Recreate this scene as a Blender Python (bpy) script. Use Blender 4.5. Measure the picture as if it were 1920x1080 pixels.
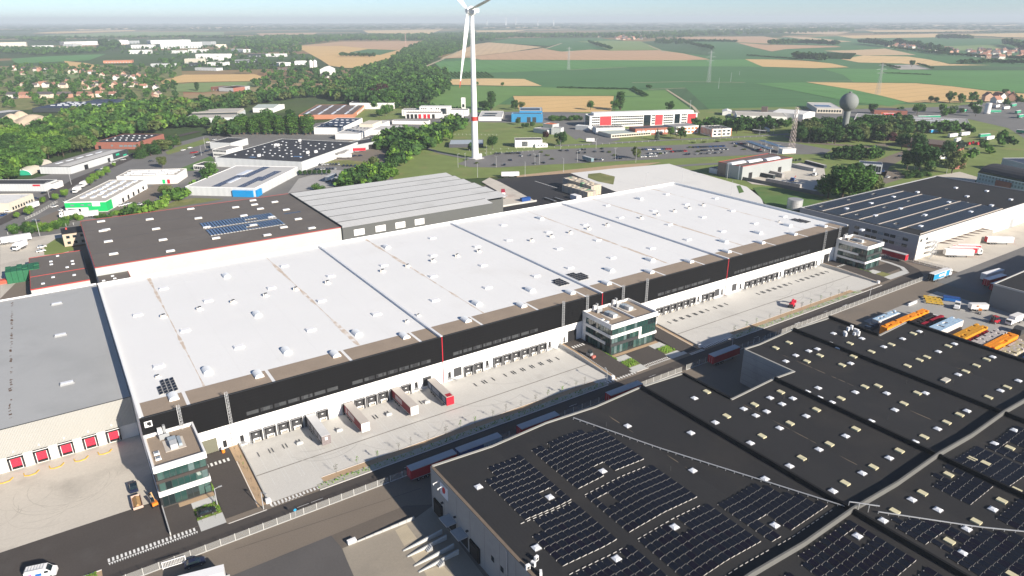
import bpy, math, random
import numpy as np
from mathutils import Matrix, Vector
random.seed(7)
rng = np.random.default_rng(11)
R = math.radians
scene = bpy.context.scene
COL = scene.collection
for _o in list(bpy.data.objects): bpy.data.objects.remove(_o)

ORD = 'first second third fourth fifth sixth seventh eighth ninth tenth eleventh twelfth thirteenth fourteenth fifteenth sixteenth seventeenth eighteenth nineteenth twentieth'.split()
# ------------------------------------------------------------------ camera
HAZE = 1.0e-4
CAMH = 112.0                       # drone height over the yard
FPX, PITCH, ROLL, AZ = 1295.0, math.atan(504.0/1295.0), math.atan(-0.003), R(33.7236)
def ray(px, py):
 v = (px-960.0, py-540.0, FPX)
 c, s = math.cos(-ROLL), math.sin(-ROLL)
 v = (c*v[0]-s*v[1], s*v[0]+c*v[1], v[2])
 cp, sp = math.cos(PITCH), math.sin(PITCH)
 X, Y, Z = v[0], v[2]*cp-v[1]*sp, -(v[1]*cp+v[2]*sp)
 c, s = math.cos(-AZ), math.sin(-AZ)
 return Vector((c*X-s*Y, s*X+c*Y, Z))
def G(px, py, z=0.0):
 """survey point: where the sight line of a photo pixel meets height z"""
 r = ray(px, py); t = (z-CAMH)/r.z
 return Vector((r.x*t, r.y*t, z))
def ht(tx, ty, bx, by):
 """height of a thing from the photo pixels of its top and its foot"""
 b = G(bx, by); r = ray(tx, ty)
 return CAMH + r.z*math.hypot(b.x, b.y)/math.hypot(r.x, r.y)
cam = bpy.data.cameras.new('camera')
cam.sensor_width = 36.0; cam.lens = 36.0*FPX/1920.0; cam.clip_start = 1.0; cam.clip_end = 90000.0
camo = bpy.data.objects.new('camera', cam); COL.objects.link(camo)
_o = ray(960, 540); _x = (ray(961, 540)-_o).normalized(); _y = -(ray(960, 541)-_o).normalized(); _z = -_o.normalized()
camo.matrix_world = Matrix(((_x.x, _y.x, _z.x, 0), (_x.y, _y.y, _z.y, 0), (_x.z, _y.z, _z.z, CAMH), (0, 0, 0, 1)))
scene.camera = camo

# ------------------------------------------------------------------ sky, sun, exposure
SUN_EL = R(23.5); SUN_DIR = Vector((0.215, -0.977, 0)).normalized()   # towards the sun, on the ground
world = bpy.data.worlds.new('World'); scene.world = world; world.use_nodes = True
nt = world.node_tree; nt.nodes.clear()
_out = nt.nodes.new('ShaderNodeOutputWorld'); _bg = nt.nodes.new('ShaderNodeBackground'); _sky = nt.nodes.new('ShaderNodeTexSky')
_sky.sky_type = 'NISHITA'; _sky.sun_disc = False; _sky.sun_elevation = SUN_EL
_sky.sun_rotation = math.atan2(SUN_DIR.x, SUN_DIR.y)
_sky.altitude = 3000; _sky.air_density = 0.9; _sky.dust_density = 2.5; _sky.ozone_density = 3.3
nt.links.new(_sky.outputs[0], _bg.inputs[0]); nt.links.new(_bg.outputs[0], _out.inputs[0])
_bg.inputs[1].default_value = 0.070
sun = bpy.data.lights.new('sun', 'SUN'); sun.energy = 4.9; sun.angle = R(0.53); sun.color = (1.0, 0.91, 0.785)
suno = bpy.data.objects.new('sun', sun); COL.objects.link(suno)
_d = Vector((SUN_DIR.x*math.cos(SUN_EL), SUN_DIR.y*math.cos(SUN_EL), math.sin(SUN_EL)))
suno.rotation_euler = _d.to_track_quat('Z', 'Y').to_euler(); suno.location = (0, 0, 300)
scene.view_settings.view_transform = 'Standard'; scene.view_settings.look = 'None'
scene.view_settings.gamma = 1.0; scene.view_settings.exposure = 0.90
scene.render.engine = 'CYCLES'
scene.cycles.volume_bounces = 0; scene.cycles.max_bounces = 6

# ------------------------------------------------------------------ materials
MATS = {}
def mat(name, col=(.5, .5, .5), rough=.8, var=.12, scale=.25, fine=.06, fscale=3.0, metal=0.0, spec=.3,
  stain=None, sscale=.08, sth=.58, samt=.5, rib=None, bump=0.0, bscale=4.0, lines=None, trans=0.0, alpha=1.0):
 """procedural surface: base colour with broad and fine mottling, optional stains, ribs and field lines"""
 if name in MATS: return MATS[name]
 m = bpy.data.materials.new(name); m.use_nodes = True; MATS[name] = m
 t = m.node_tree; N = t.nodes; L = t.links
 b = N['Principled BSDF']; b.inputs['Roughness'].default_value = rough; b.inputs['Metallic'].default_value = metal
 b.inputs['Specular IOR Level'].default_value = spec
 geo = N.new('ShaderNodeNewGeometry'); pos = geo.outputs['Position']
 def noise(sc, det=3.0, ro=.55):
  n = N.new('ShaderNodeTexNoise'); n.inputs['Scale'].default_value = sc; n.inputs['Detail'].default_value = det
  n.inputs['Roughness'].default_value = ro; L.new(pos, n.inputs['Vector']); return n.outputs[0]
 def math_(op, a, bv, cl=False):
  n = N.new('ShaderNodeMath'); n.operation = op; n.use_clamp = cl
  for i, v in enumerate((a, bv)):
   if isinstance(v, (int, float)): n.inputs[i].default_value = v
   else: L.new(v, n.inputs[i])
  return n.outputs[0]
 def mixc(f, a, c):
  n = N.new('ShaderNodeMix'); n.data_type = 'RGBA'
  if isinstance(f, (int, float)): n.inputs[0].default_value = f
  else: L.new(f, n.inputs[0])
  for i, v in ((6, a), (7, c)):
   if isinstance(v, tuple): n.inputs[i].default_value = (*v, 1)
   else: L.new(v, n.inputs[i])
  return n.outputs[2]
 k = math_('ADD', math_('MULTIPLY', math_('SUBTRACT', noise(scale), .5), 2.6*var), 1.0)
 if fine: k = math_('ADD', k, math_('MULTIPLY', math_('SUBTRACT', noise(fscale, 2.0), .5), 2.6*fine))
 if lines:                                    # (direction angle, spacing m, width share, strength)
  ang, spc, wd, st = lines
  sep = N.new('ShaderNodeSeparateXYZ'); L.new(pos, sep.inputs[0])
  d = math_('ADD', math_('MULTIPLY', sep.outputs[0], -math.sin(ang)/spc), math_('MULTIPLY', sep.outputs[1], math.cos(ang)/spc))
  d = math_('ADD', d, math_('MULTIPLY', noise(.004), .6))
  f = math_('FRACT', d, 0.0)
  k = math_('SUBTRACT', k, math_('MULTIPLY', math_('LESS_THAN', f, wd), st))
 vm = N.new('ShaderNodeVectorMath'); vm.operation = 'SCALE'; vm.inputs[0].default_value = col; L.new(k, vm.inputs['Scale'])
 c = vm.outputs[0]
 if stain:
  f = math_('MULTIPLY', math_('SUBTRACT', noise(sscale, 5.0, .62), sth), 6.0, True)
  c = mixc(math_('MULTIPLY', f, samt), c, stain)
 L.new(c, b.inputs['Base Color'])
 h = None
 if rib:                                      # (axis 'x'|'y'|'z'|'h', pitch, depth)
  ax, pitch, dep = rib
  sep = N.new('ShaderNodeSeparateXYZ'); L.new(pos, sep.inputs[0])
  a = {'x': sep.outputs[0], 'y': sep.outputs[1], 'z': sep.outputs[2]}.get(ax) or math_('ADD', sep.outputs[0], sep.outputs[1])
  w = math_('SINE', math_('MULTIPLY', a, 2*math.pi/pitch), 0.0)
  h = math_('MULTIPLY', w, dep)
 if bump: 
  nb = math_('MULTIPLY', noise(bscale, 4.0), bump); h = math_('ADD', h, nb) if h is not None else nb
 if h is not None:
  bp = N.new('ShaderNodeBump'); bp.inputs['Distance'].default_value = 1.0; bp.inputs['Strength'].default_value = 1.0
  L.new(h, bp.inputs['Height']); L.new(bp.outputs[0], b.inputs['Normal'])
 if trans: b.inputs['Subsurface Weight'].default_value = 0.0
 return m
def glassy(name, col, rough=.06, spec=.9):
 return mat(name, col, rough=rough, var=.25, scale=.6, fine=0, spec=spec)

white = mat('white_cladding', (.80, .80, .79), .55, .03, .1, .02)
white_paint = mat('white_paint', (.80, .80, .80), .5, .03, .3, .03)
roadmark = mat('road_marking', (.72, .72, .70), .7, .08, .5, .1, 6)
membrane = mat('white_roof_membrane', (.755, .755, .745), .6, .03, .05, .02, 1.2, stain=(.66, .645, .62), sscale=.035, sth=.58, samt=.4)
blackclad = mat('black_cladding', (.0065, .0065, .0075), .6, .12, .05, .05, spec=.12)
gravel = mat('brown_roof_gravel', (.30, .24, .185), .95, .14, .12, .2, 3.5)
concrete = mat('concrete_yard', (.555, .54, .505), .85, .05, .06, .07, 1.6, stain=(.40, .385, .36), sscale=.05, sth=.54, samt=.6)
concrete_w = mat('concrete_white', (.68, .67, .64), .85, .05, .03, .03, 1.2, stain=(.5, .48, .45), sscale=.03, sth=.6, samt=.4)
concrete_o = mat('concrete_old', (.54, .50, .435), .9, .07, .07, .08, 1.4, stain=(.30, .275, .24), sscale=.05, sth=.53, samt=.6)
concwall = mat('concrete_wall', (.42, .42, .41), .8, .08, .12, .06, 2)
asphalt = mat('asphalt_new', (.070, .061, .056), .9, .12, .08, .16, 2.5, stain=(.10, .095, .09), sscale=.06, sth=.57, samt=.5)
asphalt_b = mat('asphalt_brown', (.185, .155, .125), .9, .08, .06, .12, 2.5, stain=(.13, .115, .10), sscale=.045, sth=.55, samt=.6)
asphalt_g = mat('asphalt_grey', (.17, .165, .16), .9, .08, .04, .1, 2, stain=(.11, .105, .10), sscale=.03, sth=.55, samt=.5)
blacktop = mat('black_yard', (.032, .031, .034), .85, .18, .05, .15, 1.5)
bitumen = mat('bitumen_roof', (.025, .0245, .0255), .8, .10, .08, .10, 2.0, stain=(.036, .033, .031), sscale=.05, sth=.5, samt=.7, spec=.25, lines=(math.pi/2, 1.05, .07, .16))
bitumen_d = mat('bitumen_dark', (.007, .007, .008), .8, .12, .1, .1, spec=.25)
sand = mat('sandy_soil', (.42, .30, .19), .95, .12, .3, .16, 3)
grass = mat('mown_grass', (.165, .215, .06), .95, .22, .06, .16, 1.2, stain=(.24, .21, .09), sscale=.035, sth=.54, samt=.75)
grass_d = mat('lush_grass', (.09, .17, .042), .95, .2, .1, .2, 1.2, stain=(.14, .16, .05), sscale=.05, sth=.54, samt=.7)
rough_grass = mat('rough_grass', (.17, .185, .062), .95, .3, .12, .25, 1.0, stain=(.30, .25, .12), sscale=.06, sth=.52, samt=.8)
metal_l = mat('galvanised_metal', (.52, .53, .54), .45, .08, .4, .05, metal=.35)
metal_d = mat('dark_metal', (.05, .052, .055), .5, .1, .5)
glass_d = glassy('dark_glazing', (.012, .022, .028))
glass_g = glassy('green_glazing', (.018, .05, .045))
glass_l = glassy('pale_glazing', (.20, .24, .27), .12)
rubber = mat('tyre_rubber', (.02, .02, .021), .85, .1, 1)
red = mat('red_paint', (.50, .018, .035), .45, .06, .2, .03)
redd = mat('red_tarp', (.36, .015, .03), .5, .08, .25, .04)
blackp = mat('black_panel', (.018, .018, .02), .6, .1, .3)
greyp = mat('grey_panel', (.30, .31, .32), .6, .06, .2)
yellow = mat('yellow_paint', (.62, .40, .05), .6, .1, .5)
orange = mat('orange_paint', (.75, .22, .025), .55, .08, .6)
blue = mat('blue_paint', (.02, .13, .42), .45, .07, .3)
lblue = mat('light_blue_paint', (.02, .30, .62), .45, .07, .3)
pvcell = mat('solar_cell', (.009, .011, .019), .3, .15, .35, .08, spec=.25)
pvblue = mat('solar_cell_blue', (.018, .055, .15), .18, .2, .3, .1, 2, spec=.5)
pvframe = mat('solar_frame', (.42, .41, .39), .5, .05)
dome = mat('opal_dome', (.74, .76, .79), .25, .06, .6, .03, spec=.5)
dome_y = mat('yellowed_dome', (.60, .55, .36), .4, .08, .6, .04)

# ------------------------------------------------------------------ mesh builder
class MB:
 def __init__(s): s.v = []; s.f = []; s.m = []; s.mi = 0
 def poly(s, pts):
  n = len(s.v); s.v += [tuple(p) for p in pts]; s.f.append(tuple(range(n, n+len(pts)))); s.m.append(s.mi); return s
 def box(s, x0, x1, y0, y1, z0, z1):
  n = len(s.v)
  s.v += [(x0, y0, z0), (x1, y0, z0), (x1, y1, z0), (x0, y1, z0), (x0, y0, z1), (x1, y0, z1), (x1, y1, z1), (x0, y1, z1)]
  for q in ((0, 3, 2, 1), (4, 5, 6, 7), (0, 1, 5, 4), (1, 2, 6, 5), (2, 3, 7, 6), (3, 0, 4, 7)):
   s.f.append(tuple(n+i for i in q)); s.m.append(s.mi)
  return s
 def prism(s, pts, z0, z1, cap=True):
  """vertical prism on a polygon; z1 may be a list of heights"""
  k = len(pts); n = len(s.v)
  a = sum(pts[i][0]*pts[(i+1) % k][1]-pts[(i+1) % k][0]*pts[i][1] for i in range(k))
  if a < 0: pts = pts[::-1]; z1 = z1[::-1] if isinstance(z1, list) else z1
  zz = z1 if isinstance(z1, list) else [z1]*k
  s.v += [(p[0], p[1], z0) for p in pts]+[(p[0], p[1], zz[i]) for i, p in enumerate(pts)]
  for i in range(k):
   j = (i+1) % k; s.f.append((n+i, n+j, n+k+j, n+k+i)); s.m.append(s.mi)
  if cap:
   s.f.append(tuple(n+k+i for i in range(k))); s.m.append(s.mi)
   s.f.append(tuple(n+i for i in range(k-1, -1, -1))); s.m.append(s.mi)
  return s
 def bar(s, a, b, w, h=None):
  """square bar from a to b"""
  a, b = Vector(a), Vector(b); d = b-a
  if d.length < 1e-6: return s
  d.normalize(); u = d.cross(Vector((0, 0, 1)))
  u = Vector((1, 0, 0)) if u.length < 1e-3 else u.normalized()
  t = u.cross(d); h = h or w; n = len(s.v)
  for p in (a, b):
   for i, j in ((-1, -1), (1, -1), (1, 1), (-1, 1)): s.v.append(tuple(p+u*(i*w/2)+t*(j*h/2)))
  for q in ((0, 1, 2, 3), (7, 6, 5, 4), (0, 4, 5, 1), (1, 5, 6, 2), (2, 6, 7, 3), (3, 7, 4, 0)):
   s.f.append(tuple(n+i for i in q)); s.m.append(s.mi)
  return s
 def cyl(s, a, b, r0, r1=None, k=10, cap=True):
  a, b = Vector(a), Vector(b); d = (b-a).normalized(); r1 = r0 if r1 is None else r1
  u = d.cross(Vector((0, 0, 1))); u = Vector((1, 0, 0)) if u.length < 1e-3 else u.normalized(); t = d.cross(u); n = len(s.v)
  for p, r in ((a, r0), (b, r1)):
   for i in range(k):
    c = 2*math.pi*i/k; s.v.append(tuple(p+(u*math.cos(c)+t*math.sin(c))*r))
  for i in range(k):
   j = (i+1) % k; s.f.append((n+i, n+j, n+k+j, n+k+i)); s.m.append(s.mi)
  if cap:
   s.f.append(tuple(n+k+i for i in range(k))); s.m.append(s.mi); s.f.append(tuple(n+i for i in range(k-1, -1, -1))); s.m.append(s.mi)
  return s
 def extrude(s, prof, y0, y1):
  """profile in x,z swept along y"""
  k = len(prof); n = len(s.v)
  s.v += [(p[0], y0, p[1]) for p in prof]+[(p[0], y1, p[1]) for p in prof]
  for i in range(k):
   j = (i+1) % k; s.f.append((n+i, n+j, n+k+j, n+k+i)); s.m.append(s.mi)
  s.f.append(tuple(n+i for i in range(k-1, -1, -1))); s.m.append(s.mi); s.f.append(tuple(n+k+i for i in range(k))); s.m.append(s.mi)
  return s
 def mesh(s, name, mats):
  me = bpy.data.meshes.new(name); me.from_pydata(s.v, [], s.f)
  for m in (mats if isinstance(mats, (list, tuple)) else [mats]): me.materials.append(m)
  if any(s.m): me.polygons.foreach_set('material_index', s.m)
  me.update(); return me
 def build(s, name, mats, parent=None, loc=None, rz=0.0):
  return ob(name, s.mesh(name, mats), parent, loc, rz)
def ob(name, me, parent=None, loc=None, rz=0.0, scale=None):
 o = bpy.data.objects.new(name, me); COL.objects.link(o)
 if parent: o.parent = parent
 if loc is not None: o.location = loc
 if rz: o.rotation_euler = (0, 0, rz)
 if scale: o.scale = scale if isinstance(scale, (tuple, list)) else (scale,)*3
 return o
def tag(o, label=None, cat=None, group=None, kind=None):
 if label: o['label'] = label
 if cat: o['category'] = cat
 if group: o['group'] = group
 if kind: o['kind'] = kind
 return o
def thing(name, label, cat, loc=(0, 0, 0), rz=0.0, group=None):
 return tag(ob(name, None, None, loc, rz), label, cat, group)
def copy_tree(o, parent=None):
 c = o.copy(); COL.objects.link(c); c.parent = parent
 for ch in o.children: copy_tree(ch, c)
 return c
def place(proto, loc, rz=0.0, label=None, group=None, scale=None):
 if not proto.get('_used'): proto['_used'] = 1; o = proto
 else: o = copy_tree(proto)
 o.location = loc; o.rotation_euler = (0, 0, rz)
 if scale: o.scale = scale if isinstance(scale, (tuple, list)) else (scale,)*3
 if label: o['label'] = label
 if group: o['group'] = group
 return o
def bx(name, m, parent, *b): return MB().box(*b).build(name, m, parent)
def text(name, s, m, parent, loc, rot, size, extr=.02, align='CENTER', sx=1.0):
 cu = bpy.data.curves.new(name, 'FONT'); cu.body = s; cu.size = size; cu.extrude = extr; cu.align_x = align; cu.align_y = 'CENTER'
 t = bpy.data.objects.new('tmp', cu); COL.objects.link(t)
 me = bpy.data.meshes.new_from_object(t.evaluated_get(bpy.context.evaluated_depsgraph_get()))
 bpy.data.objects.remove(t); me.name = name; me.materials.clear(); me.materials.append(m)
 o = ob(name, me, parent, loc); o.rotation_euler = rot; o.scale = (sx, 1, 1); return o
def sheet(name, pts, z, m, kind='structure', parent=None):
 """flat patch of ground from world points"""
 mb = MB(); mb.poly([(p[0], p[1], z) for p in pts]); me = mb.mesh(name, m)
 if me.polygons[0].normal.z < 0: me.flip_normals()
 o = ob(name, me, parent)
 if kind: o['kind'] = kind
 return o
def psheet(name, px, z, m): return sheet(name, [G(x, y, z) for x, y in px], z, m)
# ------------------------------------------------------------------ land: far terrain and fields
def terrain_mat():
 m = bpy.data.materials.new('far_farmland'); m.use_nodes = True; t = m.node_tree; N = t.nodes; L = t.links
 b = N['Principled BSDF']; b.inputs['Roughness'].default_value = .95; b.inputs['Specular IOR Level'].default_value = .1
 geo = N.new('ShaderNodeNewGeometry'); mp = N.new('ShaderNodeMapping'); mp.inputs['Rotation'].default_value = (0, 0, .5); mp.inputs['Scale'].default_value = (1/700, 1/420, 1)
 L.new(geo.outputs['Position'], mp.inputs[0])
 vo = N.new('ShaderNodeTexVoronoi'); vo.voronoi_dimensions = '2D'; vo.inputs['Scale'].default_value = 1.0; vo.inputs['Randomness'].default_value = .75; L.new(mp.outputs[0], vo.inputs['Vector'])
 sp = N.new('ShaderNodeSeparateColor'); L.new(vo.outputs['Color'], sp.inputs[0])
 cr = N.new('ShaderNodeValToRGB'); cr.color_ramp.interpolation = 'CONSTANT'
 el = cr.color_ramp.elements; el[0].position = 0; el[0].color = (.075, .12, .045, 1); el[1].position = .3; el[1].color = (.36, .25, .13, 1)
 for p, c in ((.48, (.09, .15, .055, 1)), (.62, (.42, .31, .17, 1)), (.76, (.05, .09, .035, 1)), (.88, (.11, .16, .06, 1))):
  e = el.new(p); e.color = c
 L.new(sp.outputs[0], cr.inputs[0])
 n = N.new('ShaderNodeTexNoise'); n.inputs['Scale'].default_value = 1/90; n.inputs['Detail'].default_value = 4; L.new(geo.outputs['Position'], n.inputs['Vector'])
 mx = N.new('ShaderNodeMix'); mx.data_type = 'RGBA'; mx.blend_type = 'MULTIPLY'; mx.inputs[0].default_value = .5; L.new(cr.outputs[0], mx.inputs[6]); L.new(n.outputs[1], mx.inputs[7]); 
 L.new(mx.outputs[2], b.inputs['Base Color']); return m
_k = 72; sheet('ground', [(26000*math.cos(2*math.pi*i/_k), 26000*math.sin(2*math.pi*i/_k)) for i in range(_k)], -.6, terrain_mat())

fd = R(33.7)
wheat = mat('ripe_wheat', (.62, .415, .18), .95, .08, .012, .06, .3, lines=(R(-2), 36, .07, .24))
wheat2 = mat('ripe_wheat_light', (.64, .455, .225), .95, .08, .012, .05, .3, lines=(R(20), 40, .08, .16))
stubble = mat('pink_stubble', (.50, .325, .195), .95, .09, .01, .05, .3, lines=(R(60), 34, .3, .05))
tan = mat('cut_straw_field', (.56, .405, .24), .95, .09, .01, .05, .3, lines=(R(55), 28, .4, .06))
beet = mat('beet_crop', (.066, .165, .055), .95, .12, .008, .06, .3, lines=(R(-25), 40, .09, .24))
crop = mat('light_green_crop', (.095, .235, .065), .95, .12, .008, .06, .3, lines=(R(70), 40, .1, .18))
crop_b = mat('bright_grassland', (.125, .235, .06), .95, .16, .02, .08, .4)
crop_d = mat('maize_crop', (.058, .12, .048), .95, .14, .01, .08, .3, lines=(R(40), 20, .3, .10))
crop_y = mat('yellow_green_field', (.19, .265, .095), .95, .15, .012, .06, .3)
FIELDS = [
 # base sheets of green crop
 ('green_field', beet, .0, [(826, 112), (905, 104), (1100, 88), (1400, 72), (1640, 66), (1930, 74), (1930, 225), (1500, 222), (1300, 215), (1000, 215), (812, 215), (825, 165)]),
 ('green_field', crop, .3, [(812, 116), (905, 112), (1280, 113), (1397, 111), (1435, 125), (1280, 124), (1160, 126), (1068, 131), (960, 135), (900, 136), (838, 138)]),
 ('stubble_field', stubble, .3, [(825, 110), (880, 106.5), (960, 97.5), (1018, 90), (1053, 96.7), (1107, 93), (1145, 95), (1235, 94), (1280, 100), (1332, 111.5), (1280, 113), (960, 112.4), (905, 112.5), (880, 108)]),
 ('straw_field', tan, .5, [(825, 110), (860, 96), (890, 83), (916, 79.5), (960, 82.5), (1016, 88), (960, 97), (880, 106)]),
 ('green_field', beet, .6, [(1022, 91.7), (1042, 84), (1073, 77.5), (1105, 80), (1133, 92.5), (1107, 93), (1053, 96.7)]),
 ('green_field', crop_y, .6, [(1080, 78), (1140, 76), (1201, 77.5), (1240, 93), (1145, 95), (1130, 88), (1105, 80)]),
 ('green_field', beet, .5, [(916, 79), (960, 72), (1127, 71.5), (1162, 76.7), (1075, 77.3), (1028, 86), (960, 82.3)]),
 ('green_field', crop_d, .5, [(1204, 78), (1280, 73), (1340, 93), (1330, 104), (1281, 99), (1238, 92)]),
 ('wheat_field', wheat2, .4, [(829, 149), (905, 147), (983, 148), (1016, 161), (960, 161), (832, 158.5)]),
 ('grass_meadow', crop_b, .3, [(815, 161), (960, 162), (1182, 168), (1212, 181), (1150, 179), (963, 179), (905, 214), (800, 214)]),
 ('wheat_field', wheat, .4, [(962, 180), (1151, 180), (1146, 210), (975, 210)]),
 ('grass_meadow', crop_b, .35, [(1186, 170), (1248, 169), (1296, 204), (1300, 212), (1150, 212), (1165, 182), (1212, 181)]),
 ('green_field', crop_d, .4, [(1248, 167), (1285, 164), (1330, 205), (1300, 206)]),
 ('wheat_field', wheat, .4, [(1512, 154), (1600, 155), (1717, 156), (1783, 161.7), (1850, 170), (1925, 176), (1925, 186), (1800, 192), (1703, 192), (1655, 180), (1600, 168)]),
 ('green_field', crop, .35, [(1413, 156), (1510, 154.4), (1600, 168), (1655, 180), (1700, 192), (1668, 199), (1600, 192), (1500, 172)]),
 ('green_field', crop, .3, [(1538, 128), (1600, 129), (1748, 131.7), (1925, 132), (1925, 174), (1850, 169), (1783, 161), (1717, 155.3), (1600, 154), (1580, 140)]),
 ('wheat_field', wheat, .45, [(1397, 111), (1492, 112), (1560, 119), (1592, 126), (1527, 127.8), (1430, 125)]),
 ('wheat_field', wheat2, .45, [(1577, 111), (1617, 104), (1703, 106), (1745, 112), (1780, 120), (1860, 122), (1740, 123.5), (1690, 119), (1610, 117)]),
 ('straw_field', tan, .4, [(1545, 95), (1600, 94), (1660, 91), (1690, 97), (1717, 103), (1620, 104), (1570, 98)]),
 ('stubble_field', stubble, .4, [(1382, 80), (1443, 83.5), (1568, 86), (1578, 88), (1520, 90), (1473, 92), (1447, 96.5), (1410, 88)]),
 ('stubble_field', stubble, .4, [(1270, 69), (1430, 68), (1472, 74), (1443, 82), (1382, 79), (1330, 74), (1270, 72.5)]),
 ('straw_field', tan, .5, [(1468, 68), (1518, 70), (1597, 78), (1560, 79.5), (1497, 80), (1520, 76)]),
 ('straw_field', tan, .4, [(1443, 60.5), (1500, 58.7), (1597, 59.5), (1568, 65), (1500, 63.5)]),
 ('wheat_field', wheat2, .4, [(1568, 67), (1680, 65), (1758, 63), (1759, 70), (1600, 72)]),
 ('wheat_field', wheat2, .4, [(1788, 64.5), (1925, 61.5), (1925, 70.5), (1883, 69.5)]),
 ('green_field', crop_y, .5, [(1753, 87), (1800, 86), (1883, 83), (1887, 92), (1830, 94), (1783, 95)]),
 ('green_field', beet, .5, [(1738, 105), (1830, 106), (1925, 112), (1925, 121.5), (1783, 120), (1748, 113)]),
 ('maize_field', crop_d, .5, [(1740, 123.4), (1925, 125), (1925, 131.5), (1748, 131.3)]),
 ('cemetery', mat('gravel_pale', (.40, .37, .33), .9, .2, .05, .2, .5), .6, [(1663, 122), (1715, 121), (1748, 130), (1688, 130.5)]),
 # left of the tree belt
 ('wheat_field', wheat, .3, [(545, 87), (640, 78), (805, 76.5), (753, 97), (740, 107), (688, 127), (650, 127.5), (618, 123), (603, 113), (570, 95)]),
 ('stubble_field', stubble, .5, [(546, 86.5), (640, 78), (805, 76.6), (757, 95), (690, 91), (640, 86)]),
 ('green_field', beet, .7, [(655, 98), (690, 92), (745, 94), (712, 103)]),
 ('wheat_field', wheat, .4, [(300, 151), (345, 140), (477, 139), (500, 146), (465, 152), (353, 154), (305, 157)]),
 ('grass_meadow', crop_y, .4, [(320, 160), (360, 155), (470, 153), (500, 160), (380, 173), (320, 171)]),
 ('wheat_field', wheat, .4, [(120, 114), (160, 118), (188, 124), (177, 130), (127, 127)]),
 ('green_field', crop, .3, [(20, 110), (100, 105), (198, 101.5), (167, 113), (100, 116), (30, 119)]),
 ('grass_meadow', crop_y, .3, [(35, 142), (55, 140), (123, 138), (165, 142), (123, 149), (40, 149)]),
 ('wheat_field', wheat2, .3, [(60, 62), (110, 59), (250, 56), (255, 58), (105, 63)]),
 ('wheat_field', wheat2, .3, [(133, 54), (250, 52), (255, 54), (150, 57)]),
 ('grass_meadow', crop_y, .3, [(80, 66), (240, 60), (420, 60), (420, 65), (100, 70)]),
 ('wheat_field', wheat2, .3, [(355, 51.5), (490, 49), (490, 52), (360, 54)]),
 ('stubble_field', stubble, .3, [(480, 62.5), (595, 61), (590, 65), (490, 66.5)]),
 ('wheat_field', wheat2, .3, [(680, 57), (830, 55), (805, 64), (690, 62)]),
 ('wheat_field', wheat2, .3, [(890, 57), (990, 56), (960, 60), (895, 60)]),
 ('wheat_field', wheat2, .3, [(905, 51.3), (1130, 49.8), (1130, 51), (905, 52.6)]),
 ('straw_field', tan, .3, [(1340, 55), (1420, 54), (1420, 56), (1345, 57)]),
 ('wheat_field', wheat2, .3, [(1420, 51.5), (1560, 49.5), (1560, 52), (1430, 53.5)]),
 ('wheat_field', wheat2, .3, [(1620, 57), (1730, 55.5), (1860, 57), (1800, 59.5), (1640, 60)]),
 ('wheat_field', wheat2, .3, [(1735, 46.5), (1910, 45.5), (1900, 49), (1760, 49.5)]),
]
for nm, m, z, px in FIELDS: psheet(nm, px, z-.35, m)
# field tracks
trk = mat('field_track', (.42, .36, .25), .95, .1, .02)
def strip(name, pts, w, z, m, kind='structure'):
 pts = [Vector((p[0], p[1], 0)) for p in pts]; l = []; r = []
 for i, p in enumerate(pts):
  d = (pts[min(i+1, len(pts)-1)]-pts[max(i-1, 0)]).normalized(); n = Vector((-d.y, d.x, 0))*w/2; l.append(p+n); r.append(p-n)
 mb = MB()
 for i in range(len(pts)-1): mb.poly([(*r[i][:2], z), (*r[i+1][:2], z), (*l[i+1][:2], z), (*l[i][:2], z)])
 o = ob(name, mb.mesh(name, m)); o['kind'] = kind; return o
def pstrip(name, px, w, z, m): return strip(name, [G(*p, z) for p in px], w, z, m)
pstrip('field_track', [(1068, 131), (1175, 126)], 5, .1, trk)
pstrip('field_track', [(1185, 155), (1280, 153), (1397, 154.5)], 5, .15, trk)
pstrip('field_track', [(1250, 168), (1300, 200), (1310, 212)], 4, .2, trk)
pstrip('field_track', [(1215, 167.5), (1285, 165)], 4, .2, trk)
pstrip('field_track', [(790, 128), (830, 111), (860, 96)], 8, .2, trk)
pstrip('field_track', [(1600, 151.5), (1512, 153)], 4, .2, trk)
pstrip('field_track', [(1022, 91.5), (1053, 81)], 10, .3, trk)
pstrip('field_track', [(1216, 85), (1245, 97)], 8, .3, trk)

# ------------------------------------------------------------------ developed land around the site
psheet('paved_ground', [(-60, 520), (-60, 350), (60, 335), (200, 300), (330, 268), (420, 245), (560, 235), (640, 225), (700, 235), (742, 320), (735, 340), (560, 366), (150, 420), (100, 520)], -.05, asphalt_g)
psheet('grass_verge', [(560, 245), (700, 200), (830, 196), (1000, 196), (1120, 205), (1300, 205), (1500, 200), (1930, 190), (1930, 380), (1700, 345), (1600, 385), (1440, 400), (1430, 360), (1250, 318), (1060, 326), (735, 342), (742, 318), (700, 290)], -.10, grass)
psheet('paved_ground', [(640, 236), (700, 226), (760, 222), (870, 212), (1000, 208), (1100, 212), (1160, 215), (1080, 262), (1040, 235), (880, 228), (830, 235), (760, 250), (690, 255)], -.04, asphalt_g)
psheet('paved_ground', [(1370, 207), (1500, 205), (1620, 204), (1780, 200), (1840, 193), (1925, 190), (1925, 262), (1890, 240), (1820, 224), (1640, 222), (1500, 230), (1380, 226)], -.04, asphalt_g)
psheet('paved_ground', [(1040, 238), (1125, 232), (1165, 262), (1120, 272), (1095, 262)], -.03, asphalt_g)
psheet('paved_ground', [(655, 262), (725, 276), (730, 300), (700, 318), (620, 306), (640, 280)], .01, asphalt_b)
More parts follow.
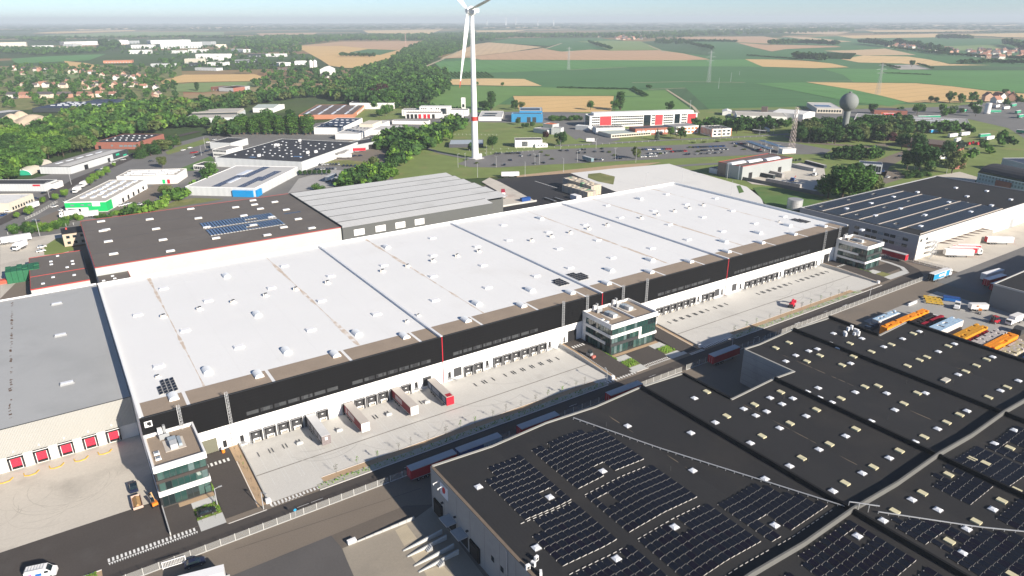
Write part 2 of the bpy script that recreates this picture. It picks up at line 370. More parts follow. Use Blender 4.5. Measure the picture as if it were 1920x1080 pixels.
psheet('gravel_yard', [(560, 335), (620, 318), (690, 322), (660, 345), (540, 362)], .02, mat('grey_gravel', (.36, .35, .34), .95, .1, .1, .12, 1.5))
psheet('parking_lot', [(858, 307), (880, 298), (940, 286.5), (1010, 281), (1110, 277), (1200, 275), (1300, 270), (1400, 262), (1490, 268), (1560, 281), (1545, 289), (1420, 290), (1200, 300), (1040, 308), (930, 314), (880, 313)], .0, asphalt_g)
pstrip('access_road', [(1040, 273), (1130, 269), (1240, 263), (1330, 259), (1420, 255), (1480, 251)], 7, .03, asphalt_g)
pstrip('access_road', [(792, 275), (830, 288), (870, 296)], 5, .03, asphalt_g)
pstrip('service_road', [(1480, 255), (1500, 266), (1580, 272), (1640, 276)], 11, .035, asphalt_b)
pstrip('service_road', [(1500, 300), (1400, 304), (1300, 309), (1180, 318), (1060, 326)], 7, .03, asphalt_g)
pstrip('service_road', [(1650, 273), (1690, 268), (1720, 280), (1680, 295), (1650, 310), (1640, 330)], 14, .03, asphalt_b)
psheet('bare_soil', [(968, 329), (1060, 319), (1160, 309), (1240, 304), (1200, 313), (1060, 326), (970, 334)], .04, sand)
psheet('black_yard', [(905, 352), (935, 335), (1068, 324.5), (1180, 357), (1120, 410), (940, 430)], .05, blacktop)
psheet('pale_yard', [(1070, 324.5), (1150, 316), (1255, 307), (1290, 318), (1400, 350), (1428, 372), (1436, 396), (1300, 400), (1185, 372)], .06, concrete_w)
psheet('grass_island', [(1103, 326), (1125, 324), (1153, 331), (1150, 346), (1120, 340), (1102, 333)], .12, rough_grass)
psheet('grass_island', [(1381, 348), (1388, 347.5), (1395, 360), (1386, 362.5)], .12, grass_d)
psheet('grass_island', [(1412, 352), (1430, 350), (1470, 354), (1552, 374), (1485, 396), (1436, 384)], .1, grass_d)
psheet('stone_yard', [(1392, 335), (1440, 318), (1500, 305), (1545, 312), (1550, 345), (1530, 358), (1460, 350), (1410, 345)], .05, concrete_o)
psheet('truck_court', [(1660, 345), (1640, 325), (1680, 318), (1700, 332)], .03, asphalt_b)
psheet('paved_court', [(1750, 330), (1800, 322), (1850, 337), (1925, 345), (1925, 356), (1800, 342)], .03, concrete_o)

# left side streets
pstrip('street', [(-30, 430), (20, 407), (90, 370), (150, 335), (200, 315), (235, 300), (262, 285), (320, 258), (372, 246)], 9, .02, asphalt)
psheet('grass_verge', [(323, 322), (345, 313), (395, 292), (402, 300), (398, 312), (362, 320)], .02, grass_d)
psheet('grass_verge', [(310, 285), (330, 276), (365, 266), (390, 258), (395, 266), (350, 280), (315, 290)], .02, grass)
psheet('grass_verge', [(280, 398), (330, 376), (365, 371), (420, 373), (380, 380), (330, 388)], .03, rough_grass)
psheet('grass_verge', [(590, 302), (652, 300), (700, 305), (690, 310), (590, 310)], .03, rough_grass)
psheet('forecourt', [(0, 480), (0, 452), (60, 445), (118, 437), (130, 475), (100, 490), (60, 500), (0, 560)], .0, concrete_o)
psheet('forecourt', [(35, 425), (120, 390), (210, 395), (235, 378), (290, 345), (330, 340), (265, 395), (150, 405), (60, 425)], .0, asphalt_b)
psheet('lawn', [(83, 462), (105, 447), (120, 445), (140, 468), (110, 476), (83, 478)], .04, grass)
psheet('town_ground', [(-30, 126), (200, 122), (340, 124), (345, 195), (240, 200), (60, 205), (-30, 212)], -.3, rough_grass)
psheet('sand_pit', [(-30, 238), (40, 215), (112, 220), (105, 238), (50, 246), (45, 254), (-30, 262)], .02, mat('pale_sand', (.52, .40, .27), .95, .1, .05, .08, .5))
psheet('lawn', [(868, 234), (910, 229), (1040, 232), (1048, 262), (1030, 276), (960, 280), (905, 284), (880, 276), (830, 262)], -.02, grass)

# ------------------------------------------------------------------ the site: yards, roads, kerbs
W = lambda nm, x0, x1, y0, y1, z, m: sheet(nm, [(x0, y0), (x1, y0), (x1, y1), (x0, y1)], z, m)
W('site_ground', -160, 345, -60, 420, -.02, asphalt_b)
W('concrete_yard', -160, 5.2, 167.3, 202.4, .012, concrete_o)
W('asphalt_yard', -160, 5.2, 151.6, 167.3, .010, asphalt)
W('road', -160, 300, 142.0, 148.4, .012, asphalt)
sheet('road', [(300, 142.0), (324, 142), (334, 150), (341.5, 165), (341.5, 320), (333.5, 320), (333.5, 170), (330, 158), (319, 149.8), (300, 148.6)], .014, asphalt)
W('road', -160, 17.3, 148.4, 151.6, .011, asphalt)
yardz = .02
W('truck_yard', 27.8, 141.0, 150.6, 180.2, yardz, concrete)
W('truck_yard', 183.6, 300.2, 150.6, 180.2, yardz, concrete)
W('east_forecourt', 345.6, 520, 128, 158.4, .012, concrete_o)
W('east_road', 324, 560, 118, 138, .016, asphalt_g)
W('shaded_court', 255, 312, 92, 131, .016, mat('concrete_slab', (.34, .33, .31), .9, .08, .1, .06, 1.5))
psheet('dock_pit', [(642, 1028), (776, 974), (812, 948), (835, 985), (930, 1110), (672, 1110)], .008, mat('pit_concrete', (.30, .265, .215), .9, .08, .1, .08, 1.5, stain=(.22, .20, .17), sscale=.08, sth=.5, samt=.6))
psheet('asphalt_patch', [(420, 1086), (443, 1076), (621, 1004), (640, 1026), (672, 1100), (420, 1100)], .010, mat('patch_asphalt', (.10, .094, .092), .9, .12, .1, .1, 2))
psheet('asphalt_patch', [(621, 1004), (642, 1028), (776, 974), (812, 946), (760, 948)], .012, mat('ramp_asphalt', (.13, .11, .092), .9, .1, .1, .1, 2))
for _q in (((741, 994), (762, 983), (782, 1010), (758, 1024)), ((768, 1040), (795, 1028), (808, 1043), (782, 1058)), ((795, 1070), (830, 1060), (860, 1090), (805, 1090))): psheet('pale_slab', list(_q), .016, mat('pale_slab', (.44, .38, .28), .9, .12, .3))
pstrip('asphalt_seam', [(440, 1030), (700, 945), (790, 915)], .15, .009, mat('seam_dark', (.10, .088, .075), .9))
# ------------------------------------------------------------------ main white-roofed warehouse
X0, X1, YF, YB, ZR, ZT = 5.3, 319.6, 180.2, 296.7, 16.2, 16.75
JOINTS = [93.0, 160.8, 231.2]
wh = thing('logistics_warehouse', 'huge new warehouse with white roof and black upper facade above loading docks', 'warehouse', (X0, YF, 0))
def Lx(x): return x-X0
def Ly(y): return y-YF
def wbx(name, m, x0, x1, y0, y1, z0, z1, parent=wh): return bx(name, m, parent, Lx(x0), Lx(x1), Ly(y0), Ly(y1), z0, z1)
wbx('lower_wall', white, X0, X1, YF, YB, 0, 7.85)
_j = [X0]+JOINTS+[X1]
for i in range(4): wbx('upper_facade', blackclad, _j[i]+(.12 if i else 0), _j[i+1]-(.12 if i < 3 else 0), YF-.12, YF+.5, 7.85, ZT)
wbx('side_wall', white, X0, X0+.45, YF+.5, YB-.45, 7.85, ZT+.15); wbx('side_wall', white, X1-.5, X1, YF+.5, YB-.45, 7.85, ZT+.6)
wbx('rear_wall', white, X0, X1, YB-.45, YB, 7.85, ZT+.6)
wbx('roof', membrane, X0+.45, X1-.5, YF+.5, YB-.45, 7.85, ZR)
for x in JOINTS:
 wbx('red_stripe', red, x-.12, x+.12, YF-.15, YF+.1, 0.02 if x != JOINTS[1] else 7.85, ZT)
 wbx('fire_wall', mat('fire_wall_sheet', (.70, .71, .73), .45, .04), x-.42, x+.42, YF+.1, YB-.45, ZR-.1, ZR+.75)
wbx('roof_trim', metal_d, X0, X1, YF-.14, YF+.05, ZT, ZT+.07)
# near-black panel joints of the black facade
for k in range(1, 9): wbx('panel_joint', mat('joint_dark', (.005, .005, .006), .7), X0+.02, X1-.02, YF-.126, YF-.1, 7.85+k-.02, 7.85+k+.015)
for k in range(1, 52): wbx('panel_seam', MATS['joint_dark'], X0+k*6.04-.015, X0+k*6.04+.015, YF-.127, YF-.1, 7.9, ZT)
# gravel strip and roof dirt
EDGE = [14.6, 37.2, 60.3, 83.6, 106.6, 129.6, 151.8, 169.6, 192.5, 215.4, 239.2, 262.3, 286.1, 310.0]
gx = [X0+1.2]+[e+2.3 for e in EDGE]
for i in range(len(gx)):
 a = gx[i]+(.9 if i else 0); b = (gx[i+1] if i+1 < len(gx) else X1-.6)
 cuts = [a]+[j for j in JOINTS if a < j < b]+[b]
 for p, q in zip(cuts[:-1], cuts[1:]):
  p2 = p+.5 if p in JOINTS else p; q2 = q-.5 if q in JOINTS else q
  if q2-p2 > .3: wbx('gravel_bed', gravel, p2, q2, YF+.55, 190.0, ZR-.02, ZR+.03)
dirt = mat('valley_dirt', (.56, .47, .39), .95, .10, .35, .1, 3, stain=(.79, .79, .78), sscale=.35, sth=.50, samt=.8)
for x in (22.9, 69.0, 115.0, 206.6, 252.6, 298.6):
 mb = MB(); y = 190.2; w = .4
 while y < YB-1.2:
  y2 = y+1.6; w2 = max(.12, min(.9, w+random.uniform(-.25, .25)))
  mb.poly([(Lx(x)-w, Ly(y), ZR+.012), (Lx(x)+w*.8, Ly(y), ZR+.012), (Lx(x)+w2*.8, Ly(y2), ZR+.012), (Lx(x)-w2, Ly(y2), ZR+.012)]); y, w = y2, w2
 mb.build('dirt_streak', dirt, wh)
seam = mat('membrane_seam', (.66, .66, .655), .7, .02)
for k in range(1, 27):
 x = X0+k*11.6+5; 
 if min(abs(x-j) for j in JOINTS) > 1: wbx('membrane_seam', seam, x-.03, x+.03, 190.3, YB-.8, ZR, ZR+.008)
for y in (213, 236, 259.5, 282): wbx('membrane_seam', seam, X0+.8, X1-.8, y-.03, y+.03, ZR, ZR+.007)
# skylights and roof units: one mesh shared by each kind
def shared(fn, name, mats):
 mb = MB(); fn(mb); return mb.mesh(name, mats)
def f_dome(mb, w=1.55, d=1.15, h=.55):
 mb.box(-w, w, -d, d, 0, h*.55); mb.mi = 1; t = .82
 for q in (((-w, -d), (w, -d)), ((w, -d), (w, d)), ((w, d), (-w, d)), ((-w, d), (-w, -d))):
  (a, b), (c, e) = q; mb.poly([(a, b, h*.55), (c, e, h*.55), (c*t, e*t, h), (a*t, b*t, h)])
 mb.poly([(-w*t, -d*t, h), (w*t, -d*t, h), (w*t, d*t, h), (-w*t, d*t, h)])
ME_DOME = shared(f_dome, 'skylight', [white_paint, mat('skylight_white', (.80, .80, .80), .3, .03)])
def f_barrel(mb):
 mb.box(-1.25, 1.25, -1.8, 1.8, 0, .3); k = 8; mb.mi = 1
 P = [(1.25*math.cos(math.pi*i/k), .3+.85*math.sin(math.pi*i/k)) for i in range(k+1)]
 for i in range(k): mb.poly([(P[i][0], -1.8, P[i][1]), (P[i+1][0], -1.8, P[i+1][1]), (P[i+1][0], 1.8, P[i+1][1]), (P[i][0], 1.8, P[i][1])][::-1])
 mb.mi = 2; mb.poly([(p[0], 1.8, p[1]) for p in P]); mb.mi = 0; mb.poly([(p[0], -1.8, p[1]) for p in P][::-1])
ME_BARREL = shared(f_barrel, 'barrel_skylight', [white_paint, mat('barrel_opal', (.77, .79, .80), .3, .03), mat('barrel_end', (.35, .40, .45), .3, .05)])
def f_vent(mb):
 mb.box(-.55, .55, -.55, .55, 0, .35); mb.box(-.4, .4, -.4, .4, .35, .95); mb.mi = 1; mb.box(-.5, .5, -.12, .5, .95, 1.25)
 mb.mi = 2; mb.box(.5, 1.0, -.6, -.2, 0, .5); mb.box(-1.0, -.6, .1, .5, 0, .9)
ME_VENT = shared(f_vent, 'roof_vent', [white_paint, metal_d, mat('vent_beige', (.55, .52, .47), .6)])
DOMES = [(25.9, 279), (72, 279), (141.4, 279.3), (181, 279), (249.3, 279.2), (295.5, 279.5)]
DOMES += [(x, 256.4) for x in (14.2, 37.4, 60.3, 83.8, 106.7, 129.8, 152, 169.2, 192.1, 214.9, 238.6, 262.2, 287, 311)]
DOMES += [(x, 233.1) for x in (25.5, 71.8, 117.6, 141, 180.6, 203.3, 249.9, 274.4, 296.9)]
DOMES += [(x, 210.3) for x in (14.2, 37.2, 60.2, 83.5, 106.3, 129, 151.9, 168.9, 192, 215.4, 238.5, 262.4, 286.7, 309.8)]
for x, y in DOMES: ob('skylight', ME_DOME, wh, (Lx(x), Ly(y), ZR))
for x, y in [(49, 279.7), (48.8, 233), (117.9, 278.4), (203.4, 278.4), (274.5, 280)]+[(x, 198.8) for x in (25.5, 48.6, 71.7, 117.4, 140.9, 180.6, 203.4, 249.9, 274.4, 297.1)]+[(e, 188.0) for e in EDGE]:
 ob('barrel_skylight', ME_BARREL, wh, (Lx(x), Ly(y), ZR))
for x in (21.5, 33.2, 44.7, 56.3, 67.6, 80, 103.2, 114.4, 126.2, 138, 149, 177.5, 189, 200.2, 211.6, 223.5, 246.7, 258.2, 270.6, 282, 293):
 ob('roof_vent', ME_VENT, wh, (Lx(x), Ly(249.2), ZR))
for x, y in ((89.4, 198.2), (95, 200.6), (13, 203), (299, 205)): ob('roof_vent', ME_VENT, wh, (Lx(x), Ly(y), ZR), .5, .7)
def f_pv(mb, w=1.02, l=1.66):
 mb.box(-w/2, w/2, -l/2, l/2, -.04, .0); mb.mi = 1; e = .035
 mb.poly([(-w/2+e, -l/2+e, .004), (w/2-e, -l/2+e, .004), (w/2-e, l/2-e, .004), (-w/2+e, l/2-e, .004)])
ME_PVS = shared(f_pv, 'solar_panel', [pvframe, pvcell])
def pv_patch(x0, y0, nx, ny, skip=()):
 for i in range(nx):
  for j in range(ny):
   if (i, j) in skip: continue
   o = ob('solar_panel', ME_PVS, wh, (Lx(x0+i*1.25), Ly(y0+j*1.75), ZR+.35)); o.rotation_euler = (0, R(-12), 0)
pv_patch(12.2, 192.2, 4, 5, {(0, 3), (0, 4)})
pv_patch(153.2, 196.2, 4, 4, {(0, 3)}); pv_patch(163.2, 196.6, 5, 5, {(4, 0), (3, 4), (4, 4)}); pv_patch(307.6, 196.6, 4, 5, {(0, 0), (3, 4)})
# ------------------------------------------------------------------ loading docks
def f_dock(mb):
 mb.box(-1.65, -1.15, -.62, 0, .05, 3.65); mb.box(1.15, 1.65, -.62, 0, .05, 3.65); mb.box(-1.65, 1.65, -.62, 0, 3.1, 3.66)
 mb.mi = 1; mb.box(-1.72, 1.72, -.66, -.6, 3.6, 3.75); mb.box(-1.72, -1.62, -.66, -.6, .05, 3.6); mb.box(1.62, 1.72, -.66, -.6, .05, 3.6)
 mb.mi = 2; mb.box(-1.7, 1.7, -.5, 0, .0, .5)
ME_DOCK = shared(f_dock, 'dock_shelter', [mat('dock_cushion', (.028, .028, .03), .8, .15, .8), mat('dock_frame', (.33, .33, .34), .5, .05), mat('dock_sill', (.34, .32, .28), .9, .15, .8)])
def f_dd(mb):
 for k in range(4): mb.box(-1.14, 1.14, -.12, -.05, 1.05+k*.52, 1.05+k*.52+.49)
 mb.mi = 1; mb.box(-.3, .3, -.14, -.05, 2.2, 2.45)
ME_DD = shared(f_dd, 'door_panel', [mat('dock_door', (.055, .056, .06), .55, .1, .6), white_paint])
ME_BUMP = shared(lambda mb: mb.box(-.09, .09, -.75, -.62, .3, 1.3), 'bumper', white_paint)
def f_plate(mb): mb.box(-.35, .35, -.04, 0, 4.45, 4.85); mb.mi = 1; mb.box(-.25, .25, -.05, 0, 4.53, 4.77)
ME_PLATE = shared(f_plate, 'number_plate', [blackp, white_paint])
DOCKS = [32.65, 36.52, 40.4, 44.25, 48.1, 52.0, 59.8, 63.75, 67.65, 71.55, 75.5, 79.4, 102.4, 106.35, 114.1, 117.9, 121.75, 125.6, 129.4, 133.2]
DOCKS_R = [191.6, 195.4, 199.2, 203.0, 206.8, 210.6, 218.3, 222.1, 245.8, 249.7, 253.6, 257.5, 261.4, 265.3, 273.6, 277.5, 281.4, 285.3, 289.2, 293.1]
for x in DOCKS+DOCKS_R:
 d = ob('dock_shelter', ME_DOCK, wh, (Lx(x), 0, 0)); ob('door_panel', ME_DD, d); ob('bumper', ME_BUMP, d, (-.95, 0, 0)); ob('bumper', ME_BUMP, d, (.95, 0, 0)); ob('number_plate', ME_PLATE, d)
ME_PD = shared(lambda mb: mb.box(-.5, .5, -.05, 0, 1.15, 3.3), 'personnel_door', blackp)
for x in (24.2, 28.8, 83.1, 95.3, 110.0, 136.6, 143.2, 187.5, 214.4, 229.2, 241.4, 269.2, 296.8, 300.8): ob('personnel_door', ME_PD, wh, (Lx(x), 0, 0))
for x in (98.4, 226.0, 237.1, 87.0): wbx('sectional_door', MATS['dock_door'], x-1.5, x+1.5, YF-.06, YF, .9, 4.1)
for x0, x1 in ((144.9, 148.8), (302.4, 306.5)): wbx('gate_door', blackp, x0, x1, YF-.08, YF, 1.0, 5.2)
_g = wbx('gate_door', mat('gate_glass_olive', (.16, .16, .12), .4, .1), 18.4, 22.3, YF-.08, YF, .8, 5.0)
# outside steel stairs at the personnel doors in the truck yards
def f_stair(mb):
 mb.box(-.7, .7, -1.3, 0, 1.05, 1.12)
 for k in range(6): mb.box(.7+k*.28, .98+k*.28, -1.3, -.1, 1.0-k*.17, 1.04-k*.17)
 for x in (-.65, .65): 
  for y in (-1.25, -.1): mb.bar((x, y, 0), (x, y, 2.1), .06)
 mb.bar((-.65, -1.25, 2.1), (.65, -1.25, 2.1), .05); mb.bar((.65, -1.25, 2.1), (2.4, -1.25, 1.1), .05); mb.bar((-.65, -1.25, 2.1), (-.65, -.1, 2.1), .05); mb.bar((2.4, -1.25, 0), (2.4, -1.25, 1.1), .05)
ME_STAIR = shared(f_stair, 'steel_stair', metal_l)
for x in (28.9, 83.1, 95.3, 110.0, 136.6, 214.4, 229.2, 241.4, 269.2, 296.8): ob('steel_stair', ME_STAIR, wh, (Lx(x), -.02, 0))
# windows above the docks, five panes each
def f_win(mb):
 mb.box(-1.68, 1.68, -.17, -.1, 8.95, 10.15)
ME_WIN = shared(f_win, 'window', mat('window_frame_dark', (.03, .03, .032), .5))
ME_PANE = shared(lambda mb: mb.box(-.29, .29, -.19, -.16, 9.05, 10.05), 'pane', [glassy('ribbon_glazing', (.045, .05, .054), .2)])
ME_PANE2 = shared(lambda mb: mb.box(-.29, .29, -.19, -.16, 9.05, 10.05), 'pane', [glassy('ribbon_glazing_dark', (.014, .016, .02), .2)])
for x in [32.65+3.87*k for k in range(7)]+[63.7+3.87*k for k in range(7)]+[98.5+3.87*k for k in range(9)]+[191.6+3.85*k for k in range(8)]+[237.5+3.88*k for k in range(14)]:
 w_ = ob('window', ME_WIN, wh, (Lx(x), 0, 0))
 for k in range(5): ob('pane', ME_PANE if random.random() < .65 else ME_PANE2, w_, (-1.26+.63*k, 0, 0))
# square framed sign near the left corner
sg = wbx('facade_sign', white_paint, 6.15, 7.95, YF-.2, YF-.12, 13.9, 15.6)
MB().box(Lx(6.4), Lx(7.7), -.22, -.2, 14.15, 15.35).build('sign_ground', blackp, sg)
mb = MB(); mb.box(Lx(6.55), Lx(6.75), -.24, -.22, 14.25, 15.2); mb.box(Lx(6.75), Lx(7.15), -.24, -.22, 14.25, 14.42); mb.build('sign_letter', white_paint, sg)
# caged ladders
def f_lad(mb, z0=7.9, z1=18.2):
 for x in (-.3, .3): mb.bar((x, -.5, z0), (x, -.5, z1), .09)
 z = z0
 while z < z1: mb.bar((-.3, -.5, z), (.3, -.5, z), .07); z += .5
 z = z0+.6
 while z < z1:
  for a, b in (((-.3, -.5), (-.42, -1.0)), ((-.42, -1.0), (0, -1.3)), ((0, -1.3), (.42, -1.0)), ((.42, -1.0), (.3, -.5))): mb.bar((*a, z), (*b, z), .09)
  z += .9
 for x, y in ((-.42, -1.0), (0, -1.3), (.42, -1.0)): mb.bar((x, y, z0+.6), (x, y, z1), .07)
ME_LAD = shared(f_lad, 'caged_ladder', metal_l)
ME_LAD2 = shared(lambda mb: f_lad(mb, 1.2, 7.9), 'lower_ladder', mat('white_steel', (.7, .7, .7), .5))
for x in (14.5, 26.5, 141.9, 153.0, 170.6, 183.0, 299.6, 311.0):
 l_ = ob('caged_ladder', ME_LAD, wh, (Lx(x), 0, 0))
 if x in (26.5, 141.9, 183.0, 299.6): ob('lower_ladder', ME_LAD2, l_)

# ------------------------------------------------------------------ the three office blocks on the front
def office(x0, x1, y0, y1, label, kind):
 t = thing('office_block', label, 'office', (x0, y0, 0)); W_, D_ = x1-x0, y1-y0
 core = mat('office_core', (.03, .032, .034), .6, .1)
 bx('core', core, t, .25, W_-.25, .25, D_, 0, 11.0)
 band = lambda nm, m, z0, z1, pr=.0, xa=None, xb=None: bx(nm, m, t, (0 if xa is None else xa)-pr, (W_ if xb is None else xb)+pr, -pr, .24, z0, z1)
 # parapet and roof
 for a in ((-.1, W_+.1, -.1, .35), (-.1, W_+.1, D_-.35, D_), (-.1, .35, .35, D_-.35), (W_-.35, W_+.1, .35, D_-.35)): bx('parapet', white, t, *a, 10.25, 12.0)
 bx('roof', gravel, t, .35, W_-.35, .35, D_-.35, 10.9, 11.1)
 ip = mat('inner_parapet', (.6, .53, .46), .8)
 for a in ((.35, W_-.35, .35, .6), (.35, .6, .6, D_-.6), (W_-.6, W_-.35, .6, D_-.6)): bx('roof_edge_strip', ip, t, *a, 11.1, 11.16)
 sides = [('F', W_)]+[('R', D_), ('L', D_)]
 def face(s, z0, z1, m, nm, side, d0=0.0, d1=.25):
  a, b = s
  if side == 'F': return bx(nm, m, t, a, b, d0, d1, z0, z1)
  if side == 'L': return bx(nm, m, t, d0, d1, a, b, z0, z1)
  return bx(nm, m, t, W_-d1, W_-d0, a, b, z0, z1)
 pm = [glassy('office_pane_a', (.02, .055, .05), .05), glassy('office_pane_b', (.05, .10, .09), .06), glassy('office_pane_c', (.012, .022, .024), .05), glassy('office_pane_d', (.10, .15, .15), .08)]
 cache = {}
 def panes(side, s0, s1, z0, z1):
  n = max(1, round((s1-s0)/1.35)); w = (s1-s0)/n
  for k in range(n):
   a = s0+k*w+.05; b = s0+(k+1)*w-.05
   face((a, b), z0+.05, z1-.05, pm[random.choices(range(4), (5, 3, 3, 1))[0]], 'pane', side, .17, .22)
  for k in range(n+1):
   face((s0+k*w-.04, s0+k*w+.04), z0, z1, metal_d, 'mullion', side, .10, .2)
 for side, S in sides:
  a, b = (0, S) if side == 'F' else (.25, S)
  if kind == 1:                                       # narrow block: two glazed storeys over a white belt
   panes(side, .5, S-.3, 7.9, 10.2)
   face((a, b), 7.0, 7.85, mat('brown_band', (.055, .045, .042), .6), 'dark_band', side, .02, .25)
   panes(side, .5, S-.3, 4.7, 7.0)
   face((a, b), 3.25, 4.65, white, 'white_belt', side, -.06, .25)
   panes(side, .5 if side != 'R' else .5, S-.3, .25, 3.2)
  elif kind == 2:
   if side == 'F':
    panes(side, .5, S-.5, 7.9, 10.2)
    face((-.06, 14.6), 6.75, 7.85, white, 'white_belt', side, -.06, .25); face((13.4, 14.6), 3.35, 6.75, white, 'white_belt', side, -.06, .25); face((14.6, S+.06), 3.35, 4.35, white, 'white_belt', side, -.06, .25)
    panes(side, .5, 13.3, 4.6, 6.7); panes(side, 14.7, S-.5, 4.4, 7.8)
    face((a, 13.4), 3.4, 4.55, metal_d, 'dark_band', side, .03, .25); panes(side, .5, S-.5, .3, 3.3)
   else:
    panes(side, .5, S-2.0, 7.9, 10.2); face((a, b), 6.75, 7.85, white, 'white_belt', side, -.06, .25); panes(side, .5, S-2.0, 4.5, 6.7)
    face((3.0 if side == 'L' else a, b), 3.35, 4.4, white, 'white_belt', side, -.06, .25); panes(side, .5, S-2.0, .3, 3.3)
    face((S-1.9, S), 0, 10.25, white, 'white_pier', side, -.02, .25)
  else:
   panes(side, .5, S-.5, 7.6, 10.2)
   if side == 'F': face((a, b), 6.6, 7.5, metal_d, 'dark_band', side, .03, .25)
   else: face((4.0 if side == 'L' else a, b), 6.6, 7.55, white, 'white_belt', side, -.06, .25); face((S-1.4, S), 0, 10.25, white, 'white_pier', side, -.02, .25)
   panes(side, .5, S-1.5, 4.5, 6.5); face((a-.06, b), 3.3, 4.3, white, 'white_belt', side, -.06, .25); panes(side, .5, S-1.5, .3, 3.2)
 # roof plant
 un = mat('plant_unit', (.50, .52, .53), .5, .08, .8); ub = mat('plant_blue_grey', (.30, .36, .42), .45, .1, .8)
 cs = [(W_*.5, D_*.55)] if kind != 2 else [(W_*.3, D_*.5), (W_*.72, D_*.62)]
 for cx, cy in cs:
  bx('plinth', mat('pale_plinth', (.55, .50, .44), .9), t, cx-2.2, cx+2.6, cy-2.6, cy+3.2, 11.1, 11.2)
  u = bx('air_unit', un, t, cx-.9, cx+.8, cy-2.2, cy+.3, 11.2, 12.5)
  for k in range(4): bx('fin', ub, u, cx-1.0, cx+.9, cy+.5+k*.55, cy+.95+k*.55, 11.2, 12.3)
  bx('duct', ub, t, cx+1.1, cx+1.9, cy-1.6, cy+2.4, 11.25, 12.0)
  bx('chimney_box', white_paint, t, cx-2.6, cx-1.5, D_-1.7, D_-.6, 11.1, 13.4)
  bx('chimney_box', greyp, t, cx-1.3, cx-.7, D_-1.6, D_-.7, 11.1, 14.0)
  bx('plant_screen', greyp, t, cx-2.6, cx-.2, D_-3.4, D_-3.3, 11.1, 12.7)
 if kind == 2: bx('roof_divider', white, t, W_*.54-.2, W_*.54+.2, .35, D_-.35, 11.05, 11.75)
 for k in range(2):
  h = bx('roof_hatch', white_paint, t, 1.1, 2.4, 4.0+k*2.6, 5.3+k*2.6, 11.1, 11.55); bx('hatch_glass', glass_l, h, 1.3, 2.2, 4.2+k*2.6, 5.1+k*2.6, 11.55, 11.62)
 return t
office(5.3, 17.2, 163.3, 179.9, 'three storey office at the left end of the black facade, by the grey warehouse', 1)
office(151.4, 173.7, 164.0, 179.9, 'wide three storey white and glass office at the middle of the black facade', 2)
office(310.4, 324.0, 164.0, 179.9, 'three storey glass office at the far right end of the black facade', 3)

# ------------------------------------------------------------------ ramps, planters, walls, paint in front of the facade
def ramp(name, x0, x1, m, z1=1.0, y0=152, y1=180.1):
 mb = MB(); mb.poly([(x0, 150.6, .03), (x1, 150.6, .03), (x1, y0, .04), (x0, y0, .04)]); mb.poly([(x0, y0, .04), (x1, y0, .04), (x1, 172, z1), (x0, 172, z1)]); mb.poly([(x0, 172, z1), (x1, 172, z1), (x1, y1, z1), (x0, y1, z1)])
 return tag(mb.build(name, m), kind='structure')
ramp('driveway', 17.4, 25.0, asphalt, .8); ramp('planting_bed', 25.0, 27.55, sand, .9)
ramp('driveway', 142.6, 150.8, asphalt); ramp('planting_bed', 141.3, 142.6, sand, 1.05)
ramp('driveway', 174.6, 181.6, asphalt); ramp('planting_bed', 181.6, 183.2, sand, 1.05)
ramp('driveway', 302.2, 309.9, asphalt); ramp('planting_bed', 300.6, 302.2, sand, 1.05)
def retwall(x, label, zt=1.5):
 t = thing('retaining_wall', label, 'wall', (x, 151, 0))
 for k in range(7):
  y0, y1 = k*4.15+.01, (k+1)*4.15-.01; za, zb = .55+(zt-.55)*min(1, y0/20), .55+(zt-.55)*min(1, y1/20)
  mb = MB(); p = [(-.14, y0, 0), (.14, y0, 0), (.14, y1, 0), (-.14, y1, 0), (-.14, y0, za), (.14, y0, za), (.14, y1, zb), (-.14, y1, zb)]
  n = 0; mb.v += p
  for q in ((0, 3, 2, 1), (4, 5, 6, 7), (0, 1, 5, 4), (1, 2, 6, 5), (2, 3, 7, 6), (3, 0, 4, 7)): mb.f.append(q); mb.m.append(0)
  mb.build('wall_panel', concwall, t)
 bx('end_block', white_paint, t, -.6, .6, -.4, .5, 0, 1.1)
tag(bx('kerb_wall', concwall, None, 5.3, 5.55, 151.8, 163.2, 0, 1.0), 'thin concrete wall left of the leftmost office forecourt', 'wall')
retwall(27.7, 'low concrete retaining wall beside the leftmost office driveway')
retwall(141.1, 'low concrete wall left of the middle office, bounding the left truck yard')
retwall(183.4, 'low concrete wall right of the middle office, bounding the right truck yard')
retwall(300.4, 'low concrete wall left of the far right office')
# paved front pads
pave = mat('pale_paving', (.50, .50, .48), .85, .06, .2, .06, 2)
def pads(x, mirror=False):
 pass
W('paved_pad', 5.6, 11.6, 151.7, 163.2, .035, asphalt); W('paved_pad', 11.6, 17.3, 158.8, 161.4, .04, pave); W('soil_strip', 9.0, 17.3, 161.4, 163.2, .045, sand)
W('grass_patch', 11.6, 17.3, 153.6, 158.8, .05, rough_grass); W('paved_pad', 11.6, 17.3, 149.2, 153.6, .04, pave)
W('paved_pad', 151.5, 173.8, 152.4, 164, .035, asphalt); W('paved_pad', 150.9, 156.9, 158.6, 162.0, .045, pave); W('grass_patch', 150.9, 156.4, 153.6, 158.6, .05, rough_grass); W('paved_pad', 149.4, 156.2, 150.2, 153.6, .045, pave)
W('paved_pad', 168.6, 174.4, 159.0, 162.6, .045, pave); W('grass_patch', 168.9, 174.4, 154.0, 159.0, .05, rough_grass); W('paved_pad', 168.4, 176, 150.2, 154.0, .045, pave); W('soil_strip', 151.4, 173.7, 162.4, 164, .055, sand)
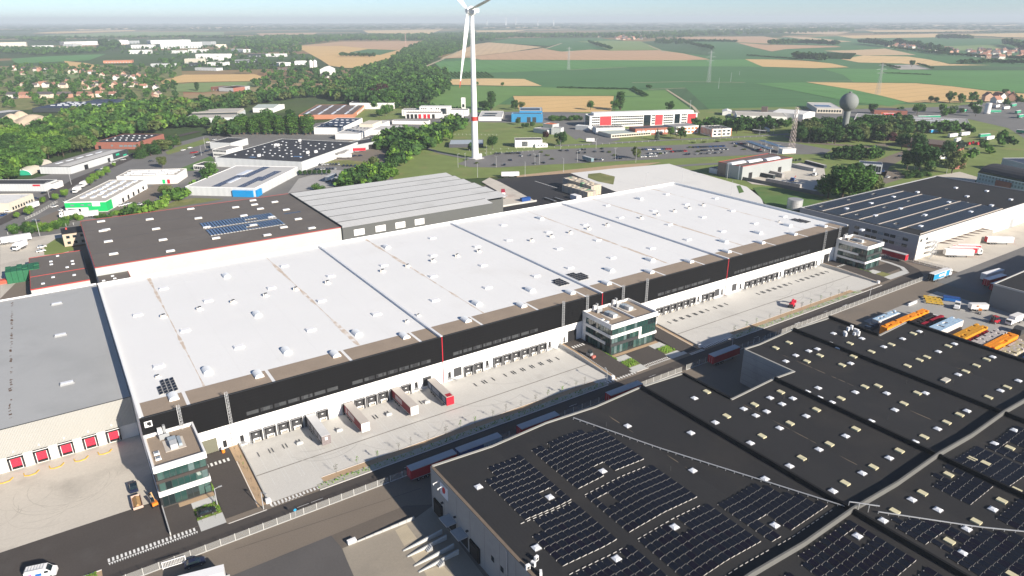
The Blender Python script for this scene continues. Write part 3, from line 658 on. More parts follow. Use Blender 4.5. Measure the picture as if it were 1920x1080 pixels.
W('paved_pad', 310.2, 333.0, 156.0, 164.2, .035, asphalt); W('paved_pad', 310.2, 316, 158.5, 162.5, .045, pave); W('grass_patch', 311, 316.5, 154, 158.5, .05, rough_grass); W('paved_pad', 309.6, 326, 150.4, 154, .05, pave)
strip('paved_pad', [(326, 152), (330.5, 156.5), (332, 163), (332, 172)], 2.2, .06, pave)
# kerb strip between truck yards and road: planted soil, pale kerb stones
for a, b in ((42.0, 134.5), (202.0, 282.0)):
 W('planting_strip', a, b, 151.2, 153.4, .05, sand); W('gravel_verge', a-2, b+3, 149.0, 151.2, .045, mat('verge_gravel', (.40, .39, .33), .95, .15, .4, .2, 3, stain=(.20, .22, .10), sscale=.4, sth=.52, samt=.7))
kerbm = mat('kerb_stone', (.58, .56, .53), .85, .06, .5)
kerb = tag(MB().box(-160, -9, 148.35, 148.6, 0, .13).box(17.6, 26.6, 148.35, 148.6, 0, .07).box(40, 137, 148.4, 148.75, 0, .14).box(200, 299, 148.4, 148.75, 0, .14).box(176, 183, 148.4, 148.7, 0, .12).box(151, 156.5, 149.8, 150.1, 0, .12).build('kerb', kerbm), kind='structure')
tag(MB().box(42, 134.5, 153.4, 153.6, 0, .14).box(202, 282, 153.4, 153.6, 0, .14).build('kerb', kerbm), kind='structure')
# road paint
mk = MB()
def dash(x0, x1, y0, y1, z=.024): mk.poly([(x0, y0, z), (x1, y0, z), (x1, y1, z), (x0, y1, z)])
def zebra(xa, xb, y0, y1, n, z=.026):
 w = (xb-xa)/n
 for k in range(n): dash(xa+k*w, xa+k*w+w*.5, y0, y1, z)
def teeth(xa, xb, y0, y1, n):
 w = (xb-xa)/n
 for k in range(n): mk.poly([(xa+k*w, y1, .026), (xa+k*w+w*.5, y0, .026), (xa+k*w+w*.9, y1, .026)])
zebra(-7.6, 11.0, 150.2, 151.5, 22); teeth(-7.6, 11.0, 149.0, 149.9, 36); zebra(17.9, 24.3, 173.4, 175.0, 6, .86)
zebra(27.8, 41.5, 149.2, 150.4, 15); teeth(27.8, 36, 148.7, 149.1, 10)
zebra(156.5, 168.2, 151.6, 153.4, 14); teeth(156.5, 168.5, 150.2, 151.1, 20); zebra(143.4, 149.2, 174.6, 176.2, 5, 1.03)
zebra(136.5, 151, 149.4, 151.2, 12); zebra(184.2, 201.5, 149.4, 151.2, 16); teeth(176.2, 183, 148.8, 149.6, 10)
zebra(303.0, 309.5, 172.2, 173.5, 4, 1.03)
for x in (-40, -12, 33, 36.5, 62, 118, 152, 206, 250): dash(x, x+3.0, 145.0, 145.12)
for x in (86, 230, 262): mk.poly([(x, 144.2, .026), (x+2.4, 144.2, .026), (x+2.4, 143.9, .026), (x+3.6, 144.35, .026), (x+2.4, 144.8, .026), (x+2.4, 144.5, .026), (x, 144.5, .026)])
for x0 in (25.2, 143.0, 182.0, 302.4): mk.poly([(x0-.1, 152, .05), (x0+.05, 152, .05), (x0+.05, 172, .9 if x0 < 30 else 1.05), (x0-.1, 172, .9 if x0 < 30 else 1.05)])
mk.mi = 1
for x in DOCKS+DOCKS_R:
 for s in (-1.52, 1.52): dash(x+s-.06, x+s+.06, 164.2, 171.6, yardz+.006); dash(x+s-.06, x+s+.06, 156.8, 163.1, yardz+.006)
tag(mk.build('road_markings', [roadmark, mat('worn_marking', (.60, .60, .58), .8, .15, .6, .15, 4)]), kind='structure')
# drain channels, joints and tyre marks in the yards
dr = MB()
for a, b in ((27.9, 140.9), (183.7, 300.1)):
 dr.poly([(a, 163.45, yardz+.008), (b, 163.45, yardz+.008), (b, 163.85, yardz+.008), (a, 163.85, yardz+.008)])
tag(dr.build('drain_channel', mat('drain_grate', (.24, .225, .20), .9, .3, .7, .2, 2)), kind='structure')
tm = MB()
def arc_mark(cx, cy, r, a0, a1, w=.28, z=.03, n=16):
 for i in range(n):
  a, b = a0+(a1-a0)*i/n, a0+(a1-a0)*(i+1)/n
  tm.poly([(cx+(r-w/2)*math.cos(a), cy+(r-w/2)*math.sin(a), z), (cx+(r+w/2)*math.cos(a), cy+(r+w/2)*math.sin(a), z), (cx+(r+w/2)*math.cos(b), cy+(r+w/2)*math.sin(b), z), (cx+(r-w/2)*math.cos(b), cy+(r-w/2)*math.sin(b), z)])
for k in range(26):
 cx = random.choice((random.uniform(45, 130), random.uniform(195, 285))); arc_mark(cx, random.uniform(166, 180), random.uniform(10, 20), R(random.uniform(200, 250)), R(random.uniform(260, 330)), random.uniform(.1, .22), yardz+.010+k*.0002)
tag(tm.build('tyre_marks', mat('tyre_mark', (.43, .42, .395), .9, .2, .5)), kind='stuff')
tm = MB()
for k in range(14): arc_mark(random.uniform(-30, -8), random.uniform(181, 190), random.uniform(4, 11), R(random.uniform(150, 240)), R(random.uniform(280, 380)), random.uniform(.1, .2), .02+k*.0004)
tag(tm.build('tyre_marks', mat('tyre_mark_dark', (.46, .425, .37), .9, .3, .4)), kind='stuff')
# wheel guides in front of the docks
def f_wg(mb): mb.bar((0, -1.1, .18), (0, 1.1, .18), .16, .2)
ME_WG = shared(f_wg, 'wheel_guide', mat('guide_steel', (.16, .165, .17), .5, metal=.4))
for dl, yn in ((DOCKS, 'left'), (DOCKS_R, 'right')):
 for i, x in enumerate(dl):
  if x in (48.1, 59.8, 75.5): continue
  for s, nm in ((-1.5, 'left'), (1.5, 'right')):
   tag(ob('wheel_guide', ME_WG, None, (x+s, 172.9, yardz)), '%s wheel guide of the %s dock from left in the %s truck yard' % (nm, ORD[i], yn), 'wheel guide', 'wheel guides before the docks')
ME_ST = shared(lambda mb: (mb.box(-.9, .9, -.35, .35, 0, .55), mb.box(-.8, .8, -.25, .25, .55, .8)), 'stand', mat('stand_grey', (.45, .46, .46), .6))
for x, w_ in ((42.3, 'beside the leftmost dock trailer'), (54.0, 'between the first and second dock trailers'), (69.6, 'between the second and third dock trailers'), (82.6, 'left of the blue dock trailer')):
 tag(ob('trailer_support', ME_ST, None, (x, 171.8, yardz)), 'grey steel trailer support on the yard '+w_, 'support')
# ------------------------------------------------------------------ left grey warehouse with red dock doors
gw = thing('grey_warehouse', 'light grey flat-roofed warehouse with a row of red dock doors at the left edge', 'warehouse', (-150, 202.5, 0))
cladg = mat('ribbed_beige_cladding', (.40, .395, .37), .6, .04, .1, .02, rib=('x', .33, .05))
bx('concrete_base', mat('dock_concrete', (.66, .64, .60), .8, .05, .3), gw, 0, 155.2, 0, .4, 0, 4.3)
bx('cladding', cladg, gw, 0, 155.2, -.05, .4, 4.3, 12.65)
YR = G(0, 565, 12.65).y
bx('roof', mat('grey_sheet_roof', (.40, .405, .40), .6, .05, .06, .03, 1, stain=(.34, .345, .34), sscale=.05, sth=.52, samt=.6, lines=(0.0, 1.0, .06, .05)), gw, 0, 155.1, .4, YR-202.5, 0, 12.6)
bx('ridge_trim', white_paint, gw, 0, 155.1, YR-202.5, YR-202.1, 12.2, 13.1)
bx('eaves_trim', metal_d, gw, 0, 155.2, -.1, .15, 12.6, 12.72)
for px, py in ((106.7, 570), (113.7, 628.7), (126, 719)):
 p = G(px, py, 12.7); b_ = bx('roof_skylight', greyp, gw, p.x+150-1.8, p.x+150+1.8, p.y-202.5-.9, p.y-202.5+.9, 12.6, 13.1); bx('skylight_pane', dome, b_, p.x+150-1.6, p.x+150+1.6, p.y-202.5-.7, p.y-202.5+.7, 13.1, 13.2)
xd = G(22, 600, 12.65).x
mb = MB()
for k in range(90):
 y = random.uniform(4, YR-205); l = random.uniform(.15, .9); w = random.uniform(.12, .35); x = xd+150+random.uniform(-.25, .25)
 mb.poly([(x-w, y, 12.612+k*.0001), (x+w, y, 12.612+k*.0001), (x+w, y+l, 12.612+k*.0001), (x-w, y+l, 12.612+k*.0001)])
mb.build('rust_marks', mat('rust_brown', (.13, .08, .055), .9, .3, 1), gw)['kind'] = 'stuff'
def f_rdock(mb):
 mb.box(-1.75, -1.35, -.7, 0, .5, 4.3); mb.box(1.35, 1.75, -.7, 0, .5, 4.3); mb.box(-1.75, 1.75, -.7, 0, 3.7, 4.32); mb.mi = 1
 mb.box(-1.85, 1.85, -.75, -.68, 4.25, 4.4); mb.box(-1.33, -1.2, -.5, -.1, .5, 3.7); mb.box(1.2, 1.33, -.5, -.1, .5, 3.7)
ME_RD = shared(f_rdock, 'dock_shelter', [mat('dock_cushion', (.03, .03, .03)), white_paint])
ME_RDD = shared(lambda mb: [mb.box(-1.2, 1.2, -.2, -.1, 1.1+k*.52, 1.1+k*.52+.5) for k in range(5)], 'door_panel', mat('dock_door_red', (.60, .03, .06), .5, .08, .5))
ME_RLIP = shared(lambda mb: mb.box(-1.1, 1.1, -.55, 0, .55, 1.05), 'dock_lip', blackp)
def f_yg(mb):
 P = [(-1.7, -.2), (-1.5, -1.6), (-.5, -2.1), (.9, -1.9), (1.7, -.6)]
 for a, b in zip(P[:-1], P[1:]): mb.bar((*a, .1), (*b, .1), .22, .2)
ME_YG = shared(f_yg, 'yellow_guide', yellow)
for k in range(9):
 x = 150-1.05-5.74*k
 d = ob('dock_shelter', ME_RD, gw, (x, -.06, 0)); ob('door_panel', ME_RDD, d); ob('dock_lip', ME_RLIP, d)
 bx('wall_lamp', white_paint, d, -.2, .2, -.3, 0, 5.4, 5.75)
 tag(ob('dock_guide', ME_YG, None, (x-150-2.9, 199.4, .015)), 'yellow curved floor guide left of the %s red dock door from the right' % ORD[k], 'dock guide', 'yellow guides at the red docks')
# ------------------------------------------------------------------ brown-roofed warehouse behind, with annexes
ZC = 12.0
cw = thing('brown_roof_warehouse', 'wide warehouse with flat brown roof and a blue solar array behind the white roof', 'warehouse', (6.4, 336.0, 0))
sheetw = mat('pale_sheet_wall', (.46, .48, .47), .55, .04, .2, .02, rib=('x', .5, .04))
broof = mat('brown_bitumen', (.135, .120, .108), .9, .07, .06, .1, 2.0, stain=(.175, .16, .145), sscale=.04, sth=.53, samt=.6)
bx('wall', sheetw, cw, 0, 111.4, 0, 89.4, 0, ZC-.5); bx('roof', broof, cw, .15, 111.3, .15, 89.3, ZC-.5, ZC-.12)
rt = mat('red_trim', (.42, .055, .05), .6, .06)
for a in ((0, 111.4, -.08, .12), (-.08, .12, .12, 89.3), (0, 111.4, 89.3, 89.5)): bx('red_trim', rt, cw, *a, ZC-.3, ZC)
for px, py in [(193, 433), (199, 431), (203, 453), (213, 476.5), (280.5, 411.5), (292.5, 429.5), (305.5, 450), (319.5, 471), (357.5, 392), (441.5, 389), (474, 376), (477, 384), (515, 379), (536.5, 393.5), (488, 391.7), (559, 411), (584.5, 428), (501, 441), (405, 447), (388, 426.5), (371.7, 409.5), (532, 426.5), (509, 407.5), (189.5, 415.5), (457, 404.5), (475, 422.5)]:
 p = G(px, py, ZC); d = bx('roof_skylight', mat('pale_curb', (.60, .57, .53), .8), cw, p.x-6.4-1.9, p.x-6.4+1.9, p.y-336-.95, p.y-336+.95, ZC-.12, ZC+.35)
 for s in (-.5, .5): MB().box(p.x-6.4-1.75, p.x-6.4+1.75, p.y-336+s-.35, p.y-336+s+.35, ZC+.35, ZC+.5).build('skylight_pane', dome, d)
# blue array: strings running away from the photographer
def strings(nm, x0, x1, y0, y1, z, dx, holes, parent, ox, oy, cellm, tilt=.26, brk=2.0):
 mb = MB(); x = x0
 while x < x1:
  y = y0
  while y+brk <= y1+.01:
   if not any(a <= x <= b and c <= y <= d for a, b, c, d in holes):
    w = dx*.8; za, zb = z+.15, z+.15+w*tilt; mb.mi = 0
    mb.poly([(x-ox, y-oy+.06, zb), (x+w-ox, y-oy+.06, za), (x+w-ox, y+brk-.06-oy, za), (x-ox, y+brk-.06-oy, zb)]); mb.mi = 1
    mb.poly([(x-ox, y-oy, zb-.02), (x+w-ox, y-oy, za-.02), (x+w-ox, y+brk-oy, za-.02), (x-ox, y+brk-oy, zb-.02)])
    mb.poly([(x-ox, y-oy, z), (x+w-ox, y-oy, z), (x+w-ox, y-oy, za), (x-ox, y-oy, zb)]); mb.poly([(x-ox, y-oy, z), (x-ox, y-oy, zb), (x-ox, y+brk-oy, zb), (x-ox, y+brk-oy, z)])
   y += brk
  x += dx
 o = mb.build(nm, [cellm, pvframe], parent); o['kind'] = 'stuff'; return o
pa, pb, pc, pdd = G(396, 442.5, ZC), G(533, 421.5, ZC), G(511, 402, ZC), G(366, 412, ZC)
strings('solar_array', pa.x, pb.x, pa.y+.4, pa.y+13.5, ZC-.1, 1.55, [(G(468, 425, ZC).x-2, G(468, 425, ZC).x+4, pa.y+2, pa.y+5)], cw, 6.4, 336, pvblue)
strings('solar_array', pdd.x+.5, pc.x, pa.y+15.2, pa.y+27.5, ZC-.1, 1.55, [(G(450, 405, ZC).x-1, G(450, 405, ZC).x+5, pa.y+16.5, pa.y+20)], cw, 6.4, 336, pvblue)
bx('puddle', mat('roof_puddle', (.03, .05, .08), .05, .1, spec=.6), cw, 95, 104, 42.0, 43.6, ZC-.12, ZC-.112)
for k in range(3): bx('expansion_joint', metal_d, cw, .3, 111, 22*k+21.9, 22*k+22.05, ZC-.12, ZC-.08)
an = thing('annex_building', 'low brown-roofed annex with red trim left of the brown warehouse', 'annex', (-18.4, 342.5, 0))
bx('wall', sheetw, an, 0, 22, 0, 50.5, 0, 4.7); bx('roof', broof, an, .1, 21.9, .1, 50.4, 4.7, 4.9)
for a in ((0, 22, -.08, .1), (-.08, .1, .1, 50.4), (0, 22, 50.4, 50.55), (0, 22, 18.4, 18.6)): bx('red_trim', rt, an, *a, 4.6, 5.1)
for x, y in ((8, 12), (8, 33), (8, 38), (16, 10), (16.5, 33), (16.5, 28), (11, 46), (14, 24), (4, 5)): bx('roof_skylight', dome, an, x, x+1.3, y, y+1.3, 4.9, 5.3)
an = thing('annex_building', 'small brown-roofed lean-to wedged behind the rear left corner of the white roof', 'annex', (6.5, 324.5, 0))
bx('wall', sheetw, an, 0, 12.0, 0, 11.4, 0, 7.8); bx('roof', broof, an, .1, 11.9, .1, 11.3, 7.8, 8.0)
for x, y in ((5, 7), (5.5, 3), (1.2, 2.5)): bx('roof_skylight', dome, an, x, x+1.2, y, y+1.0, 8.0, 8.35)
bx('red_trim', rt, an, 11.9, 12.1, 0, 11.4, 7.7, 8.1)
# gatehouse of the brown warehouse
a_ = thing('brick_gatehouse', 'small beige brick office with flat roof at the corner of the brown warehouse', 'office', (G(122, 463, 0).x, G(122, 463, 0).y, 0))
bx('wall', mat('beige_brick', (.46, .38, .30), .85, .08, .6, .1, 6), a_, 0, 12, 0, 12, 0, 6.8); bx('roof', bitumen, a_, -.2, 12.2, -.2, 12.2, 6.8, 7.2)
for x in (1.5, 4.5, 8.0):
 for z in (1.2, 4.3): bx('window', glass_d, a_, x, x+1.6, -.06, .02, z, z+1.4)
bx('chimney', rt, a_, 2, 2.8, 8, 9, 7.2, 8.2)
# ------------------------------------------------------------------ grey metal-roofed hall behind
dh = thing('grey_hall', 'hall with pale ribbed metal roof and dark grey walls behind the white roof', 'warehouse', (118.2, 335.0, 0))
dkw = mat('dark_grey_cladding', (.105, .11, .108), .6, .05, .2, .03, rib=('x', .5, .03)); lroof = mat('pale_metal_roof', (.56, .56, .545), .5, .06, .06, .03, 1, stain=(.44, .44, .42), sscale=.06, sth=.5, samt=.6, lines=(math.pi/2, 3.0, .08, .08))
bx('wall', dkw, dh, .05, 92, 0, 88, 0, 11.6); bx('wall', dkw, dh, 92, 109, 15, 88, 0, 11.6)
mb = MB()
prof = [0, 9, 22, 36, 50, 64, 76, 88]
for i in range(len(prof)-1):
 y0, y1 = prof[i], prof[i+1]; xr = 92 if y1 <= 15.01 else 109
 za, zb = 11.6, 12.5
 mb.poly([(-.1, y0, za), (xr+.1, y0, za), (xr+.1, y1, zb), (-.1, y1, zb)]); mb.poly([(-.1, y1, za), (xr+.1, y1, za), (xr+.1, y1, zb), (-.1, y1, zb)][::-1])
 mb.poly([(-.1, y0, za), (-.1, y1, zb), (-.1, y1, za)]); mb.poly([(xr+.1, y0, za), (xr+.1, y1, za), (xr+.1, y1, zb)])
mb.build('roof', lroof, dh)
for i in range(1, len(prof)-1): bx('roof_gutter', metal_d, dh, 0, 92 if prof[i] < 16 else 109, prof[i]-.55, prof[i]+.05, 12.44, 12.54)
for px in (673.5, 713.5, 750.5, 786.5):
 x = 0
 r = ray(px, 360+(220-(px-673.5)*.17*3)/3); t = 335/r.y; x = r.x*t-118.2; z = CAMH+r.z*t
 w_ = bx('window', white_paint, dh, x-2.9, x+2.9, -.12, 0, 6.3, 9.6)
 for s in (-1.45, 1.45): bx('pane', mat('white_polycarbonate', (.74, .74, .72), .5), w_, x+s-1.3, x+s+1.3, -.16, -.12, 6.5, 9.4)
bx('verge_trim', metal_d, dh, -.3, .05, 0, 88, 11.4, 12.75)
# ------------------------------------------------------------------ east warehouse with striped solar roof
EX, EY, EZ = 345.6, 158.5, 12.6
ew = thing('solar_roof_warehouse', 'long warehouse with solar strips on a dark roof and sunlit white wall at right', 'warehouse', (EX, EY, 0))
ewall = mat('panel_wall_white', (.66, .63, .58), .7, .04, .15, .03); egrey = mat('panel_wall_grey', (.30, .31, .33), .7, .05, .15, .03)
bx('front_wall', ewall, ew, 0, 149, 0, .4, 0, EZ); bx('side_wall', egrey, ew, 0, .4, .4, 66, 0, EZ); bx('rear_wall', egrey, ew, 0, 149, 66, 66.4, 0, EZ); bx('roof', bitumen, ew, .4, 148.6, .4, 66, 0, EZ-.35); bx('east_wall', egrey, ew, 148.6, 149, .4, 66, 0, EZ)
for k in range(1, 25): bx('panel_joint', mat('pale_joint', (.50, .47, .43), .8), ew, k*6-.03, k*6+.03, -.012, .1, 0, EZ)
for a in ((-.05, 149, -.05, .45), (-.05, .45, .45, 66), (148.6, 149.1, .45, 66), (0, 149, 66, 66.5)): bx('roof_trim', mat('trim_grey', (.36, .36, .36), .6), ew, *a, EZ, EZ+.1)
for k in range(6):
 y0 = 2.5+k*10.7; strings('solar_array', EX+4+(0 if k else 8), EX+92-k*.8, EY+y0, EY+y0+10.6, EZ-.35, 1.6, [(EX+12+26*j, EX+15+26*j, EY+y0+3, EY+y0+6) for j in range(4)] if k % 2 else [], ew, EX, EY, mat('solar_cell_navy', (.010, .020, .048), .2, .2, .3, .1, 2, spec=.4), .15, 2.1)
 bx('cable_tray', mat('tray_beige', (.50, .44, .38), .7), ew, 4, 92-k*.8, y0-.75, y0-.45, EZ-.35, EZ+.05)
for px, py in ((1616, 431), (1641, 404), (1587, 391), (1726, 424), (1734, 403), (1688, 391), (1633, 381), (1675, 369), (1720, 360), (1779, 379), (1820, 397), (1859, 385), (1792, 352), (1850, 358), (1813, 368), (1895, 374)):
 p = G(px, py, EZ); d = bx('roof_skylight', dome, ew, p.x-EX-1.3, p.x-EX+1.3, p.y-EY-.8, p.y-EY+.8, EZ-.35, EZ+.35)
for z in (8.6, 5.4):
 for k in range(9): bx('window', glass_d if (k*7+int(z)) % 3 else glass_l, ew, -.06, .02, 5+k*3.2, 7.7+k*3.2, z, z+1.5)
for x in (1.5, 7): bx('window', glass_d, ew, x, x+2, -.05, .02, 9.2, 10.6)
for k in range(8):                                      # slanted dock porches on the sunlit wall
 x = 19+k*6.2; mb = MB(); h = 5.6
 mb.v += [(x, 0, 0), (x+5.2, 0, 0), (x+5.2, -5.5, 0), (x, 0, h), (x+5.2, 0, h), (x+5.2, -5.5, h)]
 for q in ((0, 2, 5, 3), (3, 5, 4), (1, 4, 5, 2), (0, 1, 2)): mb.f.append(q); mb.m.append(0)
 p_ = mb.build('dock_porch', mat('porch_panel', (.56, .53, .47), .8, .05), ew); MB().poly([(x+.1, -.1, h+.01), (x+5.1, -5.4, h+.01), (x+5.1, -.1, h+.01)]).build('porch_roof', mat('porch_brown', (.13, .10, .09), .9), p_)
st = MB()
for x in (8.5, 13.5):
 for y in (-3.2, -1.0): st.bar((x, y, 0), (x, y, 8.6), .16)
for z in (3.0, 5.8, 8.4): st.box(8.4, 13.6, -3.3, -.9, z, z+.08); st.bar((8.4, -3.3, z+1), (13.6, -3.3, z+1), .08)
for z in (0, 2.9, 5.7): st.bar((8.6, -2.7, z), (13.4, -2.7, z+2.8), .5, .1)
st.build('fire_escape', metal_l, ew)
bx('sliding_door', greyp, ew, 102, 106, -.08, 0, 0, 5)
# ------------------------------------------------------------------ grey building cut by the right edge
gb = thing('concrete_building', 'plain grey concrete building cut off by the right edge, casting a long shadow', 'building', (312.3, 40, 0))
bx('wall', mat('grey_concrete_panel', (.24, .235, .225), .85, .06, .2, .05), gb, 0, 90, 0, 70.6, 0, 9.6); bx('roof', bitumen, gb, .3, 90, .3, 70.3, 9.6, 9.75)
for a in ((-.1, 90, 70.3, 70.75), (-.1, .3, 0, 70.3)): bx('parapet', concwall, gb, *a, 9.4, 10.1)
# ------------------------------------------------------------------ foreground warehouse with dark roof
FX0, FX1, FY1, FZ = 60.8, 238.2, 125.4, 12.0
RIDGE = [60.8, 94.6, 128.5, 164.5, 199.2, 238.2]
def roofz(x):
 for a, b in zip(RIDGE[:-1], RIDGE[1:]):
  if a <= x <= b: return FZ+.5-.85*(1-abs((x-a)/(b-a)*2-1))
 return FZ+.55
fw = thing('dark_roof_warehouse', 'huge foreground warehouse with dark bitumen roof, skylights and many solar panels', 'warehouse', (FX0, 0, 0))
fwall = mat('weathered_concrete', (.33, .33, .325), .85, .08, .15, .07, 1.5, stain=(.24, .24, .24), sscale=.12, sth=.52, samt=.5)
FYS = 60.3                                              # fire wall between north and south halls
XS = sorted(set(RIDGE+[(a+b)/2 for a, b in zip(RIDGE[:-1], RIDGE[1:])]+[145.8, 174.5, 220.8]))
def ytop(x0, x1):
 m = (x0+x1)/2
 return 107.0 if (145.8 < m < 174.5 or m > 220.8) else FY1
rb = MB()
for a, b in zip(XS[:-1], XS[1:]):
 for ya, yb in ((-30, FYS), (FYS, ytop(a, b))):
  rb.poly([(a-FX0, ya, roofz(a)), (b-FX0, ya, roofz(b)), (b-FX0, yb, roofz(b)), (a-FX0, yb, roofz(a))])
rb.build('roof', bitumen, fw)
def fwbox(nm, m, x0, x1, y0, y1, z0, z1): return bx(nm, m, fw, x0-FX0, x1-FX0, y0, y1, z0, z1)
def wavewall(nm, m, x0, x1, y0, y1, z0, dz):
 xs = [x0]+[x for x in XS if x0 < x < x1]+[x1]; mb = MB()
 for a, b in zip(xs[:-1], xs[1:]):
  n = len(mb.v); za, zb = roofz(a)+dz, roofz(b)+dz; zl, zm = (roofz(a)+z0, roofz(b)+z0) if z0 is not None else (0, 0)
  mb.v += [(a-FX0, y0, zl), (b-FX0, y0, zm), (b-FX0, y1, zm), (a-FX0, y1, zl), (a-FX0, y0, za), (b-FX0, y0, zb), (b-FX0, y1, zb), (a-FX0, y1, za)]
  for q in ((0, 3, 2, 1), (4, 5, 6, 7), (0, 1, 5, 4), (2, 3, 7, 6), (3, 0, 4, 7), (1, 2, 6, 5)): mb.f.append(tuple(n+i for i in q)); mb.m.append(0)
 return mb.build(nm, m, fw)
cap = mat('coping_grey', (.33, .325, .30), .8, .06, .3)
for x0, x1, y in ((60.8, 145.8, FY1), (145.8, 174.5, 107.0), (174.5, 220.8, FY1), (220.8, 238.2, 107.0)):
 wavewall('north_wall', fwall, x0, x1, y, y+.45, None, .12); wavewall('coping', cap, x0-.05, x1+.05, y-.1, y+.5, .12, .3)
fwbox('west_wall', fwall, FX0-.4, FX0, -30, FY1+.45, 0, FZ+.5); fwbox('coping', mat('coping_brown', (.16, .125, .095), .85, .15, .4), FX0-.45, FX0+.25, -30, FY1-.1, FZ+.5, FZ+.68)
fwbox('court_wall', fwall, 145.8, 146.2, 107.5, FY1, 0, roofz(145.8)+.1); fwbox('court_wall', fwall, 174.1, 174.5, 107.5, FY1, 0, roofz(174.5)+.1)
fwbox('court_coping', bitumen_d, 145.55, 146.3, 107.5, FY1-.1, roofz(145.8)+.1, roofz(145.8)+.55); fwbox('court_coping', cap, 174.0, 174.6, 107.5, FY1-.1, roofz(174.5)+.1, roofz(174.5)+.28)
fwbox('east_wall', fwall, 220.8, 221.2, 107.5, FY1+.45, 0, roofz(220.8)); fwbox('east_wall', fwall, 238.2, 238.6, -30, 107.45, 0, FZ+.5)
fwbox('east_coping', bitumen_d, 220.3, 221.2, 107.4, FY1+.4, roofz(220.8), roofz(220.8)+.9); fwbox('east_coping', bitumen_d, 237.6, 238.7, -30, 106.9, FZ+.4, FZ+1.3)
wavewall('fire_wall', mat('fire_wall_grey', (.125, .125, .12), .85, .1, .3), 60.8, 238.2, FYS-.2, FYS+.2, -.1, 1.35)
for x, ya, yb in ((128.5, FYS+.3, FY1-.15), (164.5, FYS+.3, 106.9), (199.2, FYS+.3, FY1-.15), (128.5, -30, FYS-.3), (164.5, -30, FYS-.3), (199.2, -30, FYS-.3)):
 fwbox('bay_wall', bitumen_d, x-.3, x+.3, ya, yb, FZ+.3, FZ+1.55)
gap = MB()
for x in [(a+b)/2 for a, b in zip(RIDGE[:-1], RIDGE[1:])]:
 y = -25
 while y < (118 if x < 140 or x > 176 else 104):
  l = random.uniform(1.5, 7); w = random.uniform(.08, .3)
  if abs(y-FYS) > 8 and random.random() < .5: gap.poly([(x-FX0, y, roofz(x)+.012), (x-FX0+w, y+.6, roofz(x)+.035), (x-FX0+w*.5, y+l, roofz(x)+.03), (x-FX0-w*.4, y+l*.6, roofz(x)+.03)])
  y += l
gap.build('valley_dirt', mat('valley_silt', (.16, .13, .095), .95, .25, .6), fw)['kind'] = 'stuff'
# square domes
def f_sq(mb):
 mb.box(-.85, .85, -.85, .85, 0, .35); mb.mi = 1
 for q in range(4):
  a = [(-.8, -.8), (.8, -.8), (.8, .8), (-.8, .8)][q]; b = [(-.8, -.8), (.8, -.8), (.8, .8), (-.8, .8)][(q+1) % 4]
  mb.poly([(*a, .35), (*b, .35), (b[0]*.5, b[1]*.5, .62), (a[0]*.5, a[1]*.5, .62)])
 mb.poly([(-.4, -.4, .62), (.4, -.4, .62), (.4, .4, .62), (-.4, .4, .62)])
ME_SQ = shared(f_sq, 'dome_skylight', [mat('dome_curb', (.20, .20, .21), .7), dome])
ME_SQY = shared(lambda mb: (mb.box(-.7, .7, -.95, .95, 0, .45)), 'smoke_hatch', dome_y)
SQ = [(897, 911), (1030.6, 930.3), (1005.5, 1025), (1156, 1045.5), (1130, 881.5), (1264.5, 986), (1176.7, 797), (1295.5, 810), (1299, 880.5), (1434.5, 896), (1453, 983), (1608, 1003), (1302, 745), (1341, 790.5), (1407, 829), (1480.5, 872), (1394.5, 765), (1417, 777.5), (1437.6, 770), (1444, 744.5), (1466.5, 756), (1486.7, 745.5), (1461.7, 801), (1511.7, 778.5), (1535.6, 841), (1585.7, 816), (1617, 885.5), (1667.5, 857), (1715.5, 827), (1758, 802.5), (1562, 919), (1513, 733), (1534, 726), (1559.5, 753), (1603.6, 734), (1633, 788), (1678, 767), (1735.5, 735.7), (1813.5, 769), (1838, 754.7), (1876, 731), (1473.3, 676), (1492, 665), (1516.5, 656.7), (1532.6, 653), (1562.8, 624), (1595, 680), (1616, 633.5), (1556.7, 642), (1572.6, 651), (1578, 651.5), (1619, 667), (1657, 649), (1692.5, 634), (1759.5, 658), (1685.7, 694), (1724, 620.3), (1789.8, 643.5), (1861.5, 668), (1796.5, 701), (1662.5, 736), (1536, 744), (1735, 735.5), (1909.7, 712.5), (1876, 731), (1759, 954), (1805, 1035), (1656, 974), (1710, 935), (1865, 830), (1902, 805), (1862, 953), (1813, 990)]
HT = [(1325.5, 733), (1362.5, 778.5), (1429, 816), (1503.5, 857), (1585, 904), (1415, 757), (1464, 733.5), (1481.5, 792), (1531, 766.5), (1555.5, 831), (1605, 802.5), (1638, 874), (1687, 843.5), (1733, 817.6), (1775.5, 790.5), (1799.7, 776), (1853.7, 743.5), (1889, 724.5), (1621.7, 723.5), (1577, 745.5), (1695, 755), (1720.5, 735.5), (1454.5, 651), (1479.5, 641), (1513, 676), (1537.5, 665), (1593.7, 642.5), (1579, 683), (1600.5, 667), (1634, 658), (1671.5, 644.5), (1712.5, 624), (1646.7, 722), (1621, 721), (1634.7, 658.4), (1701.5, 684.5), (1724, 673.5), (1738, 668), (1778, 647.5), (1811, 695), (1831, 684), (1850.6, 672.6), (1759, 723), (1888.6, 724), (1730, 922.5), (1678, 957), (1831, 976), (1780.5, 1013), (1848.5, 867), (1823, 859), (1894, 838), (1879, 937), (1906, 917), (1779, 888), (1898, 1076)]
def onroof(px, py):
 p = G(px, py, FZ)
 for _ in range(4): p = G(px, py, roofz(p.x)+.4)
 return p
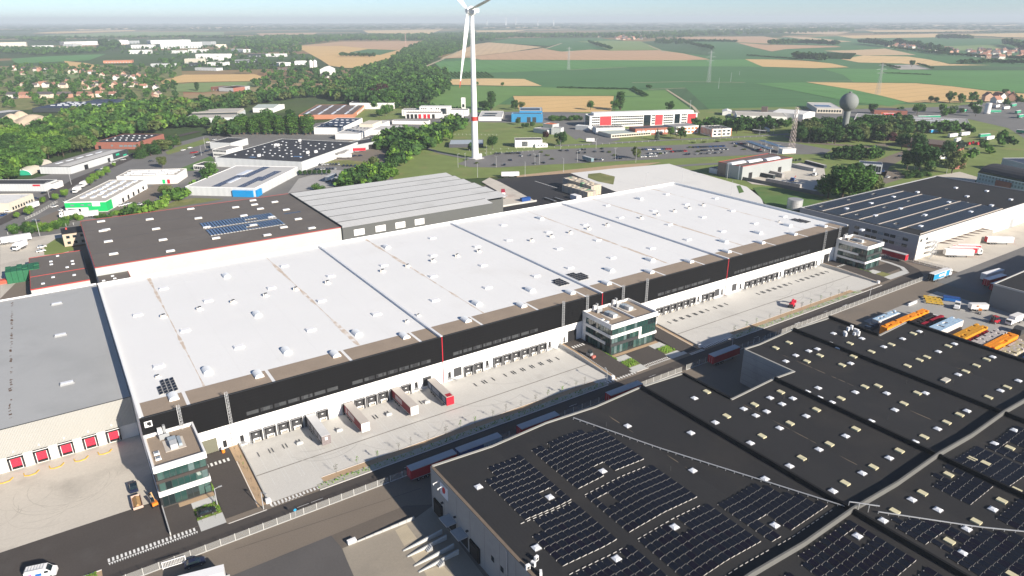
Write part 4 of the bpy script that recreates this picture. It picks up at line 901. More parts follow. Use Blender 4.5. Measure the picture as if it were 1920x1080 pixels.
for lst, me, nm in ((SQ, ME_SQ, 'dome_skylight'), (HT, ME_SQY, 'smoke_hatch')):
 done = []
 for px, py in lst:
  p = onroof(px, py)
  if any((p-q).length < 1.6 for q in done): continue
  done.append(p); ob(nm, me, fw, (p.x-FX0, p.y, roofz(p.x)-.12))
# solar panels in rows along y, each tipped to the west
def f_fpv(mb, w=1.3, l=1.95):
 t = math.radians(10); c, s = w*math.cos(t), w*math.sin(t)
 A = [(0, 0, .12), (c, 0, .12+s), (c, l, .12+s), (0, l, .12)]; mb.mi = 2; mb.poly(A)
 mb.mi = 1; e = .035
 mb.poly([(e, e, .128), (c-e, e, .122+s), (c-e, l/2-.01, .122+s), (e, l/2-.01, .128)]); mb.poly([(e, l/2+.01, .128), (c-e, l/2+.01, .122+s), (c-e, l-e, .122+s), (e, l-e, .128)])
 mb.mi = 0; mb.poly([(0, 0, .04), (c, 0, .04), (c, 0, .12+s), (0, 0, .12)]); mb.mi = 2; mb.poly([(c, 0, 0), (c, l, 0), (c, l, .12+s), (c, 0, .12+s)]); mb.poly([(c, l, 0), (0, l, 0), (0, l, .12), (c, l, .12+s)]); mb.poly([(0, l, 0), (0, 0, 0), (0, 0, .12), (0, l, .12)])  # sunlight on the south end put into its bright colour; other sides black
 mb.mi = 0; mb.box(-.16, -.02, l-.14, l, 0, .14)
ME_FPV = [shared(f_fpv, 'solar_panel', [pvframe, m, mat('frame_black', (.03, .03, .032), .5)]) for m in (pvcell, mat('solar_cell_b', (.0075, .010, .018), .3, .15, .35, .08, spec=.25), mat('solar_cell_c', (.0075, .0065, .015), .3, .15, .35, .08, spec=.25))]
PAN = []
def block(x0, x1, ytop_, ybot, pitch=1.6, skip=None):
 x = x0
 while x+1.1 <= x1+.01:
  y = ytop_-1.98
  while y >= ybot-.01:
   if not (skip and skip(x, y)): PAN.append((x, y))
   y -= 2.03
  x += pitch
def near(pts, r):
 P = [onroof(*p) for p in pts]; return lambda x, y: any(abs(x+.55-p.x) < r and abs(y+1-p.y) < r+.3 for p in P)
h1 = near([(897, 911), (1030.6, 930.3), (1005.5, 1025), (1156, 1045.5)], 1.6)
block(68.7, 82.3, 118.3, 98.0, skip=lambda x, y: h1(x, y) or (x < 71.5 and y > 113.5)); block(67.0, 82.2, 97.0, 80.9, skip=lambda x, y: h1(x, y) or (x < 69.5 and y > 91)); block(66.6, 82.2, 79.9, 63.6, skip=h1)
h2 = near([(1130, 881.5), (1264.5, 986), (1143, 935)], 1.6)
block(84.7, 105.0, 118.2, 98.0, skip=lambda x, y: h2(x, y) or (x < 89 and y > 116.0 and x > 87) or (x > 100.5 and y > 115)); block(84.5, 104.8, 97.0, 80.9, skip=h2); block(84.5, 104.8, 79.9, 63.9, skip=h2)
h3 = near([(1453, 983), (1434, 896)], 2.0)
block(107.0, 127, 80.7, 64.0, skip=lambda x, y: h3(x, y) or y+2 > 80.7-max(0, x-118.5)*2.2)
h4 = near([(1608, 1003), (1500, 1075)], 1.7); block(92.0, 126.0, 59.2, 30, 1.79, lambda x, y: h4(x, y) or (x < 106.5 and y > 57.0-(106.5-x)*.12) or abs(y-42.5) < .9)
h5 = near([(1656, 974), (1780.5, 1013), (1759, 1033), (1813, 990)], 1.9); block(131.6, 151, 54.4, 24, 1.79, lambda x, y: h5(x, y) or y+2 > 54.6-max(0, x-135)*1.05)
h6 = near([(1759, 954), (1879, 937), (1862, 953), (1831, 976), (1779, 888)], 1.9); block(152.8, 163, 57.5, 45.8, 1.79, lambda x, y: h6(x, y) or (x < 155 and y > 55)); block(166, 178, 57.5, 44.5, 1.79, h6); block(152.8, 163, 42.2, 24, 1.79, h6); block(166, 190, 42.2, 24, 1.79, h6); block(180, 197, 56, 44.5, 1.79, near([(1848.5, 867), (1823, 859), (1894, 838)], 2)); block(201, 215, 56, 40, 1.79, near([(1902, 805), (1865, 830)], 2))
def prj(x, y, z):
 d = Vector((x, y, z-CAMH)); l = camo.matrix_world.to_3x3().transposed() @ d
 return 960+FPX*l.x/-l.z, 540-FPX*l.y/-l.z, -l.z
vis = []; rest = []
for x, y in PAN:
 u, v, dd = prj(x+.5, y+1, FZ)
 (vis if (-10 < u < 1930 and v < 1090) else rest).append((dd, x, y))
vis.sort()
for dd, x, y in vis[:300]:
 o = ob('solar_panel', random.choice(ME_FPV), fw, (x-FX0, y, roofz(x)+.02)); sl = math.atan2(roofz(x+1)-roofz(x), 1); o.rotation_euler = (0, -sl, 0)
def joined(nm, lst, me0):
 nv = len(me0.vertices); co = np.empty(nv*3, 'f'); me0.vertices.foreach_get('co', co); co = co.reshape(-1, 3)
 fs = [tuple(p.vertices) for p in me0.polygons]; mi = [p.material_index for p in me0.polygons]; mb = MB()
 for dd, x, y in lst:
  sl = (roofz(x+1)-roofz(x)); n = len(mb.v); mb.v += [(x-FX0+c[0], y+c[1], roofz(x)+.02+c[2]+sl*c[0]) for c in co.tolist()]; mb.f += [tuple(n+i for i in f) for f in fs]; mb.m += mi
 o = mb.build(nm, [m for m in me0.materials], fw); o['kind'] = 'stuff'; return o
joined('solar_panels_rest', vis[300:]+rest, ME_FPV[0])
for y, x0, x1 in ((97.5, 67, 82.3), (97.5, 84.5, 105), (80.4, 66.6, 82.3), (80.4, 84.5, 105), (63.3, 84, 105), (63.2, 107, 127)):
 for k in range(int((x1-x0)/1.6)): 
  xx = x0+k*1.6; bx('end_rail', pvframe, fw, xx-FX0+.1, xx-FX0+1.0, y-.08, y, roofz(xx)+.05, roofz(xx)+.22)
# pipe across the roof on little feet
P0, P1 = onroof(1075, 784), onroof(1590, 952); P2 = onroof(1925, 998)
pp = MB()
for A, B in ((P0, P1), (P1, P2)):
 n = int((B-A).length/2)
 for k in range(n):
  a, b = A.lerp(B, k/n), A.lerp(B, (k+1)/n); za, zb = roofz(a.x)+.55, roofz(b.x)+.55
  if abs(a.y-FYS) < 2: za = zb = roofz(a.x)+2.0
  pp.bar((a.x-FX0, a.y, za), (b.x-FX0, b.y, zb), .22, .16); pp.bar((a.x-FX0, a.y, roofz(a.x)), (a.x-FX0, a.y, za), .12)
pp.build('roof_pipe', metal_l, fw)
ME_AC = shared(lambda mb: (mb.box(-.45, .45, -.25, .25, 0, 1.2), setattr(mb, 'mi', 1), mb.box(-.3, .3, -.28, -.25, .3, .9)), 'air_conditioner', [white_paint, metal_d])
for px, py, r_ in ((1005.5, 1048, .3), (1000, 1058, -1.2), (1014, 1076, 1.0), (989.5, 1064, 0)):
 p = onroof(px, py); ob('air_conditioner', ME_AC, fw, (p.x-FX0, p.y, roofz(p.x)-.1), r_)
for k, (px, py) in enumerate(((1584, 624), (1590, 618), (1596, 616), (1603, 619), (1607, 622), (1609, 627), (1602, 626), (1585, 628))):
 p = onroof(px, py); bx('roof_exhaust', white_paint, fw, p.x-FX0-.4, p.x-FX0+.4, p.y-.4, p.y+.4, roofz(p.x)-.2, roofz(p.x)+1.0+.3*(k % 3))
p = onroof(1773, 712); mb = MB(); mb.box(p.x-FX0-1.5, p.x-FX0+1.5, p.y-.8, p.y+.8, roofz(p.x), roofz(p.x)+.5); mb.build('roof_fan_frame', mat('fan_beige', (.5, .47, .4), .7), fw)
for px, py in ((1045, 879), (1136.7, 797), (1422, 769), (1470, 745), (1516, 863), (1664, 784), (1698.5, 718), (1662, 658), (1733, 627), (1787.5, 716), (1858, 676), (1643, 950), (1257, 880), (966, 888), (1030, 838), (1365, 958)):
 p = onroof(px, py); MB().cyl((p.x-FX0, p.y, roofz(p.x)-.1), (p.x-FX0, p.y, roofz(p.x)+1.3), .07, k=6).build('vent_pipe', metal_d, fw)
# west wall: logo board, dock doors, canopies, windows, lamps
lb = fwbox('logo_board', mat('logo_white', (.62, .66, .72), .6), FX0-.5, FX0-.4, 117.3, 121.0, 8.0, 11.3)
mb = MB(); P = [(117.3-1.7*0, 0)]
mb.poly([(-.52, 119.2+.75*math.cos(2*math.pi*i/18)-.2*math.sin(2*math.pi*i/18), 9.9+.95*math.sin(2*math.pi*i/18)) for i in range(18)]); mb.build('logo_drop', red, lb)
for y in (121.2, 119.0): MB().bar((-.5, y, 11.4), (-2.1, y, 11.2), .12).bar((-2.1, y, 11.2), (-2.1, y, 10.9), .22).build('sign_lamp', white_paint, lb)
for y0 in (122.3, 105.3):
 d = fwbox('dock_shelter', bitumen_d, FX0-.8, FX0-.41, y0-2.0, y0+2.0, .6, 4.6); fwbox('door_panel', blackp, FX0-.85, FX0-.8, y0-1.4, y0+1.4, .7, 4.0)
for y0 in (115.6, 110.2): c_ = fwbox('dock_canopy', mat('canopy_grey', (.36, .38, .39), .6), FX0-3.0, FX0-.41, y0-1.9, y0+1.9, 4.2, 4.45); fwbox('dock_opening', blackp, FX0-.55, FX0-.41, y0-1.6, y0+1.6, .7, 4.1)
for y0 in (98.1, 94.5): fwbox('window', glass_d, FX0-.46, FX0-.4, y0-.55, y0+.55, 5.2, 6.5)
for y0 in (120.0, 114.0, 108.4): fwbox('wall_lamp', metal_d, FX0-1.0, FX0-.4, y0-.25, y0+.25, 5.8, 6.05)
MB().cyl((-.6, 92.4, 0), (-.6, 92.4, 12.2), .12, k=8).build('down_pipe', metal_l, fw)
for k in range(12): fwbox('panel_joint', mat('joint_grey', (.16, .16, .16), .8), FX0-.412, FX0-.39, 125.4-6*k-.04, 125.4-6*k+.04, 0, 12)
for k in range(5): fwbox('panel_joint', MATS['joint_grey'], 174.085, 174.2, 108, FY1, 2.2*k+1.5, 2.2*k+1.56)
# loading ramps of the west docks
rampm = mat('ramp_grey', (.50, .51, .50), .6, .06, .4)
for y0, nm in ((115.8, 'upper'), (110.2, 'lower')):
 t = thing('loading_ramp', 'pair of long grey guide rails, the %s of two, at the foreground warehouse docks' % nm, 'ramp', (FX0-2.6, y0, 0))
 for s in (-1.1, 1.1): 
  mb = MB(); n = 0; mb.v += [(0, s-.17, 0), (-10, s-.17, 0), (-10, s+.17, 0), (0, s+.17, 0), (0, s-.17, 1.3), (-10, s-.17, .15), (-10, s+.17, .15), (0, s+.17, 1.3)]
  for q in ((0, 3, 2, 1), (4, 5, 6, 7), (0, 1, 5, 4), (1, 2, 6, 5), (2, 3, 7, 6), (3, 0, 4, 7)): mb.f.append(q); mb.m.append(0)
  mb.build('guide_rail', rampm, t)
 mb = MB()
 for k in range(4): mb.box(-4.6-.35*k, -4.3-.35*k, -2.4, -1.4, 0, 1.0-.22*k)
 mb.build('steps', metal_l, t)
tag(bx('concrete_block', white_paint, None, 38.6, 40.6, 125.5, 126.4, 0, .9), 'white concrete block on the asphalt left of the foreground warehouse', 'block')
bw = thing('barrier_wall', 'low white concrete wall crossing the shaded yard beside the foreground warehouse', 'wall', (0, 0, 0))
a, b = G(653, 1023), G(777, 974)
for k in range(8): p, q = a.lerp(b, k/8+.002), a.lerp(b, (k+1)/8-.002); MB().bar((p.x, p.y, .1+.04*k), (q.x, q.y, .14+.04*k), .25, .3+.1*k).build('wall_block', concwall, bw)
# ------------------------------------------------------------------ buildings of the middle ground and distance
def mc(name, col, **k): return mat(name, col, k.pop('rough', .75), k.pop('var', .06), k.pop('scale', .1), k.pop('fine', .04), **k)
wl_white = mc('wall_white', (.72, .71, .69)); wl_cream = mc('wall_cream', (.60, .55, .46)); wl_grey = mc('wall_grey', (.40, .42, .43), rib=('h', .5, .03)); wl_lgrey = mc('wall_light_grey', (.52, .54, .55), rib=('h', .5, .03))
wl_brick = mc('wall_brick', (.29, .115, .085), fscale=2.0); wl_brickl = mc('wall_orange_brick', (.46, .20, .12)); wl_blue = mc('wall_blue', (.04, .24, .46)); wl_green = mc('wall_green', (.01, .46, .13), rough=.5); wl_dark = mc('wall_dark', (.04, .05, .055)); wl_bluegrey = mc('wall_bluegrey', (.33, .42, .48))
rf_dark = mc('roof_dark', (.045, .045, .05), stain=(.07, .065, .06), sscale=.05); rf_grey = mc('roof_grey', (.30, .29, .28)); rf_lgrey = mc('roof_light_grey', (.52, .51, .49)); rf_white = mc('roof_white', (.70, .69, .67)); rf_brown = mc('roof_brown', (.15, .115, .10)); rf_blue = mc('roof_navy', (.035, .05, .09)); rf_beige = mc('roof_beige', (.46, .43, .38)); rf_green = mc('roof_pale_green', (.40, .45, .42)); rf_tile = mc('roof_tile_red', (.33, .13, .09)); rf_slate = mc('roof_slate', (.085, .085, .10)); rf_orange = mc('roof_orange', (.62, .17, .07))
class B_: pass
def bld(name, label, A, B, C, h, wall, roof, cat='building', par=.35, trim=None, kind='flat', group=None, base=None):
 """A, B: photo pixels of the roof corners along the front; C: pixel of the rear corner behind B, or the depth in metres"""
 if base: h = ht(A[0], A[1], base[0], base[1]) if h is None else h
 a, b = G(*A, h), G(*B, h); u = (b-a); L_ = math.hypot(u.x, u.y); ang = math.atan2(u.y, u.x); n = Vector((-u.y, u.x, 0)).normalized()
 if isinstance(C, tuple): D_ = (G(*C, h)-b).dot(n)
 else: D_ = C
 if D_ < 0: a, b = b, a; ang += math.pi; D_ = -D_
 t = thing(name, label, cat, (a.x, a.y, 0), ang, group); o = B_(); o.t = t; o.L = L_; o.D = D_; o.h = h
 if kind == 'flat':
  bx('wall', wall, t, 0, L_, 0, D_, 0, h-par); bx('roof', roof, t, .3, L_-.3, .3, D_-.3, h-par, h-par+.1)
  tm_ = trim or wall
  pm_ = MB().box(-.02, L_+.02, -.02, .3, h-par, h).box(-.02, L_+.02, D_-.3, D_+.02, h-par, h).box(-.02, .3, .3, D_-.3, h-par, h).box(L_-.3, L_+.02, .3, D_-.3, h-par, h).build('parapet', tm_, t)
 elif kind == 'gable':                                   # ridge along the front
  e = h*.72; bx('wall', wall, t, 0, L_, 0, D_, 0, e); mb = MB()
  mb.poly([(-.3, -.4, e-.1), (L_+.3, -.4, e-.1), (L_+.3, D_/2, h), (-.3, D_/2, h)]); mb.poly([(L_+.3, D_+.4, e-.1), (-.3, D_+.4, e-.1), (-.3, D_/2, h), (L_+.3, D_/2, h)]); mb.build('roof', roof, t)
  mb = MB(); mb.poly([(0, 0, e), (0, D_/2, h-.1), (0, D_, e)]); mb.poly([(L_, 0, e), (L_, D_, e), (L_, D_/2, h-.1)]); mb.build('gable_wall', wall, t)
 elif kind == 'gabled':                                  # ridge away from the front
  e = h*.75; bx('wall', wall, t, 0, L_, 0, D_, 0, e); mb = MB()
  mb.poly([(-.3, -.3, e-.1), (L_/2, -.3, h), (L_/2, D_+.3, h), (-.3, D_+.3, e-.1)]); mb.poly([(L_/2, -.3, h), (L_+.3, -.3, e-.1), (L_+.3, D_+.3, e-.1), (L_/2, D_+.3, h)]); mb.build('roof', roof, t)
  mb = MB(); mb.poly([(0, 0, e), (L_, 0, e), (L_/2, 0, h-.1)]); mb.poly([(0, D_, e), (L_/2, D_, h-.1), (L_, D_, e)]); mb.build('gable_wall', wall, t)
 elif kind == 'barrel':
  bx('wall', wall, t, 0, L_, 0, D_, 0, h*.6); k = 10; mb = MB(); P = [(D_/2-D_/2*math.cos(math.pi*i/k), h*.6+h*.4*math.sin(math.pi*i/k)) for i in range(k+1)]
  for i in range(k): mb.poly([(0, P[i][0], P[i][1]), (L_, P[i][0], P[i][1]), (L_, P[i+1][0], P[i+1][1]), (0, P[i+1][0], P[i+1][1])])
  mb.poly([(0, p[0], p[1]) for p in P][::-1]); mb.poly([(L_, p[0], p[1]) for p in P]); mb.build('roof', roof, t)
 return o
def wp(o, nm, face, s0, s1, z0, z1, m, pr=.06, parent=None):
 t = parent or o.t
 if face == 'F': return bx(nm, m, t, s0, s1, -pr, .02, z0, z1)
 if face == 'R': return bx(nm, m, t, o.L-.02, o.L+pr, s0, s1, z0, z1)
 return bx(nm, m, t, -pr, .02, s0, s1, z0, z1)
def wrow(o, face, n, z0, z1, m=None, s0=.06, s1=.94, gap=.35, nm='window'):
 S = o.L if face == 'F' else o.D; w = S*(s1-s0)/n
 for k in range(n): wp(o, nm, face, S*s0+k*w+w*gap/2, S*s0+(k+1)*w-w*gap/2, z0, z1, m or (glass_d if (k*5+n) % 4 else glass_l))
def rskl(o, nx, ny, m=None, w=1.6, d=1.2, nm='roof_skylight', jit=.6, x0=.08, x1=.92, y0=.1, y1=.9):
 z = o.h-.25
 for i in range(nx):
  for j in range(ny):
   x = o.L*(x0+(x1-x0)*(i+.5)/nx)+random.uniform(-jit, jit); y = o.D*(y0+(y1-y0)*(j+.5)/ny)+random.uniform(-jit, jit)
   bx(nm, m or dome, o.t, x-w/2, x+w/2, y-d/2, y+d/2, z, z+.6)
def rbox(o, nm, m, x0, x1, y0, y1, z, dz=-.25): return bx(nm, m, o.t, o.L*x0, o.L*x1, o.D*y0, o.D*y1, o.h+dz, o.h+dz+z)
# -- left foreground cluster
o = bld('green_front_shop', 'white depot with a bright green front facade beside the street at left', (120, 379), (198, 377), (260, 336), None, wl_white, rf_beige, 'depot', base=(122, 399))
wp(o, 'green_facade', 'F', 0, o.L, o.h*.45, o.h-.6, wl_green, .12); wp(o, 'green_facade', 'F', o.L*.55, o.L, .3, o.h*.45, wl_green, .12); wp(o, 'green_side', 'R', 0, o.D*.12, .3, o.h-.5, wl_green, .12)
for s in (.14, .38, .55): wp(o, 'window', 'F', o.L*s, o.L*s+2.0, o.h*.6, o.h*.75, glass_l, .18)
wp(o, 'sign_panel', 'F', o.L*.66, o.L*.85, o.h*.55, o.h-.4, white_paint, .2); wp(o, 'shop_window', 'F', o.L*.06, o.L*.36, .4, o.h*.34, glass_d, .1)
wrow(o, 'R', 5, .2, 3.0, blackp, .3, .95, .7, 'door'); rskl(o, 3, 7, dome, 2.2, 5.0, 'roof_skylight', .8, .1, .9, .15, .95)
o = bld('white_hall', 'white hall with beige flat roof joined behind the green-fronted depot', (218, 331), (330, 328), (355, 315.5), None, wl_white, rf_beige, 'hall', base=(222, 347)); rskl(o, 8, 3, dome, 4, 1.6)
wp(o, 'dock_door', 'F', o.L*.75, o.L*.8, .2, 3.2, wl_green); wp(o, 'dock_door', 'F', o.L*.83, o.L*.88, .2, 3.2, red); 
o = bld('long_shed', 'long white shed with grey sheet roof and dark sign front along the wood', (73, 312), (130, 312.5), (229, 279.5), None, wl_lgrey, rf_grey, 'shed', base=(76, 326), trim=metal_d)
wp(o, 'dark_front', 'R', o.D*.72, o.D, 1.0, o.h, wl_dark, .5); wp(o, 'green_sign', 'R', o.D*.77, o.D*.83, o.h-2.6, o.h-1.0, mat('sign_green', (.02, .42, .24), .5), .6); wp(o, 'green_sign', 'R', o.D*.9, o.D*.96, o.h-4.6, o.h-3.4, MATS['sign_green'], .6); wrow(o, 'R', 3, o.h-3, o.h-1.6, white_paint, .85, .99, .4)
wp(o, 'roller_door', 'R', o.D*.22, o.D*.28, 0, 3.6, blackp); wp(o, 'roller_door', 'R', o.D*.62, o.D*.66, 0, 3.2, blackp)
for k in range(5): rbox(o, 'roof_light_strip', dome, .2+.03*k, .28+.03*k, .15+.15*k, .24+.15*k, .3)
rbox(o, 'roof_patch', rf_lgrey, .55, .9, .05, .95, .12)
t = thing('tunnel_store', 'white arched tunnel store with green end wall at the edge of the wood', 'store', tuple(G(43, 329)), math.atan2((G(84, 309)-G(43, 329)).y, (G(84, 309)-G(43, 329)).x))
k = 12; r_ = 6.2; l_ = (G(84, 309)-G(43, 329)).length; P = [(r_*math.cos(math.pi*i/k), 4.6*math.sin(math.pi*i/k)) for i in range(k+1)]; mb = MB()
for i in range(k): mb.poly([(0, P[i][0], P[i][1]), (l_, P[i][0], P[i][1]), (l_, P[i+1][0], P[i+1][1]), (0, P[i+1][0], P[i+1][1])][::-1])
mb.build('cover', wl_cream, t); MB().poly([(.2, p[0]*.94, p[1]*.94) for p in P]).build('end_wall', mat('sheet_green', (.02, .30, .18), .5), t); MB().poly([(0, *p) for p in P]+[(0, p[0]*.93, p[1]*.9) for p in P[::-1]]).build('arch_rim', white_paint, t)
o = bld('grey_low_shed', 'low pale blue grey shed with dark ribbed roof at the left edge', (-70, 345), (82, 345), (97, 336.5), None, wl_lgrey, rf_dark, 'shed', base=(-70, 359)); wp(o, 'red_sign', 'F', o.L*.86, o.L*.95, o.h*.7, o.h*.92, red, .15)
wp(o, 'roller_door', 'R', o.D*.4, o.D*.8, 0, 3.5, wl_dark)
o = bld('white_annex', 'small white garage with three round vents beside the low grey shed', (98, 345), (117, 338), 9.0, 4.2, wl_white, rf_grey, 'garage')
o = bld('cream_office', 'cream single storey office with pale roof at the lower left street corner', (-60, 382), (15, 381), (48, 363), None, wl_cream, rf_white, 'office', base=(15, 390)); wrow(o, 'R', 8, .8, 2.6, glass_d, .08, .95, .5)
o = bld('brick_factory', 'red brick factory with dark flat roof in front of the wood', (176, 266.5), (258, 266.5), (311, 251), None, wl_brick, rf_dark, 'factory', base=(178, 280)); rskl(o, 6, 3, dome, 1.4, 1.0); wrow(o, 'F', 4, o.h*.35, o.h*.6, glass_l, .55, .97, .2); wp(o, 'window', 'F', o.L*.38, o.L*.42, o.h*.4, o.h*.65, glass_l); wp(o, 'gate', 'F', o.L*.08, o.L*.14, 0, o.h*.5, blackp)
# -- navy complex and quarry at far left
o = bld('navy_complex', 'large navy flat-roofed complex with skylights below the brick terrace at left', (60, 202.5), (186, 202), (232, 190), None, wl_dark, rf_blue, 'factory', base=(60, 211)); rskl(o, 8, 4, dome, 5, 2.4, 'roof_skylight', 2, .05, .95, .3, .95)
wp(o, 'gate', 'F', o.L*.48, o.L*.52, 0, o.h*.75, blackp); wp(o, 'gate', 'F', o.L*.78, o.L*.81, 0, o.h*.75, blackp); rbox(o, 'upper_block', rf_blue, .5, .95, .62, .98, 3.5)
o = bld('navy_hall', 'dark navy hall beside the sand heaps at the left edge', (-60, 219), (42, 207), (58, 201), None, wl_dark, rf_lgrey, 'hall', base=(-40, 227))
heap = mat('sand_heap', (.52, .42, .31), .95, .12, .1, .1, 1)
for i, (px, py, r_, h_) in enumerate(((8, 233, 17, 6), (62, 229, 24, 9), (84, 231, 22, 8), (40, 222, 12, 9), (22, 224, 12, 7), (96, 235, 16, 6))):
 mb = MB(); n = 14; p = G(px, py)
 ring = [[(r_*f*(1+.12*math.sin(3*a+i))*math.cos(a), r_*f*(1+.1*math.cos(2*a+i))*math.sin(a), z) for a in [2*math.pi*q/n for q in range(n)]] for f, z in ((1, 0), (.62, h_*.5), (.25, h_*.9), (.04, h_))]
 for q in range(3):
  for s in range(n): mb.poly([ring[q][s], ring[q][(s+1) % n], ring[q+1][(s+1) % n], ring[q+1][s]])
 tag(mb.build('sand_heap', heap, None, tuple(p)), ('low sand heap at the left edge of the picture', 'broad heap of pale sand in the middle of the quarry yard', 'rounded sand heap right of the broadest one', 'steep grey heap against the navy hall', 'darker heap left of the steep grey one', 'low sand heap nearest to the wood')[i], 'sand heap', 'heaps in the sand yard')
# -- centre left
o = bld('dark_roof_factory', 'big factory with black flat roof dotted with skylights, left of centre', (403, 295), (565, 303.5), (641, 265), None, wl_lgrey, rf_dark, 'factory', base=(409, 312)); rskl(o, 9, 6, dome, 1.1, .8, 'roof_skylight', 2.6)
for x, y in ((.3, .9), (.2, .62), (.23, .62), (.8, .35), (.86, .4), (.4, .12)): rbox(o, 'roof_unit', white_paint, x, x+.018, y, y+.03, 2.0)
for x, y, w in ((.33, .08, .07), (.75, .2, .1)): rbox(o, 'roof_puddle', mat('roof_puddle_blue', (.05, .10, .2), .05, spec=.6), x, x+w, y, y+.03, .03, -.24)
wrow(o, 'R', 8, .5, 4, white_paint, .2, .9, .5, 'dock_door'); wp(o, 'canopy', 'R', o.D*.55, o.D*.75, 4.5, 4.9, rf_grey, 4)
o = bld('white_office', 'white two storey office with window bands against the black-roofed factory', (398, 280), (424, 281.5), 22, None, wl_white, rf_grey, 'office', base=(400, 294)); wrow(o, 'F', 10, 1.2, 2.8, glass_d, .04, .98, .3); wrow(o, 'F', 10, 4.6, 6.2, glass_d, .04, .98, .3); 
o = bld('dark_annex', 'low dark-roofed annex behind the white two storey office', (393, 266.5), (432, 268), 28, 6, wl_lgrey, rf_dark, 'annex')
o = bld('glass_pavilion', 'small dark glazed pavilion before the black-roofed factory', (362, 309), (384, 310), 14, 4, wl_white, rf_dark, 'pavilion'); wrow(o, 'F', 6, .5, 2.8, glass_d, .05, .95, .2)
o = bld('solar_shed', 'grey shed with two navy solar strips on its pale roof and a blue corner', (347, 349.5), (478, 352.5), (557, 312.5), None, wl_lgrey, rf_lgrey, 'shed', base=(350, 366), trim=white_paint)
for (x0, y0, x1, y1) in ((.36, .02, .47, .55), (.47, .45, .58, .98), (.72, .02, .84, .5), (.78, .3, .9, .78)): strings('solar_array', o.L*x0, o.L*x1, o.D*y0, o.D*y1, o.h-.25, 1.5, [], o.t, 0, 0, mat('solar_navy', (.012, .02, .06), .25), .05)
for (x0, y0, x1, y1) in ((.33, .55, .42, .8), (.44, .2, .5, .42)): rbox(o, 'roof_light', dome, x0, x1, y0, y1, .2)
wp(o, 'blue_corner', 'F', o.L*.68, o.L*.97, 0, o.h*.72, mat('sign_blue', (.01, .24, .55), .5), 1.2); wp(o, 'blue_corner', 'R', 0, o.D*.1, 0, o.h*.72, MATS['sign_blue'], 1.2); wrow(o, 'F', 6, o.h*.3, o.h*.5, glass_l, .7, .95, .4)
for k in range(1, 14): wp(o, 'panel_joint', 'R', o.D*k/14-.05, o.D*k/14+.05, 0, o.h-.4, rf_grey, .03)
o = bld('beige_hall', 'long beige hall with two roof levels behind a line of trees', (343, 222), (435, 220), (493, 205), None, wl_lgrey, rf_beige, 'hall', base=(345, 231)); rbox(o, 'upper_roof', rf_beige, .02, .98, .45, .98, 2.5); rbox(o, 'clerestory', wl_dark, .02, .98, .44, .452, 2.0)
o = bld('white_workshop', 'white workshop with pale green gable roof near the tall poplars', (473, 199), (512, 199), (540, 192), 8, wl_white, rf_green, 'workshop', kind='gable')
o = bld('brown_roof_factory', 'brick factory with brown roof and long white skylight strips', (560, 215.5), (661, 214.5), (703, 195.5), None, wl_brickl, rf_brown, 'factory', base=(563, 224), trim=wl_brickl)
for i in range(4):
 for j in range(3): rbox(o, 'skylight_strip', dome, .08+.25*i, .12+.25*i, .06+.32*j, .3+.32*j, .35)
wrow(o, 'R', 6, .5, 3.2, white_paint, .3, .9, .5, 'door')
o = bld('slate_hall', 'grey slate-roofed hall beyond the brown-roofed factory', (655, 193), (738, 193), (742, 187), 8, wl_white, rf_slate, 'hall')
o = bld('navy_roof_store', 'white store with navy solar roof beside the poplar row', (588, 239), (640, 239.5), (668, 221), 7, wl_white, rf_blue, 'store'); rskl(o, 4, 3, dome, 3, 1.2)
o = bld('white_block', 'white block with dark roof plant beside the navy-roofed store', (628, 250), (672, 251), (710, 226), 6, wl_white, rf_lgrey, 'building'); rbox(o, 'roof_house', wl_cream, .3, .9, .5, .8, 3); rskl(o, 5, 4, metal_d, 1.5, 1.5)
o = bld('white_block', 'low white block left of the hedge with a flat pale roof', (680, 243), (745, 244), (765, 236), 5, wl_white, rf_lgrey, 'building')
o = bld('grey_garage', 'grey garage with open bay next to the parked red trailer', (628, 270), (654, 274), (668, 253.5), 6, wl_grey, rf_dark, 'garage'); wp(o, 'bay_door', 'R', o.D*.5, o.D*.7, 0, 4, blackp)
o = bld('small_shelter', 'tiny grey shelter under the trees beside the truck court', (680, 268.5), (689, 270), 8, 3.5, wl_lgrey, rf_grey, 'shelter')
# -- fire station and neighbours
o = bld('fire_station', 'long white fire station with ribbed upper walls behind the turbine', (753, 206), (877, 206.5), 16, None, wl_white, rf_grey, 'fire station', base=(755, 217)); wrow(o, 'F', 26, 1.0, o.h-.8, wl_grey, .01, .99, .75, 'pilaster')
rbox(o, 'tall_block', wl_white, .27, .73, .05, .95, 4.0); 
for s in (.3, .33, .36, .44, .52, .55): bx('window', glass_d, o.t, o.L*s, o.L*s+1.2, o.D*.05-.1, o.D*.05, o.h+.6, o.h+2.4)
bx('glazing', glass_d, o.t, o.L*.6, o.L*.68, -.3, .1, 2.5, o.h+2)
o = bld('garage_row', 'white vehicle hall with red and black doors before the white fire station', (760, 211.5), (827, 211.5), 12, None, wl_white, rf_brown, 'garage', base=(760, 222))
for i, s in enumerate((.03, .14, .25, .36, .5, .61, .74)): wp(o, 'door', 'F', o.L*s, o.L*s+o.L*.08, 0, o.h*.75, red if i in (3, 4, 5) else blackp)
o = bld('grey_roof_shed', 'low shed with grey roof to the right of the red doors', (830, 218), (862, 219), 14, 4, wl_white, rf_slate, 'shed')
o = bld('low_store', 'low white store with two-tone grey roof before the vehicle hall', (735, 226), (803, 227), 9, 4, wl_white, rf_slate, 'store')
o = bld('training_tower', 'slim white training tower beyond the fire station', (864.5, 183.5), (872, 183.5), 5, None, wl_white, rf_white, 'tower', base=(865, 204)); wrow(o, 'F', 1, 2, 6, glass_d)
